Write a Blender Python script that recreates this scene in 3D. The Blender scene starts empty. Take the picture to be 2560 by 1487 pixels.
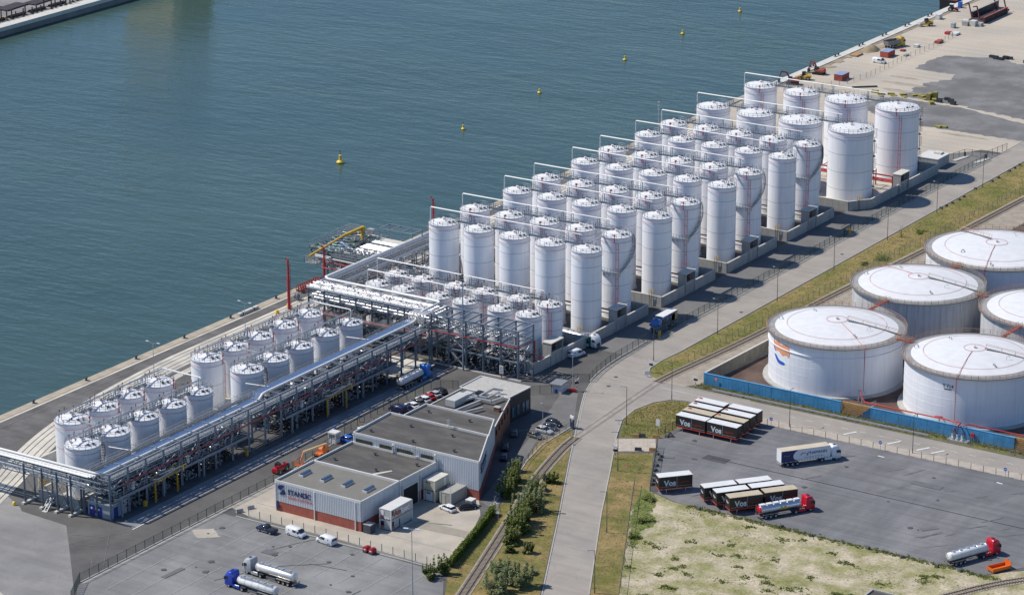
import bpy, math, random
from mathutils import Vector, Matrix
from mathutils.geometry import tessellate_polygon
random.seed(7)
S = bpy.context.scene
C = S.collection
R_ = math.radians
# ------------------------------------------------------------------ camera, sky, sun
# x runs from the quay inland, y along the quay, z up; metres, quay level = 0
cam_d = bpy.data.cameras.new('camera'); cam = bpy.data.objects.new('camera', cam_d); C.objects.link(cam)
cam_d.sensor_width = 36; cam_d.lens = 103.7; cam_d.clip_start = 1; cam_d.clip_end = 9000
cam.matrix_world = (Matrix.Translation((380, -650, 240)) @ Matrix.Rotation(R_(33.209), 4, 'Z')
                    @ Matrix.Rotation(R_(90 - 18.192), 4, 'X') @ Matrix.Rotation(R_(-0.183), 4, 'Z'))
S.camera = cam
SUN_EL, SUN_AZ = 51.0, 200.0           # azimuth of the sun, counter-clockwise from +x
W = bpy.data.worlds.new('World'); S.world = W; W.use_nodes = True
wn = W.node_tree.nodes; bg = wn['Background']
sky = wn.new('ShaderNodeTexSky'); sky.sky_type = 'NISHITA'; sky.sun_disc = False
sky.sun_elevation = R_(SUN_EL); sky.sun_rotation = R_(90 - SUN_AZ); sky.altitude = 0
sky.air_density = 1.0; sky.dust_density = 0.2; sky.ozone_density = 9.0
W.node_tree.links.new(sky.outputs[0], bg.inputs[0]); bg.inputs[1].default_value = 0.115
sd = bpy.data.lights.new('sun', 'SUN'); sd.energy = 4.3; sd.angle = R_(0.5); sd.color = (1.0, 0.94, 0.85)
sun = bpy.data.objects.new('sun', sd); C.objects.link(sun)
ce = math.cos(R_(SUN_EL))
sun.rotation_euler = Vector((-ce*math.cos(R_(SUN_AZ)), -ce*math.sin(R_(SUN_AZ)), -math.sin(R_(SUN_EL)))).to_track_quat('-Z', 'Y').to_euler()
S.view_settings.view_transform = 'Standard'; S.view_settings.look = 'None'
S.view_settings.gamma = 1; S.view_settings.use_curve_mapping = False
S.view_settings.exposure = 0.0
S.render.resolution_x, S.render.resolution_y = 1024, 594
S.render.engine = 'CYCLES'
S.cycles.max_bounces = 8; S.cycles.diffuse_bounces = 5; S.cycles.glossy_bounces = 3
S.cycles.transparent_max_bounces = 12; S.cycles.caustics_reflective = False; S.cycles.caustics_refractive = False

# ------------------------------------------------------------------ materials
MATS = {}
def mat(name, col, rough=0.7, metal=0.0, var=0.12, scale=0.6, grain=0.0, gscale=6.0, bump=0.0, bscale=8.0,
        streak=0.0, tracks=None, col2=None, mix=(0.45, 0.6), mscale=0.08, spec=0.5, crack=0.0, stretch=None, emis=None, alpha=1.0):
    if name in MATS: return MATS[name]
    m = bpy.data.materials.new(name); m.use_nodes = True; MATS[name] = m
    nt = m.node_tree; N = nt.nodes; L = nt.links
    b = N['Principled BSDF']; b.inputs['Roughness'].default_value = rough; b.inputs['Metallic'].default_value = metal
    b.inputs['Specular IOR Level'].default_value = spec
    geo = N.new('ShaderNodeNewGeometry'); pos = geo.outputs['Position']
    def vmul(v, s):
        n = N.new('ShaderNodeVectorMath'); n.operation = 'MULTIPLY'; L.new(v, n.inputs[0]); n.inputs[1].default_value = s; return n.outputs[0]
    def noise(v, sc, det=4, ro=0.6):
        n = N.new('ShaderNodeTexNoise'); n.inputs['Scale'].default_value = sc; n.inputs['Detail'].default_value = det
        n.inputs['Roughness'].default_value = ro; L.new(v, n.inputs['Vector']); return n.outputs[0]
    def rng(v, a, b_, c, d):
        n = N.new('ShaderNodeMapRange'); L.new(v, n.inputs[0]); n.inputs[1].default_value = a; n.inputs[2].default_value = b_
        n.inputs[3].default_value = c; n.inputs[4].default_value = d; return n.outputs[0]
    def mixc(f, a, b_, mode='MIX'):
        n = N.new('ShaderNodeMix'); n.data_type = 'RGBA'; n.blend_type = mode
        for s, v in ((n.inputs[0], f), (n.inputs[6], a), (n.inputs[7], b_)):
            if hasattr(v, 'type') and hasattr(v, 'links'): L.new(v, s)
            elif isinstance(v, (int, float)): s.default_value = v
            else: s.default_value = (*v, 1)
        return n.outputs[2]
    cur = col
    sp = vmul(pos, stretch) if stretch else pos
    if col2: cur = mixc(rng(noise(sp, mscale, 6, 0.65), mix[0], mix[1], 0, 1), cur, col2)
    f = None
    if var: f = rng(noise(sp, scale, 5), 0.3, 0.7, 1 - var, 1 + var)
    if grain:
        g = rng(noise(pos, gscale, 2, 0.8), 0.3, 0.7, 1 - grain, 1 + grain)
        f = g if f is None else _m(N, L, f, g)
    if streak:
        st = rng(noise(vmul(pos, (1, 1, 0.05)), 1.6, 3), 0.45, 0.75, 1, 1 - streak)
        f = st if f is None else _m(N, L, f, st)
    if tracks:
        mp = N.new('ShaderNodeMapping'); mp.inputs['Rotation'].default_value = (0, 0, -R_(tracks[0])); mp.inputs['Scale'].default_value = (0.035, 1.0, 1); L.new(pos, mp.inputs['Vector'])
        tk = rng(noise(mp.outputs[0], tracks[2] if len(tracks) > 2 else 0.8, 4, 0.7), 0.45, 0.75, 1, 1-tracks[1])
        f = tk if f is None else _m(N, L, f, tk)
    if crack:
        v = N.new('ShaderNodeTexVoronoi'); v.feature = 'DISTANCE_TO_EDGE'; v.inputs['Scale'].default_value = 0.045
        dn = N.new('ShaderNodeVectorMath'); dn.operation = 'MULTIPLY_ADD'
        nn = N.new('ShaderNodeTexNoise'); nn.inputs['Scale'].default_value = 0.25; nn.inputs['Detail'].default_value = 6; L.new(pos, nn.inputs['Vector'])
        L.new(nn.outputs['Color'], dn.inputs[0]); dn.inputs[1].default_value = (14, 14, 0); L.new(pos, dn.inputs[2])
        L.new(dn.outputs[0], v.inputs['Vector'])
        cr = rng(v.outputs['Distance'], 0.0, 0.012, 1 - crack, 1)
        f = cr if f is None else _m(N, L, f, cr)
    if f is not None:
        cb = N.new('ShaderNodeCombineColor')
        for i in range(3): L.new(f, cb.inputs[i])
        cur = mixc(1.0, cur, cb.outputs[0], 'MULTIPLY')
    if hasattr(cur, 'links'): L.new(cur, b.inputs['Base Color'])
    else: b.inputs['Base Color'].default_value = (*cur, 1)
    if bump:
        bn = N.new('ShaderNodeBump'); bn.inputs['Strength'].default_value = bump; bn.inputs['Distance'].default_value = 0.05
        L.new(noise(pos, bscale, 3), bn.inputs['Height']); L.new(bn.outputs[0], b.inputs['Normal'])
    if emis: b.inputs['Emission Color'].default_value = (*emis[:3], 1); b.inputs['Emission Strength'].default_value = emis[3]
    if alpha < 1: b.inputs['Alpha'].default_value = alpha
    return m
def _m(N, L, a, b):
    n = N.new('ShaderNodeMath'); n.operation = 'MULTIPLY'; L.new(a, n.inputs[0]); L.new(b, n.inputs[1]); return n.outputs[0]

white = mat('tank_white_paint', (0.87, 0.88, 0.90), 0.5, var=0.04, scale=0.12, streak=0.10)
roofw = mat('tank_roof_paint', (0.74, 0.74, 0.735), 0.55, var=0.06, scale=0.5)
rooflg = mat('insulated_roof_sheet', (0.78, 0.785, 0.795), 0.5, 0.0, var=0.08, scale=0.4)
insul = mat('insulated_tank_cladding', (0.85, 0.865, 0.89), 0.45, 0.0, var=0.04, scale=0.2, streak=0.09)
dirtyw = mat('weathered_tank_paint', (0.60, 0.61, 0.61), 0.6, var=0.06, scale=0.3, streak=0.34)
band = mat('weld_band_grey', (0.42, 0.43, 0.46), 0.6, var=0.1)
galv = mat('galvanised_steel', (0.46, 0.475, 0.49), 0.45, 0.35, var=0.15, scale=1.5)
steelblue = mat('blue_grey_steel', (0.24, 0.285, 0.33), 0.5, 0.1, var=0.12)
darksteel = mat('dark_steel', (0.07, 0.08, 0.09), 0.55, 0.3, var=0.2)
silver = mat('silver_pipe_cladding', (0.82, 0.82, 0.83), 0.42, 0.85, var=0.06, scale=1.0)
pipew = mat('white_pipe_paint', (0.80, 0.79, 0.75), 0.45, var=0.06)
red = mat('fire_red_paint', (0.42, 0.025, 0.03), 0.45, var=0.12)
redbrown = mat('red_oxide_steel', (0.33, 0.07, 0.05), 0.6, var=0.2)
rust = mat('rusty_rail_paint', (0.50, 0.27, 0.15), 0.7, var=0.25)
yellow = mat('yellow_paint', (0.62, 0.39, 0.03), 0.5, var=0.1)
buoyy = mat('buoy_yellow', (0.85, 0.60, 0.06), 0.5, var=0.1)
conc = mat('cast_concrete', (0.43, 0.42, 0.39), 0.85, var=0.12, scale=0.5, streak=0.22, bump=0.1)
concl = mat('pale_concrete', (0.60, 0.58, 0.52), 0.9, var=0.1, scale=0.4, grain=0.08)
darkgap = mat('dark_opening', (0.015, 0.016, 0.018), 0.8, var=0)
blackp = mat('black_rubber', (0.02, 0.02, 0.022), 0.8, var=0.1)
glassm = mat('dark_window_glass', (0.02, 0.025, 0.03), 0.08, var=0, spec=0.8)
cladg = mat('white_grey_cladding', (0.62, 0.64, 0.66), 0.5, var=0.03, scale=0.3, streak=0.04)
cladr = mat('cladding_trim', (0.72, 0.72, 0.71), 0.5, var=0.03)
brick = mat('red_brick', (0.36, 0.10, 0.07), 0.85, var=0.14, scale=1.2, grain=0.12, gscale=9)
brownbrick = mat('brown_brick', (0.24, 0.10, 0.055), 0.85, var=0.16, scale=1.2, grain=0.15, gscale=9)
darkclad = mat('charcoal_facade', (0.035, 0.032, 0.034), 0.6, var=0.1)
bitumen = mat('roof_bitumen', (0.082, 0.076, 0.07), 0.9, var=0.16, scale=0.18, grain=0.1, gscale=2.5, col2=(0.115, 0.107, 0.095), mscale=0.1, stretch=(1.0, 3.0, 1))
gravelroof = mat('pale_gravel_roof', (0.46, 0.44, 0.40), 0.95, var=0.1, scale=0.8, grain=0.22, gscale=5)
parapet = mat('parapet_capping', (0.66, 0.65, 0.62), 0.6, var=0.05)
bluep = mat('blue_wall_paint', (0.06, 0.27, 0.50), 0.7, var=0.18, scale=0.25, streak=0.35, grain=0.1, gscale=2)
tan = mat('tan_timber', (0.42, 0.25, 0.10), 0.8, var=0.25, scale=1.5)
navy = mat('navy_sign_paint', (0.015, 0.025, 0.12), 0.5, var=0)
whitem = mat('white_vehicle_paint', (0.78, 0.79, 0.80), 0.35, var=0.02)
# ------------------------------------------------------------------ mesh helpers
class MB:
    def __init__(s): s.v = []; s.f = []
    def add(s, vs, fs):
        o = len(s.v); s.v += [tuple(p) for p in vs]; s.f += [tuple(i + o for i in q) for q in fs]; return s
    def box(s, x0, y0, z0, x1, y1, z1):
        return s.add([(x0,y0,z0),(x1,y0,z0),(x1,y1,z0),(x0,y1,z0),(x0,y0,z1),(x1,y0,z1),(x1,y1,z1),(x0,y1,z1)],
                     [(3,2,1,0),(4,5,6,7),(0,1,5,4),(1,2,6,5),(2,3,7,6),(3,0,4,7)])
    def obox(s, c, size, rz=0.0):
        ca, sa = math.cos(rz), math.sin(rz); hx, hy, hz = size[0]/2, size[1]/2, size[2]/2; P = []
        for z in (-hz, hz):
            for x, y in ((-hx,-hy),(hx,-hy),(hx,hy),(-hx,hy)): P.append((c[0]+x*ca-y*sa, c[1]+x*sa+y*ca, c[2]+z))
        return s.add(P, [(3,2,1,0),(4,5,6,7),(0,1,5,4),(1,2,6,5),(2,3,7,6),(3,0,4,7)])
    def beam(s, a, b, w, h=None):
        h = h or w; a = Vector(a); b = Vector(b); d = (b-a)
        if d.length < 1e-6: return s
        d.normalize(); u = Vector((0,0,1)) if abs(d.z) < 0.95 else Vector((1,0,0))
        r = d.cross(u).normalized(); t = r.cross(d).normalized(); P = []
        for p in (a, b):
            for i, j in ((-1,-1),(1,-1),(1,1),(-1,1)): P.append(p + r*(w/2*i) + t*(h/2*j))
        return s.add(P, [(3,2,1,0),(4,5,6,7),(0,1,5,4),(1,2,6,5),(2,3,7,6),(3,0,4,7)])
    def tube(s, pts, r, n=8, closed=False):
        pts = [Vector(p) for p in pts]; k = len(pts); rings = []
        for i, p in enumerate(pts):
            if closed: d = pts[(i+1) % k] - pts[i-1]
            else: d = pts[min(i+1, k-1)] - pts[max(i-1, 0)]
            d.normalize(); u = Vector((0,0,1)) if abs(d.z) < 0.9 else Vector((0,1,0))
            a = d.cross(u).normalized(); b = a.cross(d)
            sc = 1.0
            if not closed and 0 < i < k-1:
                e = (pts[i]-pts[i-1]).normalized(); c = max(0.5, abs(e.dot(d))); sc = 1/c
            rings.append([p + (a*math.cos(2*math.pi*j/n) + b*math.sin(2*math.pi*j/n))*r*sc for j in range(n)])
        P = [q for g in rings for q in g]; F = []
        for i in range(k if closed else k-1):
            i2 = (i+1) % k
            for j in range(n): F.append((i*n+j, i*n+(j+1) % n, i2*n+(j+1) % n, i2*n+j))
        if not closed: F.append(tuple(range(n-1, -1, -1))); F.append(tuple((k-1)*n+j for j in range(n)))
        return s.add(P, F)
    def lathe(s, prof, n=24, c=(0, 0), a0=0.0, a1=None):
        full = a1 is None; a1 = a0 + 2*math.pi if full else a1; m = n if full else n+1; P = []; F = []
        for r, z in prof:
            for j in range(m):
                a = a0 + (a1-a0)*j/n; P.append((c[0]+r*math.cos(a), c[1]+r*math.sin(a), z))
        for i in range(len(prof)-1):
            for j in range(n):
                j2 = (j+1) % m; F.append((i*m+j, i*m+j2, (i+1)*m+j2, (i+1)*m+j))
        return s.add(P, F)
    def cyl(s, x, y, z0, z1, r, n=12, r2=None): return s.lathe([(0.001, z0), (r, z0), (r if r2 is None else r2, z1), (0.001, z1)], n, (x, y))
    def ring(s, r, z, t, h, n=40, c=(0, 0)): return s.lathe([(r, z), (r+t, z), (r+t, z+h), (r, z+h), (r, z)], n, c)
    def prism(s, poly, z0, z1):
        if sum(poly[i][0]*poly[(i+1) % len(poly)][1]-poly[(i+1) % len(poly)][0]*poly[i][1] for i in range(len(poly))) < 0: poly = poly[::-1]
        k = len(poly); tr = tessellate_polygon([[Vector((p[0], p[1], 0)) for p in poly]])
        tr = [_up(poly, t) for t in tr]
        s.add([(x, y, z1) for x, y in poly] + [(x, y, z0) for x, y in poly],
              tr + [(i, i+k, (i+1) % k + k, (i+1) % k) for i in range(k)] + [tuple(j+k for j in t[::-1]) for t in tr])
        return s
    def sheet(s, poly, z):
        tr = tessellate_polygon([[Vector((p[0], p[1], 0)) for p in poly]])
        return s.add([(x, y, z) for x, y in poly], [_up(poly, t) for t in tr])
    def strip(s, pts, w0, w1, z, z0=None):
        """ribbon along a 2-d path between two offsets to its left"""
        A, B = offs(pts, w0), offs(pts, w1); k = len(pts)
        P = [(p[0], p[1], z) for p in A] + [(p[0], p[1], z) for p in B]; F = [(i, i+1, k+i+1, k+i) for i in range(k-1)]
        if w1 < w0: F = [f[::-1] for f in F]
        s.add(P, F)
        if z0 is not None:
            for Q, fl in ((A, w1 > w0), (B, w1 < w0)):
                s.add([(p[0], p[1], z) for p in Q] + [(p[0], p[1], z0) for p in Q],
                      [((i, k+i, k+i+1, i+1) if fl else (i, i+1, k+i+1, k+i)) for i in range(k-1)])
        return s
    def xf(s, M_): s.v = [tuple(M_ @ Vector(p)) for p in s.v]; return s
    def mesh(s, name, m, ang=62):
        me = bpy.data.meshes.new(name); me.from_pydata(s.v, [], s.f)
        for x in (m if isinstance(m, (list, tuple)) else [m]): me.materials.append(x)
        if ang:
            me.polygons.foreach_set('use_smooth', [True]*len(me.polygons)); me.set_sharp_from_angle(angle=R_(ang))
        me.update(); return me
def _up(poly, t):
    a, b, c = (poly[i] for i in t)
    return tuple(t) if (b[0]-a[0])*(c[1]-a[1])-(b[1]-a[1])*(c[0]-a[0]) > 0 else tuple(t[::-1])
def offs(pts, w):
    out = []
    for i, p in enumerate(pts):
        a = pts[max(i-1, 0)]; b = pts[min(i+1, len(pts)-1)]; dx, dy = b[0]-a[0], b[1]-a[1]; l = math.hypot(dx, dy) or 1
        out.append((p[0]-dy/l*w, p[1]+dx/l*w))
    return out
def smooth(pts, n=6):
    out = []
    for i in range(len(pts)-1):
        p0, p1, p2, p3 = pts[max(i-1, 0)], pts[i], pts[i+1], pts[min(i+2, len(pts)-1)]
        for j in range(n):
            t = j/n; out.append(tuple(0.5*((2*p1[k])+(-p0[k]+p2[k])*t+(2*p0[k]-5*p1[k]+4*p2[k]-p3[k])*t*t+(-p0[k]+3*p1[k]-3*p2[k]+p3[k])*t**3) for k in range(len(p1))))
    return out + [tuple(pts[-1])]
def rough_edge(poly, step=2.0, amp=0.5, seed=1):
    r = random.Random(seed); out = []
    for i in range(len(poly)):
        a, b = poly[i], poly[(i+1) % len(poly)]; l = math.hypot(b[0]-a[0], b[1]-a[1]); k = max(1, int(l/step))
        for j in range(k):
            t = j/k; out.append((a[0]+(b[0]-a[0])*t+r.uniform(-amp, amp), a[1]+(b[1]-a[1])*t+r.uniform(-amp, amp)))
    return out
def link(name, me, parent=None, loc=(0, 0, 0), rz=0.0):
    o = bpy.data.objects.new(name, me); C.objects.link(o); o.location = loc; o.rotation_euler = (0, 0, rz)
    if parent: o.parent = parent
    return o
def part(name, mb, m, parent=None, loc=(0, 0, 0), rz=0.0, label=None):
    o = link(name, mb.mesh(name, m) if isinstance(mb, MB) else mb, parent, loc, rz)
    if label: o['label'] = label
    return o
def tag(o, label, cat, group=None):
    o['label'] = label; o['category'] = cat
    if group: o['group'] = group
    return o
def thing(name, label, cat, loc=(0, 0, 0), rz=0.0, group=None): return tag(link(name, None, None, loc, rz), label, cat, group)
def struct(name, mb, m): o = part(name, mb, m); o['kind'] = 'structure'; return o
def stuff(name, mb, m, label, cat): o = part(name, mb, m); o['kind'] = 'stuff'; o['label'] = label; o['category'] = cat; return o
def copy_tree(o, loc=None, rz=None, label=None, group=None, parent=None):
    c = o.copy(); C.objects.link(c); c.parent = parent
    if loc is not None: c.location = loc
    if rz is not None: c.rotation_euler = (0, 0, rz)
    if label: c['label'] = label
    if group: c['group'] = group
    for ch in o.children: copy_tree(ch, parent=c)
    return c
CACHE = {}
def cached(key, fn):
    if key not in CACHE: CACHE[key] = fn()
    return CACHE[key]
def text(string, size, m, depth=0.02, bold=0.0, align='LEFT', spacing=1.0):
    """lettering in the xz plane facing -y, baseline at z = 0"""
    cu = bpy.data.curves.new('lettering', 'FONT'); cu.body = string; cu.size = size; cu.extrude = depth; cu.offset = bold
    cu.align_x = align; cu.space_character = spacing; cu.resolution_u = 3
    o = bpy.data.objects.new('lettering', cu); me = bpy.data.meshes.new_from_object(o)
    bpy.data.objects.remove(o); bpy.data.curves.remove(cu)
    me.transform(Matrix.Rotation(R_(90), 4, 'X')); me.materials.clear(); me.materials.append(m); me.name = 'lettering'; return me
def bend(me, r):
    """wrap an xz-plane mesh round a cylinder of radius r; x = 0 lands on -y"""
    for v in me.vertices:
        a = v.co.x/r; rr = r + 0.03 - v.co.y; v.co = (rr*math.sin(a), -rr*math.cos(a), v.co.z)
    return me
ONES = 'zeroth first second third fourth fifth sixth seventh eighth ninth tenth eleventh twelfth thirteenth fourteenth fifteenth sixteenth seventeenth eighteenth nineteenth twentieth'.split()
def ordw(n): return ONES[n] if n <= 20 else (('twenty-' if n < 30 else 'thirty-')+ONES[n % 10]) if n % 10 else 'thirtieth'
ORD = ['first', 'second', 'third', 'fourth', 'fifth', 'sixth', 'seventh', 'eighth', 'ninth', 'tenth', 'eleventh', 'twelfth', 'thirteenth', 'fourteenth']

# ------------------------------------------------------------------ setting
asph_dark = mat('site_asphalt', (0.10, 0.096, 0.092), 0.92, var=0.2, scale=0.12, grain=0.12, gscale=3, col2=(0.125, 0.12, 0.112), mscale=0.05)
asph_quay = mat('quay_asphalt', (0.12, 0.115, 0.108), 0.92, var=0.2, scale=0.15, grain=0.1, gscale=3, col2=(0.17, 0.16, 0.15), mscale=0.06, tracks=(92, 0.25, 0.5))
asph_west = mat('worn_grey_asphalt', (0.23, 0.225, 0.215), 0.92, var=0.14, scale=0.1, grain=0.08, gscale=3, col2=(0.29, 0.28, 0.265), mscale=0.04, crack=0.08, tracks=(125, 0.14, 0.4))
asph_lot = mat('lot_asphalt', (0.205, 0.205, 0.20), 0.92, var=0.15, scale=0.14, grain=0.08, gscale=3, col2=(0.26, 0.26, 0.25), mscale=0.05, crack=0.12, tracks=(92, 0.18, 0.5))
asph_lotb = mat('truck_lot_asphalt', (0.165, 0.165, 0.170), 0.92, var=0.16, scale=0.12, grain=0.1, gscale=3, col2=(0.215, 0.212, 0.213), mscale=0.035, stretch=(1.6, 0.55, 1), tracks=(50, 0.28, 0.55))
roadm = mat('road_surface', (0.355, 0.32, 0.275), 0.93, var=0.1, scale=0.16, grain=0.06, gscale=4, col2=(0.315, 0.29, 0.255), mscale=0.05, stretch=(1.0, 1.0, 1), crack=0.1, tracks=(112, 0.16, 0.5))
yardc = mat('yard_concrete', (0.47, 0.42, 0.34), 0.93, var=0.12, scale=0.2, grain=0.07, gscale=3, col2=(0.40, 0.36, 0.30), mscale=0.07)
stripc = mat('crane_track_concrete', (0.62, 0.58, 0.49), 0.93, var=0.1, scale=0.3, grain=0.07, col2=(0.47, 0.44, 0.38), mscale=0.06)
copec = mat('quay_coping_concrete', (0.42, 0.36, 0.27), 0.93, var=0.2, scale=0.3, grain=0.1)
sandm = mat('construction_sand', (0.545, 0.475, 0.375), 0.95, var=0.12, scale=0.1, grain=0.1, gscale=1.5, col2=(0.43, 0.385, 0.32), mscale=0.05, mix=(0.42, 0.62), tracks=(88, 0.2, 0.35))
sandf = mat('dry_sand_field', (0.52, 0.445, 0.325), 0.95, var=0.16, scale=0.25, grain=0.28, gscale=1.8, col2=(0.24, 0.235, 0.085), mscale=0.17, mix=(0.36, 0.62))
gravelm = mat('dark_gravel', (0.165, 0.16, 0.155), 0.95, var=0.15, scale=0.1, grain=0.14, gscale=2.0, col2=(0.21, 0.205, 0.195), mscale=0.05)
grassm = mat('dry_grass', (0.28, 0.20, 0.08), 0.95, var=0.25, scale=0.35, grain=0.25, gscale=2.5, col2=(0.14, 0.135, 0.028), mscale=0.10, mix=(0.40, 0.58))
grassn = mat('verge_grass', (0.27, 0.205, 0.075), 0.95, var=0.22, scale=0.3, grain=0.25, gscale=2.5, col2=(0.145, 0.155, 0.03), mscale=0.06, mix=(0.42, 0.62))
ballast = mat('track_ballast', (0.34, 0.295, 0.235), 0.95, var=0.18, scale=0.4, grain=0.25, gscale=4)
earth = mat('brown_bund_gravel', (0.085, 0.055, 0.045), 0.95, var=0.18, scale=0.3, grain=0.25, gscale=4, col2=(0.13, 0.085, 0.065), mscale=0.1)
slabm = mat('slab_paving', (0.46, 0.40, 0.33), 0.92, var=0.15, scale=0.6, grain=0.08)
kerbm = mat('kerb_concrete', (0.42, 0.40, 0.36), 0.9, var=0.12, scale=0.6)
linew = mat('road_marking_white', (0.70, 0.69, 0.66), 0.8, var=0.12, scale=1.0)
linefade = mat('faded_bay_line', (0.46, 0.455, 0.44), 0.9, var=0.15, scale=0.8)
linefd = mat('faded_line_on_dark', (0.21, 0.205, 0.195), 0.9, var=0.2, scale=0.8)
oilm = mat('oil_stain', (0.135, 0.135, 0.138), 0.8, var=0.25, scale=0.6)
patchm = mat('asphalt_patch', (0.075, 0.074, 0.073), 0.92, var=0.15, scale=0.4)
rails = mat('worn_rail_steel', (0.16, 0.12, 0.10), 0.5, 0.5, var=0.2)
sleepm = mat('sleeper_timber', (0.17, 0.14, 0.11), 0.9, var=0.25, scale=2)

def water_mat():
    m = bpy.data.materials.new('harbour_water'); m.use_nodes = True; nt = m.node_tree; N = nt.nodes; L = nt.links
    b = N['Principled BSDF']; b.inputs['Roughness'].default_value = 0.16; b.inputs['IOR'].default_value = 1.33
    g = N.new('ShaderNodeNewGeometry')
    def nz(sx, sy, sc, det, rot=0.0, ro=0.55):
        mp = N.new('ShaderNodeMapping'); mp.inputs['Scale'].default_value = (sx, sy, 1); mp.inputs['Rotation'].default_value = (0, 0, rot)
        L.new(g.outputs['Position'], mp.inputs['Vector']); n = N.new('ShaderNodeTexNoise'); n.inputs['Scale'].default_value = sc
        n.inputs['Detail'].default_value = det; n.inputs['Roughness'].default_value = ro; L.new(mp.outputs[0], n.inputs['Vector']); return n.outputs[0]
    def mth(op, a, b_):
        n = N.new('ShaderNodeMath'); n.operation = op
        for s, v in ((n.inputs[0], a), (n.inputs[1], b_)):
            if isinstance(v, (int, float)): s.default_value = v
            else: L.new(v, s)
        return n.outputs[0]
    rot = R_(-25)
    h1 = nz(0.35, 1.0, 0.16, 3, rot); h2 = nz(0.4, 1.0, 0.55, 4, R_(-40)); h3 = nz(0.6, 1.0, 0.035, 2, rot)
    hh = mth('ADD', mth('MULTIPLY', h1, 1.0), mth('ADD', mth('MULTIPLY', h2, 0.42), mth('MULTIPLY', h3, 0.6)))
    wp = N.new('ShaderNodeMapRange'); L.new(nz(0.25, 1.0, 0.011, 4, R_(-12)), wp.inputs[0]); wp.inputs[1].default_value = 0.36; wp.inputs[2].default_value = 0.62; wp.inputs[3].default_value = 0.45; wp.inputs[4].default_value = 1.0
    bp = N.new('ShaderNodeBump'); L.new(wp.outputs[0], bp.inputs['Strength']); bp.inputs['Distance'].default_value = 0.7
    L.new(hh, bp.inputs['Height']); L.new(bp.outputs[0], b.inputs['Normal'])
    mr = N.new('ShaderNodeMapRange'); L.new(nz(0.6, 1.0, 0.012, 4, rot), mr.inputs[0]); mr.inputs[1].default_value = 0.35; mr.inputs[2].default_value = 0.65
    mx = N.new('ShaderNodeMix'); mx.data_type = 'RGBA'; L.new(mr.outputs[0], mx.inputs[0])
    mx.inputs[6].default_value = (0.042, 0.080, 0.068, 1); mx.inputs[7].default_value = (0.056, 0.098, 0.083, 1)
    L.new(mx.outputs[2], b.inputs['Base Color']); return m
wat = water_mat()
struct('water', MB().sheet([(-2500, -1500), (600, -1500), (600, 3500), (-2500, 3500)], -3.2), wat)
# the land: one slab with a quay face on the water
struct('ground', MB().prism([(-71.9, -900), (900, -900), (900, 2500), (-71.9, 2500)], -6, 0.0), asph_dark)
struct('opposite_quay', MB().prism([(-346, -900), (-346, 2500), (-1500, 2500), (-1500, -900)], -6, 0.0), asph_west)
struct('opposite_quay_coping', MB().box(-350.5, -900, -1.2, -345.6, 2500, 0.25), concl)
struct('quay_coping', MB().box(-72.1, -700, -1.0, -69.7, 196, 0.14), copec)
struct('construction_quay_coping', MB().box(-72.1, 196, -1.0, -69.0, 900, 0.30), concl)

zc = [0.0]
def ground(name, poly, m, z=None, edge=None):
    zc[0] += 0.0013                      # every sheet lies just above the one before
    if edge: poly = rough_edge(poly, *edge)
    return struct(name, MB().sheet(poly, 0.004+zc[0]), m)
ground('quay_apron', [(-69.7, -320), (-57, -320), (-57, -60), (-44, -60), (-44, 135), (-69.7, 135)], asph_quay)
ground('west_yard', [(-75+6, -205), (-41, -211), (-30, -216.5), (-28.4, -217.9), (-15, -218.8), (-8, -226), (3.5, -238), (12, -247), (12, -330), (-69, -330)], asph_west, 0.008)
ground('tanker_lot', [(7.6, -241), (7.6, -195.6), (66, -196), (78, -214), (100, -260), (100, -330), (13, -330), (13, -248)], asph_lot, 0.008)
ground('office_yard', [(8.2, -192), (14.5, -194.0), (64.6, -194.8), (60.5, -178.5), (55.4, -166.7), (50.6, -160), (10, -160), (8, -176)], yardc, 0.008)
ground('visitor_parking', [(36, -112), (29, -92), (33, -91.5), (43.4, -110.2), (44.6, -112.6), (42, -124), (51.5, -150), (57, -163), (51, -160.2)], mat('parking_asphalt', (0.165, 0.16, 0.152), 0.92, var=0.15, scale=0.2, grain=0.1), 0.008)
ground('service_lane', [(-6.2, -212), (-2.1, -212), (-2.1, -95), (-6.2, -95)], mat('service_lane_concrete', (0.25, 0.26, 0.27), 0.9, var=0.15, scale=0.3, grain=0.08, col2=(0.19, 0.2, 0.21), mscale=0.1), 0.008)
ground('loading_slab', [(-20, -105.5), (-7, -105.5), (-7, -93), (-20, -93)], concl, 0.008)
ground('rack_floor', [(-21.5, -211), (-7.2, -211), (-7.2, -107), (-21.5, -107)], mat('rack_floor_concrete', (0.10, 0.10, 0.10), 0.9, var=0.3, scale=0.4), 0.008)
ground('tank_side_road', [(17.3, -62), (28.4, -62), (28.4, 130), (17.3, 130)], mat('tank_side_asphalt', (0.165, 0.16, 0.155), 0.92, var=0.14, scale=0.15, grain=0.1, gscale=3), 0.0085)
ROAD = [(131, -275), (88.9, -194.8), (70.1, -158.8), (54.2, -129), (47.7, -116.5), (42.8, -107.3), (38.2, -98.5), (34.4, -90.9), (31.6, -83.4), (29.7, -74), (29.0, -64), (29, -50), (29, 700),
        (38.4, 700), (38.4, -52), (37.9, -60), (38.3, -67), (40.3, -71.3), (44.6, -73.6), (52, -74), (420, -74), (420, -82.4), (77, -82.4), (58, -82.2), (53.6, -83.6), (51.2, -87.3), (50, -93.9), (51.0, -101),
        (55.7, -111.4), (65.8, -130.8), (76.8, -152.4), (96.8, -189.7), (142, -275)]
ground('road', ROAD, roadm, 0.014)
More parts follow.
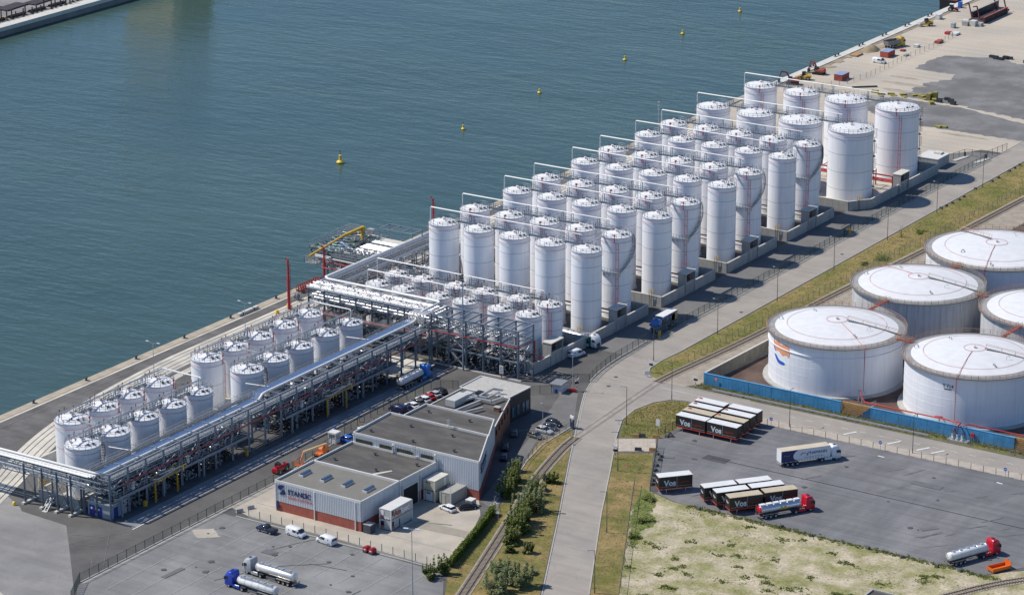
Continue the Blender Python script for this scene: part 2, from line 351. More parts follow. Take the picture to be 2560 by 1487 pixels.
ground('verge_west_of_road', [(131, -275.2), (88.6, -195), (69.8, -159), (53.9, -129.2), (47.4, -116.7), (44.6, -112.8), (42.4, -123), (45, -131), (50, -143), (57.5, -164), (65.8, -194), (78, -214), (102, -275)], grassm, 0.011)
ground('verge_east_of_road', [(55.9, -111.9), (66, -130.8), (77, -152.4), (97, -189.7), (142, -275), (150, -275), (102.4, -187), (81.6, -148), (78.9, -136), (67.9, -115.5), (60.4, -120.2)], grassm, 0.011)
ground('grass_island', [(50.9, -100), (50.3, -94), (51.5, -87.6), (53.8, -84), (58, -82.6), (64.6, -84.3), (65, -100), (64.4, -107), (56.3, -111.2)], grassn, 0.0112)
ground('verge_north', [(38.9, 230), (38.9, -52), (38.2, -60), (38.6, -66.6), (40.6, -71), (44.2, -73), (44.6, -66), (46.6, -48), (47.2, -25), (48.6, 20), (51.2, 60), (53.2, 110), (55.5, 170), (58, 230)], grassn, 0.011)
ground('track_bed', smooth([(44.4, -73.2), (44.9, -62), (46.3, -45), (47.0, -25), (48.4, 20), (51, 60), (53, 110), (55.3, 170), (58, 240)], 3) + [(72, 240), (70, 110), (66, 30), (61, -5), (58.5, -30), (55.2, -69.5), (53.5, -73.4), (49, -73.8)], ballast, 0.0135)
ground('slab_crossing_base', [(55.9, -111.6), (64.2, -107.2), (67.7, -114.6), (60.2, -120.2)], mat('crossing_joint', (0.16, 0.14, 0.12), 0.95), 0.018)
ground('truck_lot', [(64.3, -107), (65, -88), (66, -86), (79, -86), (300, -86), (300, -129), (170, -129.5), (164, -130), (159, -138), (150, -138), (126, -138.2), (113, -137.5), (103, -138), (87, -138), (81, -136), (74.5, -125.3), (66, -110.8)], asph_lotb, 0.012)
ground('sand_field', rough_edge([(80.9, -136), (87, -138.2), (103, -138.2), (126, -138.4), (150, -138.2), (159, -138.2), (165, -131), (300, -131), (300, -275), (150, -275), (102.4, -187), (81.6, -148), (79.2, -137)], 2.5, 0.35, 4), sandf, 0.0125)
ground('lush_grass_strip', rough_edge([(76.5, -134.5), (80.5, -136.5), (83, -140), (85.5, -146), (88.5, -149.5), (89.5, -153), (88.5, -156), (91.5, -160), (91, -164), (84.5, -153.5), (79, -142)], 1.0, 0.5, 6), mat('lush_grass', (0.13, 0.165, 0.035), 0.95, var=0.35, scale=0.8, grain=0.3, gscale=3, col2=(0.20, 0.20, 0.065), mscale=0.3))
ground('pavement', [(66, -86), (62, -84), (58, -82.3), (77, -82.5), (420, -82.5), (420, -86)], slabm, 0.016)
ground('road_margin', [(53, -73.9), (420, -73.9), (420, -69), (55, -69), (52, -73.4)], mat('weedy_gravel', (0.12, 0.11, 0.085), 0.95, var=0.2, scale=0.5, grain=0.25, gscale=3, col2=(0.15, 0.15, 0.045), mscale=0.12), 0.0118)
ground('tank_bund_floor', [(56, -69.5), (420, -69.5), (420, 120), (66, 120), (62, 30)], earth, 0.015)
ground('construction_sand', [(-69, 133), (10, 133), (22, 160), (28.8, 160), (28.8, 900), (-69, 900)], sandm, 0.011)
ground('gate_forecourt', [(8, 128), (28.9, 128), (28.9, 158), (20, 156), (8, 140)], mat('forecourt_asphalt', (0.19, 0.185, 0.175), 0.92, var=0.12, scale=0.3, grain=0.1), 0.0125)
ground('gravel_field', [(-40.5, 243.6), (-42, 256), (-40.7, 265.5), (-34.5, 268.5), (-24, 272), (-11, 267.6), (29, 262), (29, 197.5), (19.3, 199.8), (5, 203), (-6, 206), (-16, 206), (-27, 207), (-29, 217.4), (-28.5, 229), (-24, 235), (-26, 243), (-31, 243)], gravelm, 0.014, (1.5, 0.8, 3))
ground('gravel_field_near', [(-30, 204.5), (-16, 204), (-6, 203.5), (5, 200.5), (19.3, 196), (29, 193.5), (29, 176), (16, 175.6), (-6, 176), (-24, 180), (-36, 190)], gravelm, 0.014, (1.5, 0.6, 5))
for i, (x, y, rx, ry) in enumerate([(-34, 222, 9, 2.2), (-38, 230, 7, 1.5), (-32, 213, 6, 2), (10, 172, 10, 1.4), (-20, 162, 8, 2)]):
    ground('tyre_spread_gravel', [(x+rx*math.cos(a*0.35)*random.uniform(.7, 1.1), y+ry*math.sin(a*0.35)*random.uniform(.7, 1.1)) for a in range(18)], mat('sandy_gravel_mix', (0.36, 0.315, 0.25), 0.95, var=0.2, scale=0.4, grain=0.15), 0.0185)
# crane track: curved concrete strip with rails let in
TR = smooth([(-61.9, 140), (-61.9, -60), (-61.9, -110), (-61.6, -126), (-60.4, -142), (-58.4, -158), (-55.6, -172), (-52.2, -184), (-47.6, -196), (-43.2, -206), (-39.0, -217), (-34, -230), (-26, -243), (-13, -251.5), (6, -260)], 6)
struct('crane_track_strip', MB().strip(TR, -3.6, 3.6, 0.055), stripc)
for i, o_ in enumerate((-2.3, -0.9, 1.0, 2.5)):
    struct('crane_track_rail', MB().strip(TR, o_-0.11, o_+0.11, 0.075, 0.0), rails)
struct('inner_track_strip', MB().strip(smooth([(-55.8, -60), (-55.6, -118), (-54, -140), (-51.6, -158), (-48, -174)], 5), -1.1, 1.1, 0.056), stripc)
struct('apron_edge_line', MB().strip([(-66.6, 120), (-66.6, -300)], -0.12, 0.12, 0.06), linefd)
struct('apron_pale_band', MB().strip([(-69.2, 120), (-69.2, -300)], -0.5, 0.35, 0.05), stripc)
# kerbs
for pts in (ROAD[1:12] + [(29, 150)], [(38.4, 230)] + ROAD[14:20] + [(70, -74)], [(77, -82.4), (420, -82.4)], ROAD[22:32][::1]):
    struct('kerb', MB().strip(pts, -0.12, 0.12, 0.13, -0.05), kerbm)
struct('gutter_band', MB().strip(ROAD[5:12] + [(29, 150)], -0.6, -0.12, 0.055), mat('gutter_concrete', (0.36, 0.34, 0.30), 0.92, var=0.1))
# slabs of the crossing and of the pavement, one by one
cr = struct('slab_crossing', MB().strip([(57.6, -115.9), (65.9, -111)], -0.02, 0.02, 0.07), kerbm)
sl = MB().box(-0.92, -3.95, 0, 0.92, 3.95, 0.03).mesh('slab', slabm)
for i in range(5):
    t = (i+0.5)/5; part('slab', sl, None, cr, (58.05+(65.9-58.05)*t, -115.9+(110.9-106.3+0.3)*t, 0.06), R_(31))
# rail line: ballast, sleepers, two rails
RL = smooth([(101, -275), (79, -213), (71.2, -190.5), (64.9, -172.6), (54.9, -144.6), (49.8, -126), (48.2, -116.8)], 8)
RJ = smooth([(48.2, -116.8), (47.1, -102), (45.9, -88), (45.0, -74.5)], 6)
RN = smooth([(45.0, -74.5), (45.4, -66), (46.9, -50), (48.2, -32), (48.8, -15), (50, 12), (52.4, 50), (54, 84), (55.2, 117), (57.5, 170), (61, 250)], 8)
struct('ballast_bed', MB().strip(RL, -1.5, 1.5, 0.1, 0.0), ballast)
struct('ballast_bed', MB().strip(RN, -1.5, 1.5, 0.1, 0.0), ballast)
def along(pts, step):
    out = []; acc = 0.0
    for a, b in zip(pts, pts[1:]):
        l = math.hypot(b[0]-a[0], b[1]-a[1]); d = math.atan2(b[1]-a[1], b[0]-a[0])
        while acc < l: t = acc/l; out.append((a[0]+(b[0]-a[0])*t, a[1]+(b[1]-a[1])*t, d)); acc += step
        acc -= l
    return out
def railway(name, label, pts, z):
    t = thing(name, label, 'railway track')
    for s in (-0.68, 0.68): part('rail', MB().strip(pts, s-0.055, s+0.055, z+0.16, z), rails, t)
    slm = MB().box(-0.13, -1.15, 0, 0.13, 1.15, 0.1).mesh('sleeper', sleepm)
    if z > 0.05:
        for k, (x, y, d) in enumerate(along(pts, 0.66)):
            if k > 290: break
            part('sleeper', slm, None, t, (x, y, z-0.02), d)
    return t
railway('railway_track', 'single railway track on ballast left of the main road, curving past shrubs', RL[::-1], 0.1)
railway('railway_track', 'single railway track on ballast beside the three front white storage tanks', RN, 0.1)
railway('embedded_rails', 'pair of dark rails let into the road across the junction', RJ, -0.085)
R2 = smooth([(148, -170), (153.5, -158.5), (157.7, -150.5), (161.8, -142.8), (166.6, -135.9), (178, -122)], 5)
struct('ballast_bed', MB().strip(R2, -1.5, 1.5, 0.1, 0.0), ballast)
railway('railway_track', 'short stretch of railway track in the bottom right corner', R2, 0.1)
for p in (RJ,):
    struct('junction_rail_patch', MB().strip(p, -1.0, 1.0, 0.055), mat('worn_crossing_asphalt', (0.32, 0.29, 0.25), 0.92, var=0.2, scale=0.5))
# paint on the ground
def lines(name, segs, w, m, z):
    for a, b in segs: struct(name, MB().strip([a, b], -w/2, w/2, z+0.045), m)
lines('lane_dash', [((x, -78.4), (x+1.6, -78.4)) for x in [78+4.55*i for i in range(16)]], 0.18, linew, 0.022)
lines('turn_line', [((47.5, -77.4), (66, -78.3))], 0.16, linew, 0.022)
lines('stop_bar', [((x-0.9, -82.0), (x+0.9, -78.9)) for x in (99.3, 110.4, 117.7, 121.3)], 0.55, linew, 0.0225)
lines('lane_arrow', [((111, -89.8), (112.6, -89.9)), ((140, -90.2), (141.5, -90.4))], 0.45, linew, 0.0215)
lines('lot_drain', [((80.5, -111.0), (300, -111.7))], 0.22, mat('drain_slot', (0.03, 0.03, 0.03), 0.9, var=0), 0.0212)
ground('drain_patch', [(78.6, -112.6), (84.6, -112.6), (84.6, -109.6), (78.6, -109.6)], patchm, 0.016)
lines('lot_line', [((65.5, -106.6), (74, -106.9)), ((72.6, -121), (79, -117)), ((84, -105.5), (92, -101))], 0.12, linefade, 0.0211)
lines('bay_line', [((14+6.2*i, -196.5), (14+6.2*i, -212)) for i in range(9)] + [((14+6.2*i, -218), (14+6.2*i, -240)) for i in range(9)], 0.12, linefade, 0.021)
lines('bay_line', [((11, -205+3*i), (62, -204+3*i)) for i in (0, 6)], 0.1, linefade, 0.0212)
lines('lane_edge', [((-1.75, -213), (-1.75, -95))], 0.28, linew, 0.021)
lines('lane_dash', [((-4.1, y), (-4.1, y+1.6)) for y in range(-205, -108, 6)], 0.16, linew, 0.021)
lines('old_yard_line', [((-8, -226), (6.6, -220.5)), ((-5, -216.5), (5.8, -231)), ((-8, -226), (-2, -214.5)), ((-11, -222), (2, -217)), ((0.5, -228.8), (4.5, -233))], 0.1, linefd, 0.021)
lines('parking_line', [((40.2-1.5*i, -108.5-4.2*i), (37.4-1.5*i, -112.6-4.2*i)) for i in range(3)], 0.1, linefade, 0.021)
lines('lane_hatching', [((45.2+1.1*i, -143-2.2*i), (47.4+1.1*i, -144.2-2.2*i)) for i in range(9)], 0.35, linefade, 0.021)
lines('yard_gully', [((46.5, -177), (53.5, -174.6))], 0.3, mat('gully', (0.2, 0.18, 0.15), 0.9), 0.0215)
ground('yard_asphalt_band', [(45.6, -180), (60.8, -178.6), (59.4, -175.6), (46, -176)], mat('yard_band', (0.33, 0.295, 0.24), 0.93, var=0.1), 0.0126)
ground('concrete_patch', [(8.9, -206.5), (12.2, -203.2), (16.4, -206.2), (12.8, -209.3)], yardc, 0.012, (1.0, 0.2, 9))
for i in range(26):
    x, y = random.uniform(88, 160), random.uniform(-134, -92); l, w, a = random.uniform(1.2, 4.5), random.uniform(0.08, 0.28), random.uniform(0.7, 1.2)
    ground('tyre_mark', [(x+math.cos(a)*l*u-math.sin(a)*w*v*random.uniform(.6, 1.3), y+math.sin(a)*l*u+math.cos(a)*w*v*random.uniform(.6, 1.3)) for u, v in ((-1, 0), (-.5, -1), (.3, -1), (1, 0), (.4, 1), (-.4, 1))], oilm, 0.0128)
for i in range(10):
    x, y = random.uniform(12, 62), random.uniform(-235, -198); l, w, a = random.uniform(2, 7), 0.09, random.uniform(-1.6, 1.6)
    ground('tyre_mark', [(x+math.cos(a)*l*u-math.sin(a)*w*v+0.3*u*u, y+math.sin(a)*l*u+math.cos(a)*w*v) for u, v in ((-1, -1), (0, -1), (1, -1), (1, 1), (0, 1), (-1, 1))], oilm, 0.0128)
for i, (x, y, w, l, a) in enumerate([(96, -120, 1.6, 5, 0.1), (128, -100, 2.2, 7, 0.0), (139, -122, 1.4, 4, 0.9), (72, -116, 1.2, 3, 0.5), (30, -207, 2.0, 3.2, 0.0), (52, -222, 1.5, 5, 0.2), (20, -226, 1.2, 6, 1.5)]):
    ground('asphalt_repair', [(x+math.cos(a)*l*u-math.sin(a)*w*v, y+math.sin(a)*l*u+math.cos(a)*w*v) for u, v in ((-.5, -.5), (.5, -.5), (.5, .5), (-.5, .5))], mat('repair_asphalt', (0.145, 0.145, 0.148), 0.92, var=0.12))
for i in range(34):
    x, y = (random.uniform(68, 160), random.uniform(-135, -90)) if i % 2 else (random.uniform(11, 62), random.uniform(-235, -198)); q = random.uniform(0.25, 0.9)
    ground('oil_drip', [(x+q*math.cos(k*0.7)*random.uniform(.5, 1.1), y+q*math.sin(k*0.7)*random.uniform(.5, 1.1)) for k in range(9)], mat('oil_drip_dark', (0.10, 0.10, 0.10), 0.7, var=0.2))
for i, (x, y) in enumerate([(34.6, -76.8), (36.5, -83.3), (36.2, -17.5), (35.2, 41)]):
    struct('manhole_cover', MB().cyl(x, y, 0.0, 0.06, 0.5, 14), patchm)
# ------------------------------------------------------------------ storage tanks
def circ(r, z, n, a0=0.0, a1=2*math.pi): return [(r*math.cos(a0+(a1-a0)*i/n), r*math.sin(a0+(a1-a0)*i/n), z) for i in range(n + (0 if abs(a1-a0-2*math.pi) < 1e-6 else 1))]
def railing_mb(r, z, n, h=1.05, a0=0.0, a1=2*math.pi, t=0.07):
    mb = MB(); full = abs(a1-a0-2*math.pi) < 1e-6
    for i in range(n + (0 if full else 1)):
        a = a0+(a1-a0)*i/n; mb.beam((r*math.cos(a), r*math.sin(a), z), (r*math.cos(a), r*math.sin(a), z+h), t)
    for k in (0.5, 1.0): mb.tube(circ(r, z+h*k, max(n, 14), a0, a1), t*0.55, 4, closed=full)
    return mb
raild = mat('grey_railing_steel', (0.20, 0.23, 0.26), 0.5, 0.2, var=0.15)
def nozzles(r, H, rise):
    mb = MB(); rr = random.Random(int(r*100))
    for k in range(9):
        a = rr.uniform(0, 6.28); q = rr.uniform(0.35, 0.85); h = rr.uniform(0.3, 0.9); z = H+rise*(1-q)
        mb.cyl(r*q*math.cos(a), r*q*math.sin(a), z-0.3, z+h, rr.uniform(0.06, 0.13), 6)
    a = 1.9; mb.tube([(r*0.9*math.cos(a), r*0.9*math.sin(a), H+0.5), (r*0.5*math.cos(a+0.3), r*0.5*math.sin(a+0.3), H+rise*0.7+0.4), (r*0.15, 0.1, H+rise+0.35)], 0.06, 5)
    return mb
def tank(loc, D, H, label, group, shellm=white, roofm=roofw, rise=None, bands=(), riser=None, stair=None, rail=True, fire=True, posts=0, num=None, rz=0.0, railm=None, name='storage_tank', nseg=56):
    r = D/2; rise = rise or r*0.2; railm = railm or raild
    t = thing(name, label, 'storage tank', loc, rz, group); K = (round(D, 2), round(H, 2))
    part('foundation_ring', cached(('fd', K), lambda: MB().lathe([(r-0.1, 0.25), (r+0.28, 0.25), (r+0.32, 0)], nseg).mesh('foundation_ring', conc)), None, t)
    part('shell', cached(('sh', K, shellm.name), lambda: MB().lathe([(r, 0.2), (r, H)], nseg).mesh('shell', shellm)), None, t)
    part('roof', cached(('rf', K, roofm.name), lambda: MB().lathe([(r+0.06, H-0.02), (r*0.75, H+rise*0.42), (r*0.4, H+rise*0.8), (0.02, H+rise)], nseg).mesh('roof', roofm, 60)), None, t)
    part('top_rim', cached(('rm', K, railm.name), lambda: MB().ring(r+0.01, H-0.12, 0.13, 0.18, nseg).mesh('top_rim', band)), None, t)
    for z in bands:
        part('weld_band', cached(('wb', K), lambda: MB().ring(r, 0, 0.02, 0.11, nseg).mesh('weld_band', band)), None, t, (0, 0, z))
    if fire: part('fire_water_ring', cached(('fr', K), lambda: MB().tube(circ(r+0.3, H-1.1, 40), 0.045, 5, True).mesh('fire_water_ring', mat('faded_red_pipe', (0.50, 0.16, 0.15), 0.5, var=0.1))), None, t)
    if rail: part('railing', cached(('rl', K, railm.name), lambda: railing_mb(r-0.05, H+0.05, max(16, int(D*2.4))).mesh('railing', railm)), None, t)
    if fire: part('roof_nozzles', cached(('nz', K), lambda: nozzles(r, H, rise).mesh('roof_nozzles', darksteel)), None, t)
    part('roof_vent', cached('vent', lambda: MB().lathe([(0.22, -0.2), (0.22, 0.25), (0.42, 0.3), (0.42, 0.45), (0.02, 0.62)], 12).mesh('roof_vent', mat('vent_pink_white', (0.72, 0.6, 0.58), 0.5))), None, t, (0, 0, H+rise))
    for i, (a, q) in enumerate(((-0.35, 0.62), (0.15, 0.7), (2.4, 0.6)) if fire else ()):
        part('roof_hatch', cached('hatch', lambda: MB().lathe([(0.3, -0.2), (0.3, 0.28), (0.36, 0.28), (0.36, 0.36), (0.02, 0.38)], 10).mesh('roof_hatch', darksteel if 1 else galv)), None, t, (r*q*math.cos(a), r*q*math.sin(a), H+rise*(1-q)*1.1))
    def gooseneck():
        return MB().tube([(0, 0, -0.2), (0, 0, 0.7), (0.15, 0, 1.0), (0.5, 0, 1.1), (0.8, 0, 0.95), (0.85, 0, 0.5)], 0.06, 6).mesh('gooseneck', galv)
    part('gooseneck', cached('goose', gooseneck), None, t, (r*0.55, -r*0.1, H+rise*0.5), 0.8)
    if posts:
        for i in range(posts):
            a = 2.2+i*0.75; part('dip_pipe', cached('dip%d' % (i % 2), lambda: MB().tube([(0, 0, -0.3), (0, 0, 1.7)], 0.06, 6).cyl(0, 0, 1.5, 1.9, 0.12, 8).mesh('dip_pipe', redbrown if i % 2 else darksteel)), None, t, (r*0.72*math.cos(a), r*0.72*math.sin(a), H+rise*0.3))
    if riser is not None:
        def rs():
            mb = MB()
            for s in (-0.33, 0.33): mb.tube([(s, 0, 1.6), (s, 0, H-1.1)], 0.055, 6)
            z = 3.0
            while z < H-1: mb.beam((-0.33, 0, z), (0.33, 0, z), 0.07); z += 2.6
            return mb.mesh('fire_riser', mat('riser_red', (0.46, 0.09, 0.09), 0.5, var=0.1))
        part('fire_riser', cached(('rs', K), rs), None, t, ((r+0.32)*math.cos(riser), (r+0.32)*math.sin(riser), 0), riser+math.pi/2)
        part('foam_pourer', cached('foam', lambda: MB().tube([(0, 0, -1.2), (0, 0, 0.55), (0.05, 0, 0.8)], 0.1, 6).lathe([(0.02, 0.6), (0.22, 0.65), (0.24, 1.0), (0.1, 1.1), (0.01, 1.1)], 8).mesh('foam_pourer', red)), None, t, ((r+0.2)*math.cos(riser-0.18), (r+0.2)*math.sin(riser-0.18), H))
    if stair:
        a0, z0, a1, z1, land = stair
        st = MB(); rl = MB(); n = int((z1-z0)/0.28)
        for i in range(n):
            a = a0+(a1-a0)*i/n; z = z0+(z1-z0)*i/n; ca, sa = math.cos(a), math.sin(a)
            st.obox(((r+0.48)*ca, (r+0.48)*sa, z), (0.8, 0.34, 0.06), a)
            if i % 3 == 0: rl.beam(((r+0.9)*ca, (r+0.9)*sa, z), ((r+0.9)*ca, (r+0.9)*sa, z+1.0), 0.05)
        pts = [((r+0.9)*math.cos(a0+(a1-a0)*i/24), (r+0.9)*math.sin(a0+(a1-a0)*i/24), z0+(z1-z0)*i/24+1.0) for i in range(25)]
        rl.tube(pts, 0.04, 4); rl.tube([(x, y, z-1.05) for x, y, z in pts], 0.09, 4)
        s_ = part('spiral_stair', st, darksteel, t); part('stair_rail', rl, steelblue, s_)
        if land:
            b0, b1 = land; lm = MB().lathe([(r+0.02, z0-0.1), (r+1.0, z0-0.1), (r+1.0, z0+0.02), (r+0.02, z0+0.02)], 14, (0, 0), b0, b1)
            for k in range(5):
                a = b0+(b1-b0)*k/4; lm.beam((r*math.cos(a), r*math.sin(a), z0-1.3), ((r+0.9)*math.cos(a), (r+0.9)*math.sin(a), z0-0.1), 0.08)
            lo = part('landing', lm, steelblue, t); part('landing_rail', railing_mb(r+0.95, z0, 8, 1.05, b0, b1), steelblue, lo)
    if num:
        me = bend(text(num, 0.95, darksteel, 0.015, 0.02, 'CENTER'), r); part('tank_number', me, None, t, (0, 0, H*0.42), R_(20))
    return t

TX = [-33.0, -22.15, -11.35, -0.55, 10.2]
CAM_A = R_(-56)
for b_, y0 in enumerate((-51.0, -16.2, 18.1, 52.3)):
    for row, (yy, rn) in enumerate(((y0, 'near'), (y0+14.75, 'far'))):
        for i, x in enumerate(TX):
            lab = f"{ORD[i]} tall white tank from the quay, {rn} row of the {ORD[b_]} tall-tank bund"
            st = None
            if row == 1 and i == 4: st = (R_(-46), 12.6, R_(62), 21.3, (R_(-128), R_(-46)))
            if row == 0 and i == 0 and b_ == 0: st = (R_(5), 3.0, R_(75), 12.0, None)
            tank((x-0.2*row, yy, 0), 7.72, 21.4, lab, 'tall slender white tanks in the concrete bunds', bands=(4.3, 8.8, 13.3, 17.6), rise=0.85,
                 riser=(CAM_A - (0.0 if i == 4 else 0.15)) if row == 1 else None, stair=st)
for row, (rn, L_) in enumerate((('near', [(-34, 91.6, 9.85), (-19.6, 91.2, 11.0), (-4.8, 91.4, 12.7), (12.0, 90.6, 13.0)]), ('far', [(-34.3, 121.4, 9.8), (-19.8, 120.5, 10.9), (-4.7, 120.4, 12.9), (12.4, 119.9, 13.0)]))):
    for i, (x, y, d) in enumerate(L_):
        t = tank((x, y, 0), d, 21.0, f"wide white tank, {ORD[i]} from the quay in the {rn} row of the farthest bund", 'wide white tanks in the farthest bund',
             bands=(4.2, 9.3, 14.6, 19.0), rise=0.95, riser=(CAM_A if row else None))
        if i == 3:
            lm = MB()
            for k in range(4):
                z = 3.5+k*4.5; lm.box(-0.5, -0.7, z, 0.5, 0.7, z+0.08)
                for s in (-0.25, 0.25): lm.beam((0.15, s, z-4.4), (0.15, s, z+1.2), 0.07)
                for q in range(12): lm.beam((0.15, -0.25, z-4.2+q*0.38), (0.15, 0.25, z-4.2+q*0.38), 0.05)
                for q in range(5): lm.tube([(0.15, -0.4, z+1.2+q*0.6), (0.8, -0.4, z+1.2+q*0.6), (0.8, 0.4, z+1.2+q*0.6), (0.15, 0.4, z+1.2+q*0.6)], 0.035, 4)
            part('caged_ladder', lm, darksteel, t, ((d/2+0.3)*math.cos(R_(36)), (d/2+0.3)*math.sin(R_(36)), 0), R_(36))
MXF = [-36, -28, -17.5, -9.6, 0.9, 9.1]; MXB = [-36.6, -28.4, -18.3, -9.9, 0.5, 9.4]
for i in range(6):
    tank((MXF[i], -76, 0), 6.5, 11.2, f"short white tank, {ORD[i]} from the quay, row behind the wide pipe rack", 'short white tanks behind the pipe racks',
         bands=(2.6, 5.2, 7.8), rise=0.75, posts=3, num={3: '302', 4: '304'}.get(i))
    tank((MXB[i], -66.9, 0), 6.4, 11.2, f"short white tank, {ORD[i]} from the quay, row at the feet of the tall tanks", 'short white tanks behind the pipe racks',
         bands=(2.6, 5.2, 7.8), rise=0.75, posts=3, riser=CAM_A)
LG = [('at the bottom left', [(-23.7, -202.8, 7.8), (-23.5, -193.2, 7.8), (-23.8, -182.4, 6.9), (-23.6, -173.0, 6.9), (-23.7, -163.2, 6.5)],
       [(-35.7, -192.3, 7.9), (-35.5, -182.4, 7.6), (-35.5, -173.2, 6.9), (-35.3, -163.6, 7.7)]),
      ('near the wide pipe rack', [(-23.7, -145.4, 7.7), (-23.5, -135.8, 7.7), (-23.6, -125.6, 6.9), (-23.9, -114.8, 6.8), (-23.6, -105.4, 6.5)],
       [(-36.4, -144.2, 7.7), (-36.2, -134.5, 7.6), (-35.9, -125.2, 7.2), (-36, -115.3, 7.4), (-36, -105.3, 7.4)])]
for gi, (gn, fr, bk) in enumerate(LG):
    for row, L_ in enumerate((fr, bk)):
        for i, (x, y, d) in enumerate(L_):
            tank((x, y, 0), d, 11.5, f"insulated tank, {ORD[i]} from left in the {('rack', 'quay')[row]}-side row {gn}", 'insulated silver-white tanks along the loading rack',
                 shellm=insul, roofm=rooflg, bands=(5.6,), rise=0.7, posts=4, riser=(R_(25) if row else None), stair=(R_(-35), 3.0, R_(60), 11.4, None) if (row == 0 and i == 0) else None)
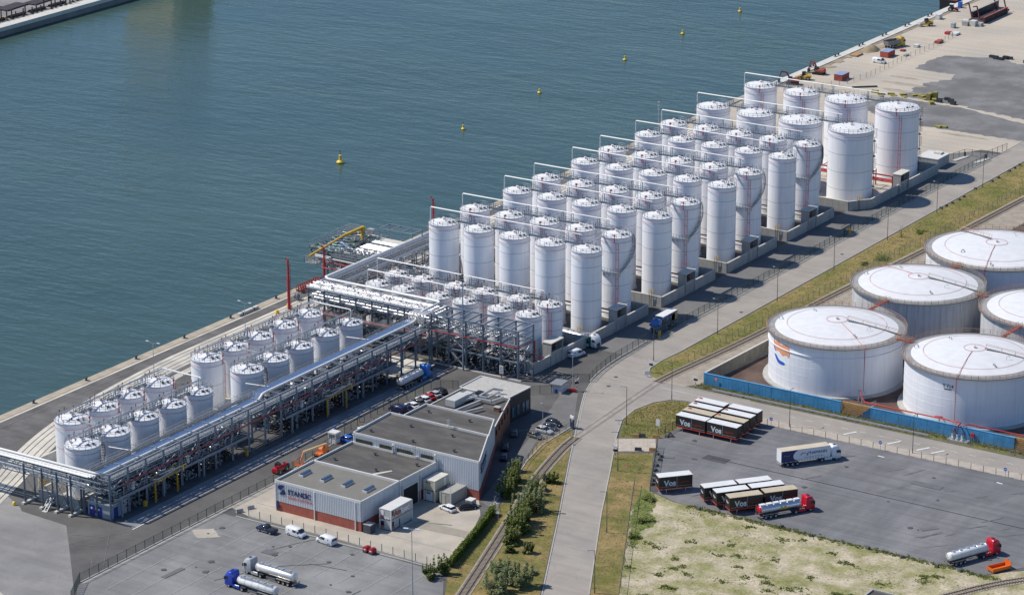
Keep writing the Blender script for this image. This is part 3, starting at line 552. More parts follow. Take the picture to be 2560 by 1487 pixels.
# big tanks on the right
def big_tank(loc, D, H, label, shellm, rz, spiral=True, num=None, logo=False, railc=rust, fa=-40, sa_=9):
    t = tank(loc, D, H, label, 'large white tanks behind the blue wall', shellm, roofw, rise=2.1, bands=(), rail=False, fire=False, rz=rz, railm=railc, name='large_storage_tank', nseg=96)
    r = D/2
    part('base_apron', MB().lathe([(r-0.1, 0.4), (r+1.25, 0.32), (r+1.35, 0.0)], 72), conc, t)
    part('rim_walkway', MB().lathe([(r-0.05, H+0.05), (r+0.75, H+0.05), (r+0.75, H-0.12), (r-0.05, H-0.12)], 72), mat('walkway_grating', (0.20, 0.19, 0.18), 0.7, var=0.1), t)
    part('rim_gutter_band', MB().lathe([(r-1.35, H+0.30), (r-0.05, H+0.12)], 72), mat('dark_rim_band', (0.30, 0.29, 0.28), 0.8, var=0.2), t)
    part('railing', railing_mb(r+0.7, H+0.05, 64, 1.1, t=0.07), railc, t)
    part('roof_sprinkler_ring', MB().tube(circ(r*0.74, H+2.1*0.42*1.02+0.12, 56), 0.035, 5, True), mat('faded_red_pipe', (0.50, 0.16, 0.15), 0.5, var=0.1), t)
    part('centre_ring', MB().tube(circ(r*0.155, H+2.1*0.95+0.1, 32), 0.045, 5, True), MATS['faded_red_pipe'], t)
    for k, z in enumerate((2.6, 4.6, 6.6, 8.6)):
        part('shell_seam', MB().lathe([(r, z), (r+0.03, z+0.03), (r, z+0.07)], 30, (0, 0), R_(-170), R_(-95+k*7)), shellm, t)
    if spiral:
        a1 = R_(-62)-rz if rz else R_(-62)
        part('stiffener', MB().lathe([(r, H-2.6), (r+0.22, H-2.5), (r+0.22, H-2.35), (r, H-2.3)], 72), shellm, t)
    a = R_(fa)-rz; ca, sa = math.cos(a), math.sin(a)
    part('fire_main', MB().tube([(r*0.155*ca, r*0.155*sa, H+2.1), (r*0.6*ca, r*0.6*sa, H+1.45), (r*ca, r*sa, H+0.35), ((r+0.9)*ca, (r+0.9)*sa, H+0.3), ((r+0.9)*ca, (r+0.9)*sa, 1.9), ((r+2.2)*ca, (r+2.2)*sa, 1.7)], 0.065, 6), MATS['faded_red_pipe'], t)
    b = R_(sa_)-rz; cb, sb = math.cos(b), math.sin(b)
    rw = MB()
    for k in range(30):
        q = 0.17+0.83*k/30; rw.obox((r*q*cb, r*q*sb, H+2.1*(1-q)*1.12+0.32), (r*0.83/30*0.8, 0.75, 0.07), b)
    w_ = part('roof_stair', rw, MATS['walkway_grating'], t)
    hr = MB()
    for s in (-0.4, 0.4):
        P = [((r*q)*cb-s*sb, (r*q)*sb+s*cb, H+2.1*(1-q)*1.12+1.25) for q in (0.17, 0.4, 0.6, 0.8, 1.0)]
        hr.tube(P, 0.045, 4)
        for p in P: hr.beam(p, (p[0], p[1], p[2]-1.0), 0.05)
    part('handrail', hr, railc, w_)
    for k, (q, an) in enumerate(((0.62, 2.6), (0.66, -0.7), (0.85, -2.9))):
        part('roof_gooseneck', cached('goose2', lambda: MB().tube([(-0.5, 0, -0.2), (-0.5, 0, 0.5), (-0.3, 0, 0.95), (0.1, 0, 1.05), (0.45, 0, 0.8), (0.5, 0, 0.3)], 0.12, 8).mesh('roof_gooseneck', galv)), None, t, (r*q*math.cos(an), r*q*math.sin(an), H+2.1*(1-q)), an)
    if num:
        for s_, z, sz in ((num, 9.5, 1.1), ('CAPACITY', 8.95, 0.4)):
            part('tank_number', bend(text(s_, sz, darksteel, 0.02, 0.02, 'CENTER'), r), None, t, (0, 0, z), R_(3.5))
    if logo:
        def shape(pts, m, nm):
            mb = MB(); P = smooth(pts + [pts[0]], 5)[:-1]; x = min(p[0] for p in P); xe = max(p[0] for p in P); n = 26; st = (xe-x)/n; prev = None
            for i in range(n+1):                      # vertical slices, so that the shape follows the curve of the shell
                u = x+st*min(max(i, 0.02), n-0.02); zs = sorted(a_[1]+(b_[1]-a_[1])*(u-a_[0])/(b_[0]-a_[0]) for a_, b_ in zip(P, P[1:]+P[:1]) if (a_[0] > u) != (b_[0] > u))
                cur = (u, zs[0], zs[-1]) if len(zs) > 1 else None
                if prev and cur: mb.add([(prev[0], 0, prev[1]), (cur[0], 0, cur[1]), (cur[0], 0, cur[2]), (prev[0], 0, prev[2])], [(0, 1, 2, 3)])
                prev = cur
            part(nm, bend(mb.mesh(nm, m, 0), r+0.02), None, t, (0, 0, 1.75), R_(-31))
        og = mat('logo_orange', (0.80, 0.36, 0.20), 0.5, var=0); bl = mat('logo_blue', (0.03, 0.14, 0.55), 0.5, var=0)
        shape([(-2.4, 10.0), (-1.4, 9.0), (-0.1, 9.6), (1.2, 8.9), (2.8, 9.3), (4.2, 8.8), (4.2, 6.4), (3.0, 6.8), (1.8, 6.3), (0.3, 7.0), (-1.1, 6.9), (-2.4, 7.9)], og, 'emblem_flag')
        shape([(-2.6, 8.2), (-1.6, 7.4), (-1.0, 6.7), (-1.6, 6.8), (-2.2, 7.3)], bl, 'emblem_wave')
        shape([(-1.9, 5.9), (-0.8, 5.8), (0.4, 5.0), (2.6, 4.7), (2.4, 4.1), (0.4, 4.0), (-0.8, 4.7)], bl, 'emblem_wave')
    return t
big_tank((78.4, -47.2, 0), 32.2, 12.2, 'large white tank with orange and blue emblem behind the blue wall', white, 0, logo=True)
big_tank((114.9, -48.6, 0), 32.0, 12.2, 'large white tank marked T 714 at the right edge', white, 0, spiral=False, num='T 714', fa=-79, sa_=12)
big_tank((80.1, -6.2, 0), 32.5, 12.2, 'large streaky grey-sided tank with white roof and dark centre ring', dirtyw, R_(-8), spiral=False, railc=mat('tan_rail_paint', (0.42, 0.33, 0.2), 0.7), fa=150, sa_=6)
big_tank((84.6, 31.0, 0), 36.0, 12.2, 'widest white tank, farthest back of the large tanks', white, R_(95), spiral=False, fa=-75, sa_=146)
big_tank((115.4, -7.2, 0), 32.0, 12.2, 'large white tank half cut off by the right edge', dirtyw, R_(160), spiral=False)
# links between the big tanks
def catwalk(a, b, z, label, m=rust, w=1.0):
    t = thing('catwalk', label, 'walkway', (0, 0, 0), 0, 'catwalks between the large tanks'); A, B = Vector((*a, z)), Vector((*b, z)); d = (B-A).normalized(); n = Vector((-d.y, d.x, 0))
    part('deck', MB().beam(A, B, w, 0.12), redbrown, t)
    for s in (-1, 1):
        mb = MB()
        for h in (0.55, 1.1): mb.beam(A+n*s*w/2+Vector((0, 0, h)), B+n*s*w/2+Vector((0, 0, h)), 0.06)
        k = 7
        for i in range(k): p = A.lerp(B, i/(k-1))+n*s*w/2; mb.beam(p, p+Vector((0, 0, 1.1)), 0.06)
        part('railing', mb, m, t)
catwalk((79.2, -31), (79.8, -22.3), 12.35, 'red steel catwalk between the emblem tank and the streaky grey tank')
catwalk((94.4, -47.6), (99.0, -48), 12.35, 'red steel catwalk between the emblem tank and the T 714 tank')
catwalk((96.2, -6.6), (99.4, -6.9), 12.35, 'short tan catwalk between the streaky tank and the tank at the right edge', MATS['tan_rail_paint'])
catwalk((82, 9.9), (83.2, 13.1), 12.35, 'short catwalk between the streaky tank and the widest tank')
catwalk((115, -32.7), (115.3, -23.1), 12.35, 'red steel catwalk behind the T 714 tank at the right edge')

# ------------------------------------------------------------------ walkways and vapour pipes over the tank rows
deckm = mat('walkway_deck_blue_grey', (0.12, 0.155, 0.19), 0.6, 0.1, var=0.1)
def row_services(xs, y, H, label, x0, x1, dy=2.0, rr=3.86, axis='x', top=2.8, pm=pipew, drop=True):
    """deck pieces between the roofs of a row, with a pipe carried on hoops above"""
    t = thing('roof_walkway', label, 'walkway', (0, 0, 0), 0, 'walkways along the tank roofs')
    f = (lambda u, v, z: (u, v, z)) if axis == 'x' else (lambda u, v, z: (v, u, z))
    for a, b in zip(xs, xs[1:]):
        m = (a+b)/2; g = (b-a)/2; w = max(0.9, g-rr*0.72)
        d = part('deck', MB().beam(f(m-w, y+dy, H+0.22), f(m+w, y+dy, H+0.22), 1.2, 0.12), deckm, t)
        mb = MB()
        for s in (-0.55, 0.55):
            for h in (0.55, 1.1): mb.beam(f(m-w, y+dy+s, H+0.22+h), f(m+w, y+dy+s, H+0.22+h), 0.075)
            for k in range(4): u = m-w+2*w*k/3; mb.beam(f(u, y+dy+s, H+0.22), f(u, y+dy+s, H+1.32), 0.075)
        part('railing', mb, steelblue, d)
        hp = MB()
        for u in (m-w*0.55, m+w*0.55): hp.tube([f(u, y+dy-0.45, H+0.2), f(u, y+dy-0.45, H+top-0.3), f(u, y+dy-0.3, H+top-0.12), f(u, y+dy+0.3, H+top-0.12), f(u, y+dy+0.45, H+top-0.3), f(u, y+dy+0.45, H+0.2)], 0.085, 5)
        part('hoop_support', hp, steelblue, t)
    pts = [f(x0, y+dy, H+top), f(x1, y+dy, H+top)]
    if drop: pts = [f(x0, y+dy, H-3), f(x0, y+dy, H+top-0.25), f(x0+0.25, y+dy, H+top)] + pts[1:]
    part('overhead_pipe', MB().tube(pts, 0.125, 8), pm, t)
    part('overhead_pipe', MB().tube([f(x0+0.6, y+dy+0.3, H+top-0.05), f(x1-1, y+dy+0.3, H+top-0.05)], 0.07, 6), pm, t)
for b_, y0 in enumerate((-51.0, -16.2, 18.1, 52.3)):
    for row, yy in enumerate((y0, y0+14.75)):
        row_services(TX, yy, 21.4, f"steel walkway with white overhead pipe along the {('near', 'far')[row]} row of the {ORD[b_]} tall-tank bund", -38.5, 7.5)
    # crossover between the two rows near the right end
    c_ = thing('crossover_walkway', f"short steel bridge joining the two rows of the {ORD[b_]} tall-tank bund", 'walkway', (8.2, y0+3.4, 21.6), 0, 'bridges between the tank rows')
    part('deck', MB().box(-0.4, 0, 0, 0.4, 7.9, 0.1), galv, c_)
    mb = MB()
    for s in (-0.4, 0.4):
        for h in (0.55, 1.1): mb.beam((s, 0, h), (s, 7.9, h), 0.05)
        for k in range(6): mb.beam((s, 7.9*k/5, 0.1), (s, 7.9*k/5, 1.1), 0.05)
    part('railing', mb, galv, c_)
for row, y in enumerate((91.4, 120.5)):
    row_services([-34.1, -19.7, -4.8, 12.1], y, 21.0, f"steel walkway with white overhead pipe along the {('near', 'far')[row]} row of the farthest bund", -40.6, 7.5, dy=2.2, rr=5.6)
row_services(MXF, -76, 11.2, 'steel walkway with white pipe above the short tanks just behind the wide rack', -40.5, 6.2, dy=1.6, rr=3.2, top=2.5)
row_services(MXB, -66.9, 11.2, 'steel walkway with white pipe above the short tanks at the feet of the tall tanks', -44, 6.8, dy=1.6, rr=3.2, top=2.5)
for gi, (gn, fr, bk) in enumerate(LG):
    for row, L_ in enumerate((fr, bk)):
        row_services([p[1] for p in L_], L_[0][0], 11.5, f"steel walkway with thin overhead pipe on the {('rack', 'quay')[row]}-side insulated row {gn}", L_[0][1]-3.5, L_[-1][1]+3.0, dy=-0.6, rr=3.3, axis='y', top=2.2, pm=galv, drop=False)
    t = thing('tie_pipe', f"white pipe loop at the far end of the insulated rows {gn}", 'pipe', (0, 0, 0), 0, 'pipes joining the insulated rows')
    y1 = fr[-1][1]+2.6
    part('pipe', MB().tube([(-36.2, y1-2, 13.7), (-36.2, y1, 13.7), (-25.2, y1, 13.7), (-24.3, y1-0.8, 13.5), (-24.3, y1-1.2, 12)], 0.13, 8), pipew, t)
    part('support_post', MB().beam((-30, y1, 11), (-30, y1, 13.6), 0.12), steelblue, t)
    c_ = thing('crossover_walkway', f"short steel bridge across the left end of the insulated rows {gn}", 'walkway', (-32.4, fr[0][1]+9.6, 11.7), 0, 'bridges between the tank rows')
    part('deck', MB().box(0, -0.45, 0, 5.4, 0.45, 0.1), galv, c_)
    mb = MB()
    for s in (-0.45, 0.45):
        for h in (0.55, 1.1): mb.beam((0, s, h), (5.4, s, h), 0.06)
        for k in range(5): mb.beam((5.4*k/4, s, 0.1), (5.4*k/4, s, 1.1), 0.06)
    part('railing', mb, galv, c_)
# ------------------------------------------------------------------ bunds
def bund(label, poly, h, floorm, w=0.42):
    t = thing('bund_wall', label, 'wall', (0, 0, 0), 0, 'concrete bund walls'); k = len(poly)
    for i in range(k):
        a, b = Vector((*poly[i], 0)), Vector((*poly[(i+1) % k], 0)); d = (b-a); l = d.length; d.normalize(); n = max(1, round(l/6.0))
        for j in range(n):
            p, q = a+d*(l*j/n+0.03), a+d*(l*(j+1)/n-0.03)
            part('wall_panel', MB().beam((p.x, p.y, h/2), (q.x, q.y, h/2), w, h), conc, t)
        part('coping', MB().beam((a.x, a.y, h+0.05), (b.x, b.y, h+0.05), w+0.02, 0.1), concl, t)
    part('bund_floor', MB().sheet(poly, 0.03), floorm, t)
    return t
bf = mat('bund_floor_dark', (0.13, 0.13, 0.13), 0.9, var=0.2, scale=0.3); bfl = mat('bund_floor_pale', (0.52, 0.49, 0.42), 0.9, var=0.15, scale=0.3)
def cabinet(x, y0, y1, label, z1=5.7):
    t = thing('valve_house', label, 'shelter', (x, y0, 0), 0, 'open-fronted valve houses on the bund walls'); l = y1-y0
    part('side_wall', MB().box(-2.2, 0, 0, 0.25, 0.25, z1), conc, t); part('side_wall', MB().box(-2.2, l-0.25, 0, 0.25, l, z1), conc, t)
    part('back_wall', MB().box(-2.2, 0.26, 0, -2.0, l-0.26, z1-0.02), darksteel, t)
    part('roof_slab', MB().box(-2.4, -0.1, z1, 0.4, l+0.1, z1+0.25), concl, t)
    part('shelf', MB().box(-1.95, 0.26, z1*0.52, 0.2, l-0.26, z1*0.52+0.12), galv, t)
    mb = MB()
    for k in range(4):
        y = 0.7+k*(l-1.4)/3; mb.tube([(-1.0, y, 0.2), (-1.0, y, z1*0.5)], 0.12, 6); mb.tube([(-1.0, y, 1.6), (-0.1, y, 1.6)], 0.14, 6)
    mb.tube([(-0.8, 0.3, 2.2), (-0.8, l-0.3, 2.2)], 0.14, 6); mb.tube([(-0.9, 0.3, z1*0.75), (-0.9, l-0.3, z1*0.75)], 0.1, 6)
    part('valve_pipes', mb, red, t)
    part('front_mesh', MB().box(0.12, 0.3, z1*0.55, 0.16, l-0.3, z1*0.62).box(0.12, l/2-0.05, 0.2, 0.17, l/2+0.05, z1-0.1), galv, t)
def ladder(x, y, label, ns=1):
    t = thing('bund_ladder', label, 'ladder', (x, y, 0), 0, 'ladders over the bund walls')
    mb = MB()
    for s in (-0.3, 0.3): mb.beam((s, -0.35, 0), (s, -0.35, 3.2), 0.08)
    for k in range(9): mb.beam((-0.3, -0.35, 0.3+k*0.33), (0.3, -0.35, 0.3+k*0.33), 0.06)
    part('rungs', mb, darksteel, t)
    mb = MB()
    for s in (-0.4, 0.4): mb.tube([(s, -0.4, 2.4), (s, -0.4, 4.2), (s, 0.7, 4.2), (s, 0.7, 2.9)], 0.055, 5); mb.beam((s, -0.4, 3.6), (s, 0.7, 3.6), 0.08)
    part('handrail', mb, yellow, t)
for b_, y0 in enumerate((-51.0, -16.2, 18.1, 52.3)):
    ya, yb = y0-8.8, y0+18.9
    bund(f"grey concrete wall round the {ORD[b_]} tall-tank bund", [(-43, ya), (17, ya), (17, yb), (-43, yb)], 2.75, bf)
    cabinet(17.2, y0+2.9, y0+7.8, f"concrete valve house with red pipes on the {ORD[b_]} tall-tank bund wall")
    ladder(13.9, ya-0.25, f"ladder with yellow handrail over the front wall of the {ORD[b_]} tall-tank bund")
    p = thing('fire_header', f"red and white header pipes lying between the tank rows of the {ORD[b_]} bund", 'pipe', (0, 0, 0), 0, 'header pipes between the tank rows')
    for k, (dy, z, m) in enumerate(((-2.1, 4.6, red), (-1.2, 4.3, redbrown), (-0.3, 4.0, red), (0.8, 2.6, pipew), (1.6, 2.3, silver), (2.3, 2.2, pipew))):
        part('pipe', MB().tube([(-40, y0+7.3+dy, z), (15.2, y0+7.3+dy, z)], 0.16, 7), m, p)
    for x in range(-38, 16, 9): part('pipe_support', MB().box(x-0.1, y0+5, 0.03, x+0.1, y0+5.2, 4.3).box(x-0.1, y0+9.6, 0.03, x+0.1, y0+9.8, 2.3).box(x-0.1, y0+5, 3.7, x+0.1, y0+8, 3.84).box(x-0.1, y0+7.6, 1.95, x+0.1, y0+9.8, 2.05), steelblue, p)
bund('grey concrete wall with angled corner round the farthest bund', [(-43, 79), (17.7, 79), (21.9, 84.8), (22.3, 128.5), (-43, 128.5)], 2.75, bfl)
cabinet(22.5, 102.2, 108, 'concrete valve house with red pipes on the farthest bund wall')
ladder(19.8, 81.6, 'yellow ladder on the angled corner of the farthest bund')
p = thing('fire_header', 'bright red header pipes on stands inside the farthest bund', 'pipe', (0, 0, 0), 0, 'header pipes between the tank rows')
for dy, z in ((-3, 5.0), (-2, 4.6), (-1, 2.9), (1, 2.6), (2.5, 1.4)): part('pipe', MB().tube([(-40, 105.5+dy, z), (20.5, 105.5+dy, z)], 0.2, 7), red, p)
for x in range(-36, 22, 8): part('pipe_support', MB().box(x-0.12, 102.3, 0.03, x+0.12, 102.55, 4.8).box(x-0.12, 107.8, 0.03, x+0.12, 108.05, 4.8).box(x-0.12, 102.3, 4.25, x+0.12, 108, 4.4), redbrown, p)
part('standpipe', MB().tube([(19.8, 109.2, 0), (19.8, 109.2, 4.2), (19.8, 111, 4.2), (19.8, 111, 0)], 0.3, 8).tube([(19.2, 109.8, 0), (19.2, 109.8, 3.8)], 0.3, 8), red, p)
bund('concrete wall round the short tanks behind the racks', [(-43, -86), (17, -86), (17, -62.2), (-43, -62.2)], 2.75, bf)
cabinet(17.2, -78.9, -73.4, 'concrete valve house with red pipes beside the white van')
bund('low concrete wall round the insulated tanks beside the left pipe bridge', [(-29.7, -210.6), (-18.2, -210.6), (-18.2, -156.5), (-42, -156.5), (-42, -198), (-29.7, -200)], 2.4, bfl)
bund('low concrete wall round the insulated tanks beside the quay track', [(-42, -151), (-18.2, -151), (-18.2, -100), (-42, -100)], 2.2, bfl)
# ------------------------------------------------------------------ pipe racks
def hsec(p, q, s):                     # H-section member between two points
    mb = MB(); a, b = Vector(p), Vector(q); d = (b-a).normalized(); u = Vector((0, 1, 0)) if abs(d.z) > 0.9 else Vector((0, 0, 1))
    r = d.cross(u).normalized(); t = r.cross(d).normalized()
    for k in (-1, 1): mb.beam(a+t*(k*s*0.42), b+t*(k*s*0.42), s, s*0.16)
    mb.beam(a, b, s*0.16, s*0.7); return mb
def member(name, p, q, s, m, parent):
    p, q = Vector(p), Vector(q); L_ = q-p
    key = ('mem', tuple(round(c, 2) for c in L_), round(s, 3), m.name)
    part(name, cached(key, lambda: hsec((0, 0, 0), L_, s).mesh(name, m)), None, parent, p)
def clutter(seed, m, n=26, sx=2.4, sy=1.4, sz=1.6, rmax=0.2):
    r = random.Random(seed); mb = MB()
    for i in range(n):
        x, y, z = r.uniform(-sx, sx), r.uniform(-sy, sy), r.uniform(0.1, sz); k = r.random(); q = r.uniform(0.06, rmax)
        if k < 0.35: mb.tube([(x, y, 0), (x, y, z)], q, 6); mb.tube([(x-0.3, y, z), (x+0.3, y, z)], q*1.3, 6)
        elif k < 0.6: mb.tube([(x, y-r.uniform(.4, 1.2), z), (x, y, z), (x, y+r.uniform(.3, .9), z), (x, y+1.0, z-0.5)], q, 6)
        elif k < 0.8: mb.tube([(x-1.0, y, z), (x+1.0, y, z)], q, 6); mb.cyl(x, y, z-0.1, z+0.5, 0.05, 6); mb.lathe([(0.05, z+0.5), (0.22, z+0.5), (0.22, z+0.54), (0.05, z+0.54)], 8, (x, y))
        else: mb.obox((x, y, z), (r.uniform(.2, .6), r.uniform(.2, .6), r.uniform(.2, .5)), r.random())
    return mb
CL = {}
def put_clutter(parent, x, y, z, seed, m, rz=0.0, name='valve_manifold', **k):
    key = ('cl', seed, m.name, tuple(sorted(k.items())))
    part(name, cached(key, lambda: clutter(seed, m, **k).mesh(name, m)), None, parent, (x, y, z), rz)
def rail_line(mbp, a, b, h=1.1, step=1.6, t=0.055):
    a, b = Vector(a), Vector(b); L_ = (b-a).length; n = max(1, round(L_/step))
    for k in (0.5, 1.0): mbp.beam(a+Vector((0, 0, h*k)), b+Vector((0, 0, h*k)), t)
    for i in range(n+1): p = a.lerp(b, i/n); mbp.beam(p, p+Vector((0, 0, h)), t)
    return mbp
def bracing(parent, a, b, z0, z1, s=0.16, m=steelblue):
    member('brace', (a[0], a[1], z0), (b[0], b[1], z1), s, m, parent); member('brace', (b[0], b[1], z0), (a[0], a[1], z1), s, m, parent)

# --- rack along the loading lane
T = thing('pipe_rack', 'long blue-grey steel pipe rack with silver pipes along the loading lane', 'pipe rack', (0, 0, 0))
XF, XB, XM = -8.8, -16.2, -12.6
ys = [-211.5+5.93*i for i in range(21)]
for i, y in enumerate(ys):
    H = 10.4
    for x in (XF, XM, XB): member('column', (x, y, 0), (x, y, H if x == XF else 9.0), 0.38, steelblue, T)
    for z in (4.4, 6.7, 8.7, 10.3): member('cross_beam', (XB if z < 10 else XM, y, z), (XF, y, z), 0.22, steelblue, T)
    if i < 20:
        y2 = ys[i+1]
        for z in (4.3, 6.7, 8.7, 10.3): member('side_beam', (XF, y, z), (XF, y2, z), 0.24, steelblue, T)
        for z in (4.3, 8.7): member('side_beam', (XB, y, z), (XB, y2, z), 0.2, steelblue, T)
        for k in range(1, 4): member('joist', (XM+0.4, y+5.93*k/4, 8.62), (XF, y+5.93*k/4, 8.62), 0.12, steelblue, T)
        if i % 3 == 1: bracing(T, (XF, y), (XF, y2), 4.4, 8.6, 0.15)
        elif i % 3 == 0: member('brace', (XF, y, 6.8), (XF, y2, 8.6), 0.15, galv, T)
        if i % 2: member('brace', (XM, y, 8.9), (XF, y2, 8.9), 0.14, galv, T)
def long_pipe(path, r, m, parent=None, n=8): part('pipe', MB().tube(path, r, n), m, parent or T)
blpipe = mat('sky_blue_silver_cladding', (0.72, 0.78, 0.86), 0.25, 0.9, var=0.04)
for k in range(5):                                  # bundle of clad pipes with a jog
    x = -14.35+k*0.44
    long_pipe([(x, -212, 9.15), (x, -156.4, 9.15), (x-0.15, -155.2, 9.35), (x-0.35, -154.2, 10.1), (x-0.4, -153, 10.25), (x-0.4, -93.5, 10.25)], 0.2, blpipe)
long_pipe([(-46, -211.3, 9.75), (-13.0, -211.3, 9.75), (-12.3, -210.9, 9.6), (-12.0, -210, 9.25), (-12.0, -157, 9.25), (-12.2, -155.6, 9.4), (-12.4, -154.2, 10.15), (-12.4, -153, 10.3), (-12.4, -95, 10.3), (-12.4, -93.2, 10.7), (-12.4, -90.4, 12.1), (-12.4, -83.2, 12.2), (-13.2, -82.4, 12.2), (-47.2, -82.4, 12.2), (-48.2, -81.6, 12.2), (-48.2, -40, 12.2)], 0.3, pipew)
for k, (x, r, m) in enumerate([(-11.35, .12, silver), (-10.85, .1, galv), (-10.35, .13, silver), (-9.85, .1, pipew), (-9.35, .12, silver)]):
    long_pipe([(x, -211, 8.95), (x, -94, 8.95)], r, m)
for k in range(7): long_pipe([(-15.6+k*0.95, -210, 6.98), (-15.6+k*0.95, -96, 6.98)], 0.11+0.03*(k % 3), (galv, silver, steelblue)[k % 3])
long_pipe([(XF+0.3, -208, 6.9), (XF+0.3, -94, 6.9)], 0.11, red)
part('front_handrail', rail_line(MB(), (XF, -211, 8.85), (XF, -94, 8.85), 1.1, 2.4, 0.08), galv, T)
wk = part('walkway', MB().box(-16.1, -211, 9.3, -14.7, -92, 9.38), mat('grating_dark', (0.10, 0.11, 0.12), 0.6, 0.4, var=0.1), T)
part('railing', rail_line(rail_line(MB(), (-16.1, -211, 9.35), (-16.1, -92, 9.35), step=2.4, t=0.08), (-14.7, -211, 9.35), (-14.7, -92, 9.35), step=2.4, t=0.08), galv, wk)
for k, y in enumerate((-198, -150, -111)):
    part('tie_pipe', MB().tube([(-20.5, y, 9.9), (-13.9, y, 10.4), (-13.9, y, 9.2)], 0.13, 7), pipew, T)
    part('loading_gantry_post', MB().beam((-14, y-0.6, 8.7), (-14, y-0.6, 10.9), 0.16), steelblue, T)
for (ya, yb) in ((-211.2, -165.5), (-151.5, -107.5)):
    pl = part('loading_platform', MB().box(-13.2, ya, 4.5, -8.1, yb, 4.62), MATS['grating_dark'], T)
    part('edge_beam', MB().box(-8.1, ya, 4.1, -7.9, yb, 4.66), steelblue, T)
    part('railing', rail_line(MB(), (-8.05, ya, 4.62), (-8.05, yb, 4.62), step=2.0), galv, pl)
    n = int((yb-ya)/4.6)
    for i in range(n):
        y = ya+2.5+i*4.6
        put_clutter(T, -10.6, y, 4.7, i % 4, silver if i % 2 else galv, 0 if i % 2 else math.pi)
        put_clutter(T, -13.6, y+1.5, 4.6, 4+i % 3, (galv, darksteel, silver)[i % 3], math.pi/2, n=30)
        put_clutter(T, -14.3, y, 0.1, 7+i % 3, (darksteel, galv)[i % 2], 0, n=34, sz=2.6, rmax=0.28)
        put_clutter(T, -11.5, y+2, 0.1, 10+i % 3, (darksteel, steelblue)[i % 2], 0, n=30, sz=3.2, rmax=0.25)
        put_clutter(T, -12.5, y, 7.1, 13+i % 3, (silver, galv)[i % 2], 0, n=22, sz=1.2)
        if i % 3 == 0: part('platform_support', MB().box(-8.35, y-0.2, 0, -7.95, y+0.2, 4.1), steelblue, T)
        if i % 4 == 1: part('control_panel', MB().box(-9.0, y-0.4, 4.62, -8.6, y+0.4, 6.2), pipew, T)
    for i in range(6): part('meter_skid', MB().box(-15.8, ya+4+i*7, 0.05, -12.8, ya+7+i*7, 0.5).box(-15.4, ya+4.4+i*7, 0.5, -14.6, ya+6.6+i*7, 2.1), conc, T)
    # dark cladding behind the platforms
    for i in range(9): part('cable_tray', MB().box(-14.4, ya+0.5+i*5, 5.7, -13.9, ya+5.2+i*5, 5.85), galv, T)
part('bollard_guard', MB().cyl(-8.0, -201, 0, 1.1, 0.3, 10), yellow, T)
for y in (-201.5, -166, -107.6): part('bumper_post', MB().box(-8.25, y-0.25, 0, -7.75, y+0.25, 1.3), yellow, T)
for k, y in enumerate((-198.5, -136.5)):          # folding loading arms
    a = thing('truck_loading_station', ('yellow folding loading arm with rails at the left half of the loading rack', 'yellow folding loading arm with rails at the right half of the loading rack')[k], 'loading arm', (-7.4, y, 0), 0, 'yellow loading arms at the rack')
    for dy in (0, 7.4):
        part('post', MB().box(-0.12, dy-0.12, 0, 0.12, dy+0.12, 4.4), yellow, a); part('ladder_rungs', MB().box(0.2, dy-0.35, 0.6, 0.26, dy+0.35, 0.7).box(0.2, dy-0.35, 1.4, 0.26, dy+0.35, 1.5).box(0.2, dy-0.35, 2.2, 0.26, dy+0.35, 2.3).box(0.2, dy-0.35, 3.0, 0.26, dy+0.35, 3.1), yellow, a)
    part('frame', rail_line(rail_line(MB(), (-1.0, 0, 4.4), (-1.0, 9.5, 5.0), 1.0, 1.2, 0.09), (0.9, 0, 4.4), (0.9, 9.5, 5.0), 1.0, 1.2, 0.09).beam((-1, 0, 4.4), (0.9, 0, 4.4), 0.12).beam((-1, 9.5, 5.0), (0.9, 9.5, 5.0), 0.12), yellow, a)
    part('arm_pipe', MB().tube([(-1.2, 0.5, 4.7), (0, 1.5, 5.0), (0, 8.2, 5.6), (0.4, 9.0, 5.4), (0.4, 9.2, 4.2)], 0.14, 8).tube([(-0.5, 2, 5.6), (0.3, 5, 5.9), (-0.3, 8, 5.4)], 0.1, 6), silver, a)
# small plant room at the left end
pr = thing('plant_room', 'small grey plant room with three blue doors under the rack corner', 'building', (-12, -211.6, 0))
part('wall', MB().box(-3.3, 0.2, 0, 3.0, 5.5, 3.1), mat('plant_room_render', (0.33, 0.35, 0.38), 0.8, var=0.06), pr)
part('roof_slab', MB().box(-3.5, 0.0, 3.1, 3.2, 5.7, 3.3), concl, pr)
part('roof_unit', MB().box(-0.9, 2.2, 3.3, 0.6, 3.4, 3.7), darksteel, pr)
bd = mat('blue_door', (0.02, 0.05, 0.28), 0.5, var=0.05)
for x in (-2.9, -0.9):
    d_ = part('door', MB().box(x, 0.12, 0.05, x+1.5, 0.2, 2.4), bd, pr); part('notice', MB().box(x+0.5, 0.09, 1.5, x+0.9, 0.12, 1.9), whitem, d_)
part('door', MB().box(3.0, 1.2, 0.05, 3.08, 2.5, 2.4), bd, pr)
part('extinguisher_box', MB().box(-1.25, 0.05, 0.7, -1.0, 0.2, 1.5), red, pr)

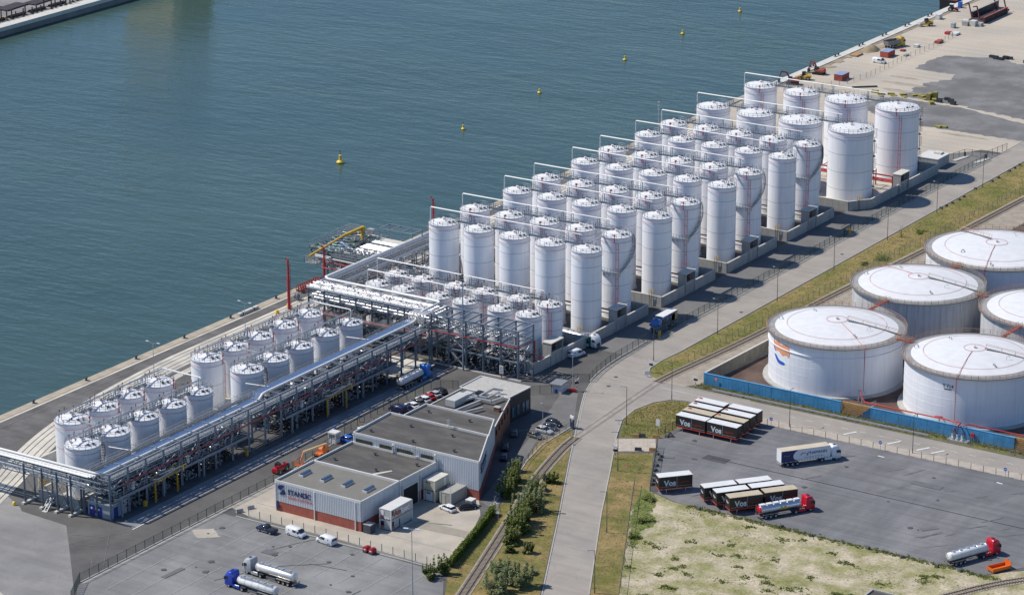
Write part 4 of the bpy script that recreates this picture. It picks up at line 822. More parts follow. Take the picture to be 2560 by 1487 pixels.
# --- bridge rack leaving to the left
T2 = thing('pipe_bridge', 'blue-grey pipe bridge with white and silver pipes running out to the left edge', 'pipe rack', (0, 0, 0))
for i, x in enumerate((-30.7, -25.6, -21.4, -17.5, -66, -71)):
    for y in (-214.1, -210.9):
        if x > -60: member('column', (x, y, 0.3), (x, y, 9.3), 0.32, steelblue, T2)
    if x > -60:
        part('footing', MB().box(x-0.35, -215, 0, x+0.35, -210.0, 0.45), concl, T2)
        member('cross_beam', (x, -214.1, 9.1), (x, -210.9, 9.1), 0.2, steelblue, T2); member('cross_beam', (x, -214.1, 7.0), (x, -210.9, 7.0), 0.2, steelblue, T2)
        member('brace', (x+0.2, -214.0, 0.6), (x+1.6, -213.9, 2.6), 0.12, galv, T2)
for y in (-214.1, -210.9):
    for z in (9.15, 7.9, 6.9): member('side_beam', (-72, y, z), (-9, y, z), 0.2, steelblue, T2)
    mb = MB()
    for i in range(16): x = -72+i*4; mb.beam((x, y, 6.9), (x+2, y, 7.9), 0.09); mb.beam((x+2, y, 7.9), (x+4, y, 6.9), 0.09); mb.beam((x, y, 6.9), (x, y, 9.2), 0.09)
    part('truss_web', mb, steelblue, T2)
for a_, b_ in ((-30.7, -25.6), (-25.6, -21.4), (-21.4, -17.5)):
    mb = MB()
    for y in (-214.1, -210.9): mb.beam((a_, y, 0.6), (b_, y, 6.8), 0.05); mb.beam((b_, y, 0.6), (a_, y, 6.8), 0.05)
    part('tie_rod', mb, darksteel, T2)
for k, (y, z, r, m) in enumerate([(-211.9, 9.5, .17, pipew), (-212.4, 9.5, .15, pipew), (-212.9, 9.48, .12, silver), (-213.4, 9.5, .14, pipew), (-213.6, 7.55, .42, silver), (-212.5, 7.3, .2, silver), (-211.7, 7.3, .2, galv)]):
    part('pipe', MB().tube([(-75, y, z), (-12.2-0.3*k, y, z)], r, 8), m, T2)
st = thing('access_stair', 'small steel access stair standing between the pipe bridge legs', 'stairs', (-24.0, -215.2, 0))
mb = MB()
for s in (-0.4, 0.4): mb.beam((s, 0, 0), (s, 3.0, 3.0), 0.1, 0.2); mb.beam((s, 0, 1.0), (s, 3.0, 4.0), 0.06)
for k in range(10): mb.box(-0.4, 0.3*k, 0.3*k, 0.4, 0.3*k+0.26, 0.3*k+0.05)
part('flight', mb, galv, st); part('foot_plate', MB().box(-0.6, -0.6, 0, 0.6, 0.1, 0.12), concl, st)
tag(part('bollard', MB().lathe([(0.02, 0.9), (0.3, 0.8), (0.42, 0.45), (0.35, 0.0)], 12), buoyy, None, (-32, -216.2, 0)), 'round yellow bollard at the outer foot of the pipe bridge', 'bollard')
sh = thing('tool_shelter', 'white and yellow ladder cage beside the bund behind the pipe bridge', 'cage', (-33.8, -206.5, 0))
part('panel', MB().box(0, 0, 0, 0.25, 1.6, 4.6), whitem, sh); part('cage', rail_line(rail_line(MB(), (0.3, 0, 0), (2.0, 0, 0), 3.2, 0.4, 0.08), (0.3, 1.5, 0), (2.0, 1.5, 0), 3.2, 0.4, 0.08), yellow, sh)

# --- wide rack from the quay to the loading lane
T3 = thing('pipe_rack', 'wide steel pipe rack packed with glaring white pipes running inland from the quay', 'pipe rack', (0, 0, 0))
xs3 = [-48.6+4.9*i for i in range(9)]
Y0, Y1 = -88.6, -82.0
for i, x in enumerate(xs3):
    for y in (Y0, Y1): member('column', (x, y, 0), (x, y, 11.2), 0.4, steelblue, T3)
    for z in (11.0, 8.6, 5.4): member('cross_beam', (x, Y0, z), (x, Y1, z), 0.3, steelblue, T3)
    if i < 8:
        for y in (Y0, Y1):
            for z in (11.0, 8.6, 5.4): member('side_beam', (x, y, z), (xs3[i+1], y, z), 0.3, steelblue, T3)
        member('joist', (x+3, Y0, 10.95), (x+3, Y1, 10.95), 0.14, steelblue, T3); member('joist', (x+3, Y0, 8.55), (x+3, Y1, 8.55), 0.14, steelblue, T3)
bracing(T3, (xs3[5], Y0), (xs3[6], Y0), 2.4, 8.4, 0.34, galv); bracing(T3, (xs3[2], Y0), (xs3[3], Y0), 0.5, 5.2, 0.2)
for k in range(13):
    y = Y0+0.3+k*0.49; r = (.17, .10, .14, .09)[k % 4]
    part('pipe', MB().tube([(-49.4-0.4*(k % 3), y, 11.15+r), (-9.5, y, 11.15+r)], r, 8), (silver, galv, pipew, silver, pipew)[k % 5], T3)
for k in range(10):
    y = Y0+0.4+k*0.62; r = (.24, .15, .2)[k % 3]
    part('pipe', MB().tube([(-49, y, 8.75+r), (-10, y, 8.75+r)], r, 8), (silver, pipew, galv)[k % 3], T3)
for k in range(8): put_clutter(T3, -46+k*4.6, -85, 11.5, 13+k % 3, galv, k*1.57, n=9, sz=0.4, sy=2.2, rmax=0.1, name='pipe_fittings')
part('handrail', rail_line(rail_line(MB(), (-49, Y0-0.3, 11.1), (-10, Y0-0.3, 11.1), 1.1, 2.2, 0.09), (-49, Y0-0.3, 8.7), (-10, Y0-0.3, 8.7), 1.1, 2.2, 0.09), galv, T3)
part('pipe', MB().tube([(-50, Y0-0.4, 5.6), (-10, Y0-0.4, 5.6)], 0.13, 7), red, T3)
for k in range(11):
    put_clutter(T3, -47+k*3.5, -86.5, 0.1, k % 3+7, (darksteel, galv)[k % 2], 0, n=34, sz=3.0, rmax=0.26); put_clutter(T3, -47+k*3.5, -84.5, 5.5, k % 4, (galv, darksteel)[k % 2], 0, n=24)
part('walkway', MB().box(-49, Y0-1.5, 5.3, -14, Y0-0.6, 5.4), MATS['grating_dark'], T3)
part('railing', rail_line(MB(), (-49, Y0-1.5, 5.4), (-14, Y0-1.5, 5.4), step=2), galv, T3)
# bank of bent pipes joining the two racks
for k in range(11):
    x = -14.6+k*0.45
    part('riser_pipe', MB().tube([(x, -95.2, 9.2), (x, -93.8, 9.3), (x, -93.3, 9.9), (x, -93.2, 11.6), (x, -92.6, 12.0), (x, -88.9, 12.0)], 0.13, 7), (silver, pipew)[k % 2], T3)
# --- rack strip along the quay, from the wide rack to the jetty
T4 = thing('pipe_rack', 'narrow pipe rack with blue-silver pipes running along the quay to the jetty', 'pipe rack', (0, 0, 0))
for i in range(10):
    y = -81+5.9*i
    for x in (-51.2, -45.6): member('column', (x, y, 0), (x, y, 9.8), 0.26, steelblue, T4)
    for z in (9.7, 7.4): member('cross_beam', (-51.2, y, z), (-45.6, y, z), 0.2, steelblue, T4)
    if i < 9:
        for x in (-51.2, -45.6):
            for z in (9.7, 7.4): member('side_beam', (x, y, z), (x, y+5.9, z), 0.2, steelblue, T4)
        if i % 2 == 0: bracing(T4, (-45.6, y), (-45.6, y+5.9), 0.5, 7.2, 0.16)
for k, (x, z, r, m) in enumerate([(-51.4, 10.3, .28, blpipe), (-50.7, 10.2, .2, blpipe), (-50.0, 10.05, .12, galv), (-49.4, 10.0, .15, silver), (-47.0, 10.0, .14, silver), (-46.3, 10.0, .2, blpipe), (-49, 7.7, .2, silver), (-48, 7.7, .2, pipew), (-47, 7.7, .16, silver)]):
    part('pipe', MB().tube([(x, -82.5, z), (x, -28, z)], r, 8), m, T4)
part('walkway', MB().box(-48.9, -82, 9.85, -47.5, -28, 9.93), MATS['grating_dark'], T4)
part('handrail', rail_line(rail_line(rail_line(MB(), (-48.9, -82, 9.93), (-48.9, -28, 9.93), 1.1, 2.0, 0.08), (-47.5, -82, 9.93), (-47.5, -28, 9.93), 1.1, 2.0, 0.08), (-45.5, -82, 9.8), (-45.5, -28, 9.8), 1.1, 2.0, 0.08), galv, T4)
for k in range(8):
    put_clutter(T4, -48.5, -76+k*6, 0.1, 7+k % 3, (darksteel, galv)[k % 2], 1.57, n=34, sz=3.5, rmax=0.28); put_clutter(T4, -48.5, -74+k*6, 7.6, k % 4, (galv, silver)[k % 2], 1.57, n=20)
# pipes between the quay rack and the tall tanks
T5 = thing('pipe_rack', 'low tangle of pipe racks between the quay and the first tall tanks', 'pipe rack', (0, 0, 0))
for i in range(7):
    y = -58+5.5*i
    for x in (-44.4, -39.6): member('column', (x, y, 0), (x, y, 5.6), 0.22, steelblue, T5)
    member('cross_beam', (-44.4, y, 5.5), (-39.6, y, 5.5), 0.2, steelblue, T5)
    put_clutter(T5, -42, y+2, 5.7, i % 4, (silver, galv)[i % 2], 1.57, n=24); put_clutter(T5, -42, y+2, 0.1, 7+i % 3, darksteel, 1.57, n=30, sz=3)
for k in range(7): part('pipe', MB().tube([(-44+k*0.65, -61, 5.75), (-44+k*0.65, -22, 5.75)], 0.14+.04*(k % 3), 7), (silver, pipew, galv)[k % 3], T5)

framest = mat('pale_blue_grey_steel', (0.26, 0.31, 0.36), 0.5, 0.2, var=0.1)
# --- open steel frame at the right end of the racks
T6 = thing('pipe_rack', 'tall open blue-grey steel frame with empty shelves of joists', 'pipe rack', (0, 0, 0))
xs6 = [-9.0, -3.95, 1.1, 6.1, 11.2, 16.2]; YA, YB = -91.6, -84.9
for i, x in enumerate(xs6):
    for y in (YA, YB): member('column', (x, y, 0), (x, y, 12.4), 0.44, framest, T6)
    for z in (12.3, 8.6, 4.4): member('cross_beam', (x, YA, z), (x, YB, z), 0.32, framest, T6)
    if i < 5:
        x2 = xs6[i+1]
        for y in (YA, YB):
            for z in (12.3, 8.6, 4.4): member('side_beam', (x, y, z), (x2, y, z), 0.32, framest, T6)
        member('joist', ((x+x2)/2, YA, 12.3), ((x+x2)/2, YB, 12.3), 0.26, framest, T6)
        for z in (9.8, 11.0):
            member('joist', ((x+x2)/2, YA, z), ((x+x2)/2, YB, z), 0.22, framest, T6); member('joist', (x2, YA, z), (x2, YB, z), 0.22, framest, T6)
bracing(T6, (xs6[1], YA), (xs6[2], YA), 8.7, 12.2, 0.3, galv); bracing(T6, (xs6[1], YA), (xs6[2], YA), 4.5, 8.5, 0.3, galv); bracing(T6, (xs6[1], YA), (xs6[2], YA), 0.2, 4.3, 0.3, galv)
bracing(T6, (16.2, YA), (16.2, YB), 4.5, 8.5, 0.14, galv)
part('fire_pipe', MB().tube([(-9, YA-0.3, 8.3), (16.5, YA-0.3, 8.3), (16.6, YB-0.2, 8.3), (16.6, YB, 8.0), (16.6, YB, 3.0), (16.8, -81, 3.0)], 0.14, 8), red, T6)
for k in range(7): part('pipe', MB().tube([(-10, -90.4+k*0.85, 8.95), (6+k*1.2, -90.4+k*0.85, 8.95)], 0.11, 7), (galv, galv, silver)[k % 3], T6)
for k in range(8): put_clutter(T6, -7+k*3.1, -87.2, 4.5, k % 4, (galv, darksteel)[k % 2], 0, n=14, sz=1.2); put_clutter(T6, -8+k*3.1, -86.5, 0.1, 7+k % 3, (darksteel, galv, darksteel)[k % 3], 0, n=34, sz=3.8, rmax=0.2)
for k in range(14): part('drop_pipe', MB().tube([(-8+k*1.75, -86.2, 8.9), (-8+k*1.75, -86.2, 1.0), (-8+k*1.75, -87.2, 0.7)], 0.09, 6), (galv, silver)[k % 2], T6)
for k in range(9):
    p = thing('pump_set', f'dark motor pump under the open steel frame, {ordw(k+1)} from the left', 'pump', (-6.5+k*2.45, -89.6, 0.03), 0, 'pumps under the open steel frame')
    part('plinth', cached('pl', lambda: MB().box(-0.5, -1.0, 0, 0.5, 1.0, 0.35).mesh('plinth', conc)), None, p)
    part('motor', cached('mo', lambda: MB().tube([(0, -0.9, 0.75), (0, 0.1, 0.75)], 0.33, 10).box(-0.15, -0.7, 1.0, 0.25, -0.3, 1.3).mesh('motor', darksteel)), None, p)
    part('casing', cached('ca', lambda: MB().tube([(0, 0.3, 0.75), (0, 0.65, 0.75)], 0.42, 10).tube([(0, 0.5, 0.75), (0, 0.5, 1.7), (0, 1.2, 2.0)], 0.13, 7).mesh('casing', silver)), None, p)
struct('rack_kerb', MB().box(-12.5, -92.25, 0, 17.3, -91.95, 0.3), concl)
sg = thing('safety_board', 'white safety notice board on a red post before the steel frame', 'sign', (12.0, -92.6, 0))
part('board', MB().box(-0.55, -0.05, 1.3, 0.55, 0.05, 3.3), whitem, sg); part('post', MB().box(-0.1, 0.05, 0, 0.1, 0.2, 1.6), red, sg)
for k in range(4): part('text_line', MB().box(-0.4, -0.07, 1.6+k*0.35, 0.4, -0.05, 1.72+k*0.35), darksteel, sg)
part('emblem', MB().box(-0.25, -0.07, 2.95, 0.25, -0.05, 3.2), yellow, sg)
ms = thing('light_mast', 'very tall slim grey floodlight mast in front of the short tanks', 'mast', (1.0, -92.7, 0))
part('pole', MB().lathe([(0.24, 0), (0.2, 9), (0.13, 24.3), (0.01, 24.4)], 10), steelblue, ms)
for k in range(3): part('floodlight', MB().box(-0.3, -0.25, 22.6+k*0.7, 0.3, 0.1, 23.0+k*0.7), darksteel, ms)

# ------------------------------------------------------------------ jetty at the quay
J = thing('jetty_platform', 'steel jetty platform with pale decks standing over the quay edge', 'platform', (0, 0, 0))
for x in (-71.0, -66.0, -60.5, -55.5):
    for y in (-50.5, -44.5, -38.5, -32.5): member('column', (x, y, 0), (x, y, 6.8), 0.28, steelblue, J)
for x in (-76.5, -71.0, -66, -60.5, -55.5): member('deck_beam', (x, -51, 6.7), (x, -30, 6.7), 0.26, steelblue, J)
for y in (-50.5, -44.5, -38.5, -32.5): member('deck_beam', (-77, y, 6.45), (-55, y, 6.45), 0.24, steelblue, J)
for k in range(5): member('brace', (-71, -50.5+k*4.5, 2.5), (-76.5, -50.5+k*4.5, 6.4), 0.18, steelblue, J)
tray = mat('pale_deck_sheet', (0.72, 0.71, 0.68), 0.3, 0.6, var=0.05)
for k, (ya, yb) in enumerate(((-48.6, -44.9), (-43.8, -42.1), (-41.9, -40.0), (-38.4, -36.4))):
    n = max(2, round((yb-ya)/0.62))
    for q in range(n): part('clad_pipe', MB().tube([(-65.2, ya+0.31+q*0.62, 7.3), (-54.4, ya+0.31+q*0.62, 7.3)], 0.3, 10), mat('jetty_pipe_cladding', (0.75, 0.74, 0.72), 0.45, 0.7, var=0.06), J)
part('deck_panel', MB().box(-66.5, -35.6, 6.9, -55, -32.4, 7.04), concl, J)
part('hose_deck', MB().box(-77, -50.5, 6.88, -66.6, -36, 6.98), MATS['grating_dark'], J)
for a, b in (((-77, -50.5), (-66.6, -50.5)), ((-77, -50.5), (-77, -36)), ((-77, -36), (-68, -36)), ((-66.4, -51), (-55, -51)), ((-66.3, -44.4), (-55, -44.4)), ((-66.3, -39.3), (-55, -39.3))):
    part('railing', rail_line(MB(), (*a, 7.0), (*b, 7.0), step=1.4, t=0.07), galv, J)
for k in range(6): part('pipe', MB().tube([(-74+0.3*k, -52.2-k*0.35, 6.0+0.25*(k % 3)), (-50, -52.2-k*0.35, 6.0+0.25*(k % 3))], 0.14, 7), (silver, pipew, galv)[k % 3], J)
for k in range(2): part('fire_pipe', MB().tube([(-69.5, -54-k*1.2, 5.4-k*1.3), (-51.5, -54-k*1.2, 5.4-k*1.3)], 0.14, 7), red, J)
for k in range(7): put_clutter(J, -70+k*2.6, -52.5, 3.0, k % 4, (galv, silver)[k % 2], 0, n=24, sz=2.4); put_clutter(J, -68+k*2.2, -48, 0.1, 7+k % 3, darksteel, 0, n=30, sz=5.0)
part('walkway', MB().box(-67.5, -53.6, 6.6, -51, -51.8, 6.7), MATS['grating_dark'], J)
part('railing', rail_line(rail_line(MB(), (-67.5, -53.6, 6.7), (-51, -53.6, 6.7), step=1.4, t=0.08), (-67.5, -51.8, 6.7), (-51, -51.8, 6.7), step=1.4, t=0.08), galv, J)
for k in range(5): part('pipe', MB().tube([(-76+k*1.2, -51.5, 5.2), (-76+k*1.2, -36, 5.2)], 0.2, 8), (silver, galv)[k % 2], J)
for k in range(4): part('hand_rail_frame', rail_line(MB(), (-77, -50.3+k*4.7, 7.0), (-77, -46.6+k*4.7, 7.0), 2.0, 1.2, 0.09), galv, J)
for k in range(6): put_clutter(J, -66+k*2.2, -50.2+(k % 2)*0.8, 7.1, k % 4, galv, 0, n=16, sz=1.6, name='deck_valves'); put_clutter(J, -75+k*1.6, -38+(k % 3), 7.1, 4+k % 3, galv, 1.57, n=12, sz=1.4, name='deck_valves')
for k in range(6): part('lattice_post', MB().beam((-66.3+k*2.3, -51, 4.2), (-66.3+k*2.3, -51, 9.2), 0.16), steelblue, J); part('lattice_brace', MB().beam((-66.3+k*2.3, -51.05, 4.2), (-64.0+k*2.3, -51.05, 6.6), 0.1), galv, J)
part('lattice_beam', MB().beam((-67, -51, 9.1), (-54, -51, 9.1), 0.16).beam((-67, -51, 8.0), (-54, -51, 8.0), 0.1), steelblue, J)
fr = MB()
for x in (-66.9, -56.2):
    for y in (-32.4, -27.7): fr.beam((x, y, 0), (x, y, 9.5), 0.26)
for y in (-32.4, -27.7): fr.beam((-66.9, y, 9.5), (-56.2, y, 9.5), 0.24)
for x in (-66.9, -63.3, -59.7, -56.2): fr.beam((x, -32.4, 9.5), (x, -27.7, 9.5), 0.24); fr.beam((x, -32.4, 7), (x, -32.4, 9.5), 0.2)
part('canopy_frame', fr, steelblue, J)
bk = thing('gangway_basket', 'small galvanised gangway basket hanging off the jetty over the water', 'platform', (-74, -53, 4.2))
part('floor', MB().box(-1.6, -1.6, 0, 1.6, 1.6, 0.1), galv, bk)
mb = MB()
for h in (0, 0.9): 
    for a, b in (((-1.6, -1.6), (1.6, -1.6)), ((1.6, -1.6), (1.6, 1.6)), ((1.6, 1.6), (-1.6, 1.6)), ((-1.6, 1.6), (-1.6, -1.6))): rail_line(mb, (*a, h), (*b, h), step=0.8, t=0.07)
part('railing', mb, galv, bk); part('davit', MB().tube([(0, 1.4, 0), (0, 1.4, 4.2), (0, 0.4, 4.8)], 0.09, 6), galv, bk); part('arm', MB().beam((1.6, 0, 0.1), (4.5, 0, 0.1), 0.2), steelblue, bk)
# hose coils
hosec = [mat('green_hose', (0.22, 0.42, 0.30), 0.6, var=0.1), mat('pale_green_hose', (0.45, 0.58, 0.50), 0.6, var=0.1), mat('blue_hose', (0.20, 0.24, 0.48), 0.6, var=0.1)]
for k in range(13):
    x, y = -75.6+(k % 5)*1.75+random.uniform(-.3, .3), -48.4+(k//5)*4.4+random.uniform(-.5, .5); a = random.uniform(1.0, 1.6); pts = []
    for i in range(30): th = i*0.52; q = a*(1+0.12*math.sin(i*1.7)); pts.append((q*math.cos(th)*1.15, q*math.sin(th), 0.15+0.05*(i//12)+0.12*math.sin(i*0.9+k)*0.5+0.05))
    tag(part('loading_hose', MB().tube(pts, 0.11, 6), hosec[k % 3], None, (x, y, 7.02)), ('mid-green loading hose coiled on the jetty hose deck', 'pale green loading hose coiled on the jetty hose deck', 'blue loading hose coiled on the jetty hose deck')[k % 3], 'hose', 'coiled loading hoses on the jetty')
cr_ = thing('jib_crane', 'yellow hose-handling jib crane on the jetty', 'crane', (-69.6, -36.4, 6.98))
part('pedestal', MB().lathe([(0.9, 0), (0.75, 0.4), (0.6, 1.2), (0.62, 2.8), (0.5, 2.9)], 14), yellow, cr_)
part('head', MB().box(-0.5, -0.7, 2.6, 0.5, 0.5, 3.6), yellow, cr_)
part('boom', MB().beam((0, 0.2, 3.3), (0, -9, 3.2), 0.55, 0.7).beam((0, -9, 3.2), (0, -24, 1.6), 0.38, 0.45), yellow, cr_)
part('ram', MB().tube([(0, 0, 2.0), (0, -5.5, 2.7)], 0.14, 8), darksteel, cr_); part('hook', MB().tube([(0, -23.8, 1.5), (0, -23.8, 0.4), (0.15, -23.8, 0.1), (0, -23.8, -0.1)], 0.06, 6).box(-0.15, -23.95, 0.2, 0.15, -23.65, 0.6), yellow, cr_)
hk = thing('hose_rack', 'galvanised hose rack with boxes at the water side of the jetty', 'rack', (-74.5, -34.5, 6.98))
part('frame', rail_line(rail_line(MB(), (-2.4, 0, 0), (2.4, 0, 0), 2.4, 0.8, 0.09), (-2.4, 1.6, 0), (2.4, 1.6, 0), 2.4, 0.8, 0.09), galv, hk); part('crate', MB().box(0.6, 0.2, 0, 2.2, 1.4, 1.5), tan, hk); part('cabinet', MB().box(5.2, -0.5, 0, 7.0, 1.0, 2.6), galv, hk)
def tower(x, y, H, label, r=0.34):
    t = thing('monitor_tower', label, 'fire monitor', (x, y, 0), 0, 'red fire monitor towers')
    part('column', MB().lathe([(r*1.1, 0), (r, 0.5), (r, H*0.62), (r*0.7, H*0.64), (r*0.62, H-1.4), (0.01, H-1.4)], 10), red, t)
    part('base_plate', MB().box(-0.8, -0.8, 0, 0.8, 0.8, 0.2), conc, t)
    part('monitor', MB().tube([(0, 0, H-1.4), (0, 0, H-0.6), (-0.5, 0.1, H-0.3), (-0.9, 0.1, H+0.05)], 0.2, 8).lathe([(0.3, H-0.9), (0.34, H-0.6), (0.2, H-0.4)], 10), red, t)
    mb = MB()
    for s in (-0.22, 0.22): mb.beam((r+0.18, s, 0.5), (r+0.18, s, H-1.2), 0.06)
    for k in range(int(H/0.5)-3): mb.beam((r+0.18, -0.22, 0.8+k*0.5), (r+0.18, 0.22, 0.8+k*0.5), 0.05)
    part('ladder', mb, red, t)
    return t
t_ = tower(-62.7, -78.5, 13.8, 'tall red fire monitor tower standing on the quay track strip', 0.38)
part('foot_pipe', MB().tube([(0.3, 0, 0.5), (1.6, 0.2, 0.5), (1.6, 0.2, 0)], 0.2, 8), red, t_)
tower(-69.1, -54.7, 10.0, 'red fire monitor tower at the corner of the jetty', 0.3)
tower(-50.5, -30.6, 20.3, 'red fire monitor tower rising behind the first tall tanks', 0.34)
ms = thing('light_mast', 'thin grey lattice mast at the water side of the fourth bund', 'mast', (-42.6, 74.3, 0))
part('pole', MB().lathe([(0.2, 0), (0.1, 25), (0.01, 25)], 8), galv, ms)
for k in range(3): part('floodlight', MB().box(-0.3, -0.2, 22.4+k*1.1, 0.3, 0.2, 22.7+k*1.1), galv, ms)
cg = thing('red_gangway', 'stack of red steel gangway frames lying on the quay', 'gangway', (-69.0, -66, 0.14))
for k in range(3):
    mb = MB(); x = -0.9+k*0.9
    rail_line(mb, (x, 0, 0.5), (x, 9.5, 0.5), 1.2, 1.0, 0.12); mb.beam((x, 0, 0.5), (x, 9.5, 0.5), 0.18)
    part('side_frame', mb, red, cg)
part('trestle', MB().box(-1.3, 0.6, 0, 1.3, 0.9, 0.4).box(-1.3, 8.2, 0, 1.3, 8.5, 0.4), darksteel, cg)
hb = thing('hose_reel_stand', 'grey hose reel stand beside the red tower', 'stand', (-66.4, -72, 0.02)); part('frame', rail_line(rail_line(MB(), (0, 0, 0), (0, 2.2, 0), 2.0, 0.5, 0.1), (1.0, 0, 0), (1.0, 2.2, 0), 2.0, 0.5, 0.1), galv, hb); part('reel', MB().tube([(0.1, 1.1, 1.0), (0.9, 1.1, 1.0)], 0.7, 12), darksteel, hb)
for k, (x, y) in enumerate(((-64.4, -76.4), (-63.6, -82.4))): tag(part('buffer_block', MB().lathe([(0.5, 0), (0.55, 0.5), (0.4, 0.9), (0.01, 0.95)], 10), buoyy, None, (x, y, 0.02)), ('yellow buffer block on the water side of the tall red tower', 'yellow buffer block on the land side of the tall red tower')[k], 'bollard')
pk = thing('timber_fender', 'long pale timber fender lying along the quay edge', 'fender', (-70.3, -90, 0.14)); part('beam', MB().box(-0.45, 0, 0, 0.45, 8, 0.7), concl, pk); part('strap', MB().box(-0.5, 1.5, 0, 0.5, 1.8, 0.74), darksteel, pk); part('strap', MB().box(-0.5, 6, 0, 0.5, 6.3, 0.74), darksteel, pk)
# bollards
bm = MB().lathe([(0.45, 0), (0.45, 0.12), (0.25, 0.2), (0.24, 0.55), (0.42, 0.65), (0.42, 0.85), (0.01, 0.95)], 12).mesh('post', darksteel)
for i, y in enumerate((-185, -166.6, -147.9, -129.4, -110.8, -92.2, -73.2, 225.2, 227.2, 243.5, 245.8, 261.8, 264.4, 280.1, 282.8, 298.4, 301.3, 317.3, 320.1)):
    lab = f"dark mooring bollard on the near quay edge, {ORD[i]} from the left" if i < 7 else f"dark mooring bollard on the construction quay, {ORD[i-7]} counting from the tanks"
    o = thing('mooring_bollard', lab, 'bollard', (-71.0, y, 0.14 if i < 7 else 0.3), 0, 'mooring bollards on the quay'); part('post', bm, None, o); part('base_plate', cached('bp', lambda: MB().box(-0.6, -0.6, -0.02, 0.6, 0.6, 0.04).mesh('base_plate', conc)), None, o)
# ------------------------------------------------------------------ warehouse and office
B = thing('warehouse', 'low warehouse and office with ribbed white cladding, brick plinth and dark flat roofs', 'building', (0, 0, 0))
def clad(a, b, z0, z1, m=cladg, nm='cladding', pitch=0.45, side=1):
    a, b = Vector((*a, 0)), Vector((*b, 0)); d = b-a; l = d.length; d.normalize(); n = Vector((d.y, -d.x, 0))*side; mb = MB()
    p, q = a+n*0.06, b+n*0.06
    mb.beam((p.x, p.y, (z0+z1)/2), (q.x, q.y, (z0+z1)/2), 0.06, z1-z0)
    k = int(l/pitch)
    for i in range(k):
        c = a+d*((i+0.5)*l/k)+n*0.13; mb.obox((c.x, c.y, (z0+z1)/2), (pitch*0.5, 0.08, z1-z0-0.02), math.atan2(d.y, d.x))
    return part(nm, mb, m, B)
def hall(poly, H, roofm, wallm, para=0.5, nm='hall_wall'):
    part(nm, MB().prism(poly, 0, H-para), wallm, B); part('flat_roof', MB().sheet(offs_poly(poly, -0.2), H-para+0.012), roofm, B)
    k = len(poly)
    for i in range(k):
        a, b = poly[i], poly[(i+1) % k]
        part('parapet', MB().beam((a[0], a[1], H-para/2), (b[0], b[1], H-para/2), 0.24, para), parapet, B)
def offs_poly(poly, w):
    cx = sum(p[0] for p in poly)/len(poly); cy = sum(p[1] for p in poly)/len(poly)
    return [(p[0]+(cx-p[0])*0.012, p[1]+(cy-p[1])*0.012) for p in poly]
greyroof = mat('mid_grey_roof', (0.20, 0.19, 0.165), 0.9, var=0.08, scale=0.3, grain=0.06)
F1 = [(16.9, -187.8), (39.5, -187.8), (39.5, -174.2), (16.9, -174.2)]
F2 = [(17.0, -174.0), (39.6, -174.0), (39.8, -160.3), (17.2, -160.3)]
F3 = [(17.4, -160.1), (50.6, -159.9), (43.35, -145.5), (16.9, -145.4)]
F4 = [(19.6, -145.2), (43.2, -145.3), (38.1, -135.2), (19.6, -135.2)]
F5 = [(17.5, -135.0), (38.0, -135.0), (30.6, -117.3), (17.5, -117.3)]
F6 = [(16.6, -117.1), (30.2, -117.1), (30.4, -108.2), (16.6, -108.2)]
hall(F1, 6.9, greyroof, cladg); hall(F2, 6.88, bitumen, cladg); hall(F3, 9.0, bitumen, cladg); hall(F4, 8.4, bitumen, cladg); hall(F5, 6.3, bitumen, brownbrick, 0.25); hall(F6, 6.35, gravelroof, darkclad, 0.25)
for a, b, z0, z1 in ((F1[0], F1[1], 2.2, 6.5), (F1[1], F1[2], 2.2, 6.5), ((39.6, -174.0), (39.61, -173.2), 2.2, 6.5), ((39.61, -173.2), (39.69, -167.4), 4.75, 6.5), ((39.69, -167.4), (39.8, -160.3), 2.2, 6.5), (F3[0], F3[1], 2.2, 8.65), (F3[1], F3[2], 2.6, 8.65), (F4[1], F4[2], 2.6, 8.05), (F1[3], F1[0], 2.2, 6.5), (F3[3], F3[0], 2.2, 8.65)): clad(a, b, z0, z1)
def plinth(a, b, h, m=brick):
    a, b = Vector((*a, 0)), Vector((*b, 0)); d = (b-a).normalized(); n = Vector((d.y, -d.x, 0))*0.03
    part('brick_plinth', MB().beam((a.x+n.x, a.y+n.y, h/2), (b.x+n.x, b.y+n.y, h/2), 0.14, h), m, B)
plinth(F1[0], F1[1], 2.15); plinth(F1[1], F1[2], 2.15); plinth((39.6, -173.9), (39.61, -173.2), 2.15); plinth((39.69, -167.3), (39.8, -160.4), 2.15); plinth((40.2, -160), F3[1], 2.15); plinth(F3[1], F3[2], 2.55); plinth(F4[1], F4[2], 2.55); plinth(F1[3], F1[0], 2.15)
for x in (17.15, 27.4, 38.1): part('downpipe', MB().box(x-0.1, -188.12, 0, x+0.1, -187.9, 6.4), cladr, B)
for (x, y) in ((39.7, -174.1), (40.0, -160.5)): part('downpipe', MB().box(x-0.06, y-0.12, 0, x+0.2, y+0.12, 6.6), cladr, B)
for k in range(4):
    x = 19.8+5.6*k
    s = part('skylight', MB().box(x-0.55, -182.6, 6.38, x+0.55, -179.3, 6.85), parapet, B)
    part('pane', MB().add([(x-0.5, -182.5, 6.96), (x, -182.5, 7.2), (x, -179.4, 7.2), (x-0.5, -179.4, 6.96), (x+0.5, -182.5, 6.96), (x+0.5, -179.4, 6.96)], [(0, 1, 2, 3), (1, 4, 5, 2), (0, 4, 1), (3, 2, 5)]), mat('skylight_glass', (0.05, 0.09, 0.16), 0.1, 0.0, var=0, spec=0.9), s)
def rvent(x, y, z): part('roof_vent', cached('rv', lambda: MB().cyl(0, 0, -0.05, 0.45, 0.16, 8).box(-0.28, -0.28, 0.45, 0.28, 0.28, 0.62).mesh('roof_vent', darksteel)), None, B, (x, y, z))
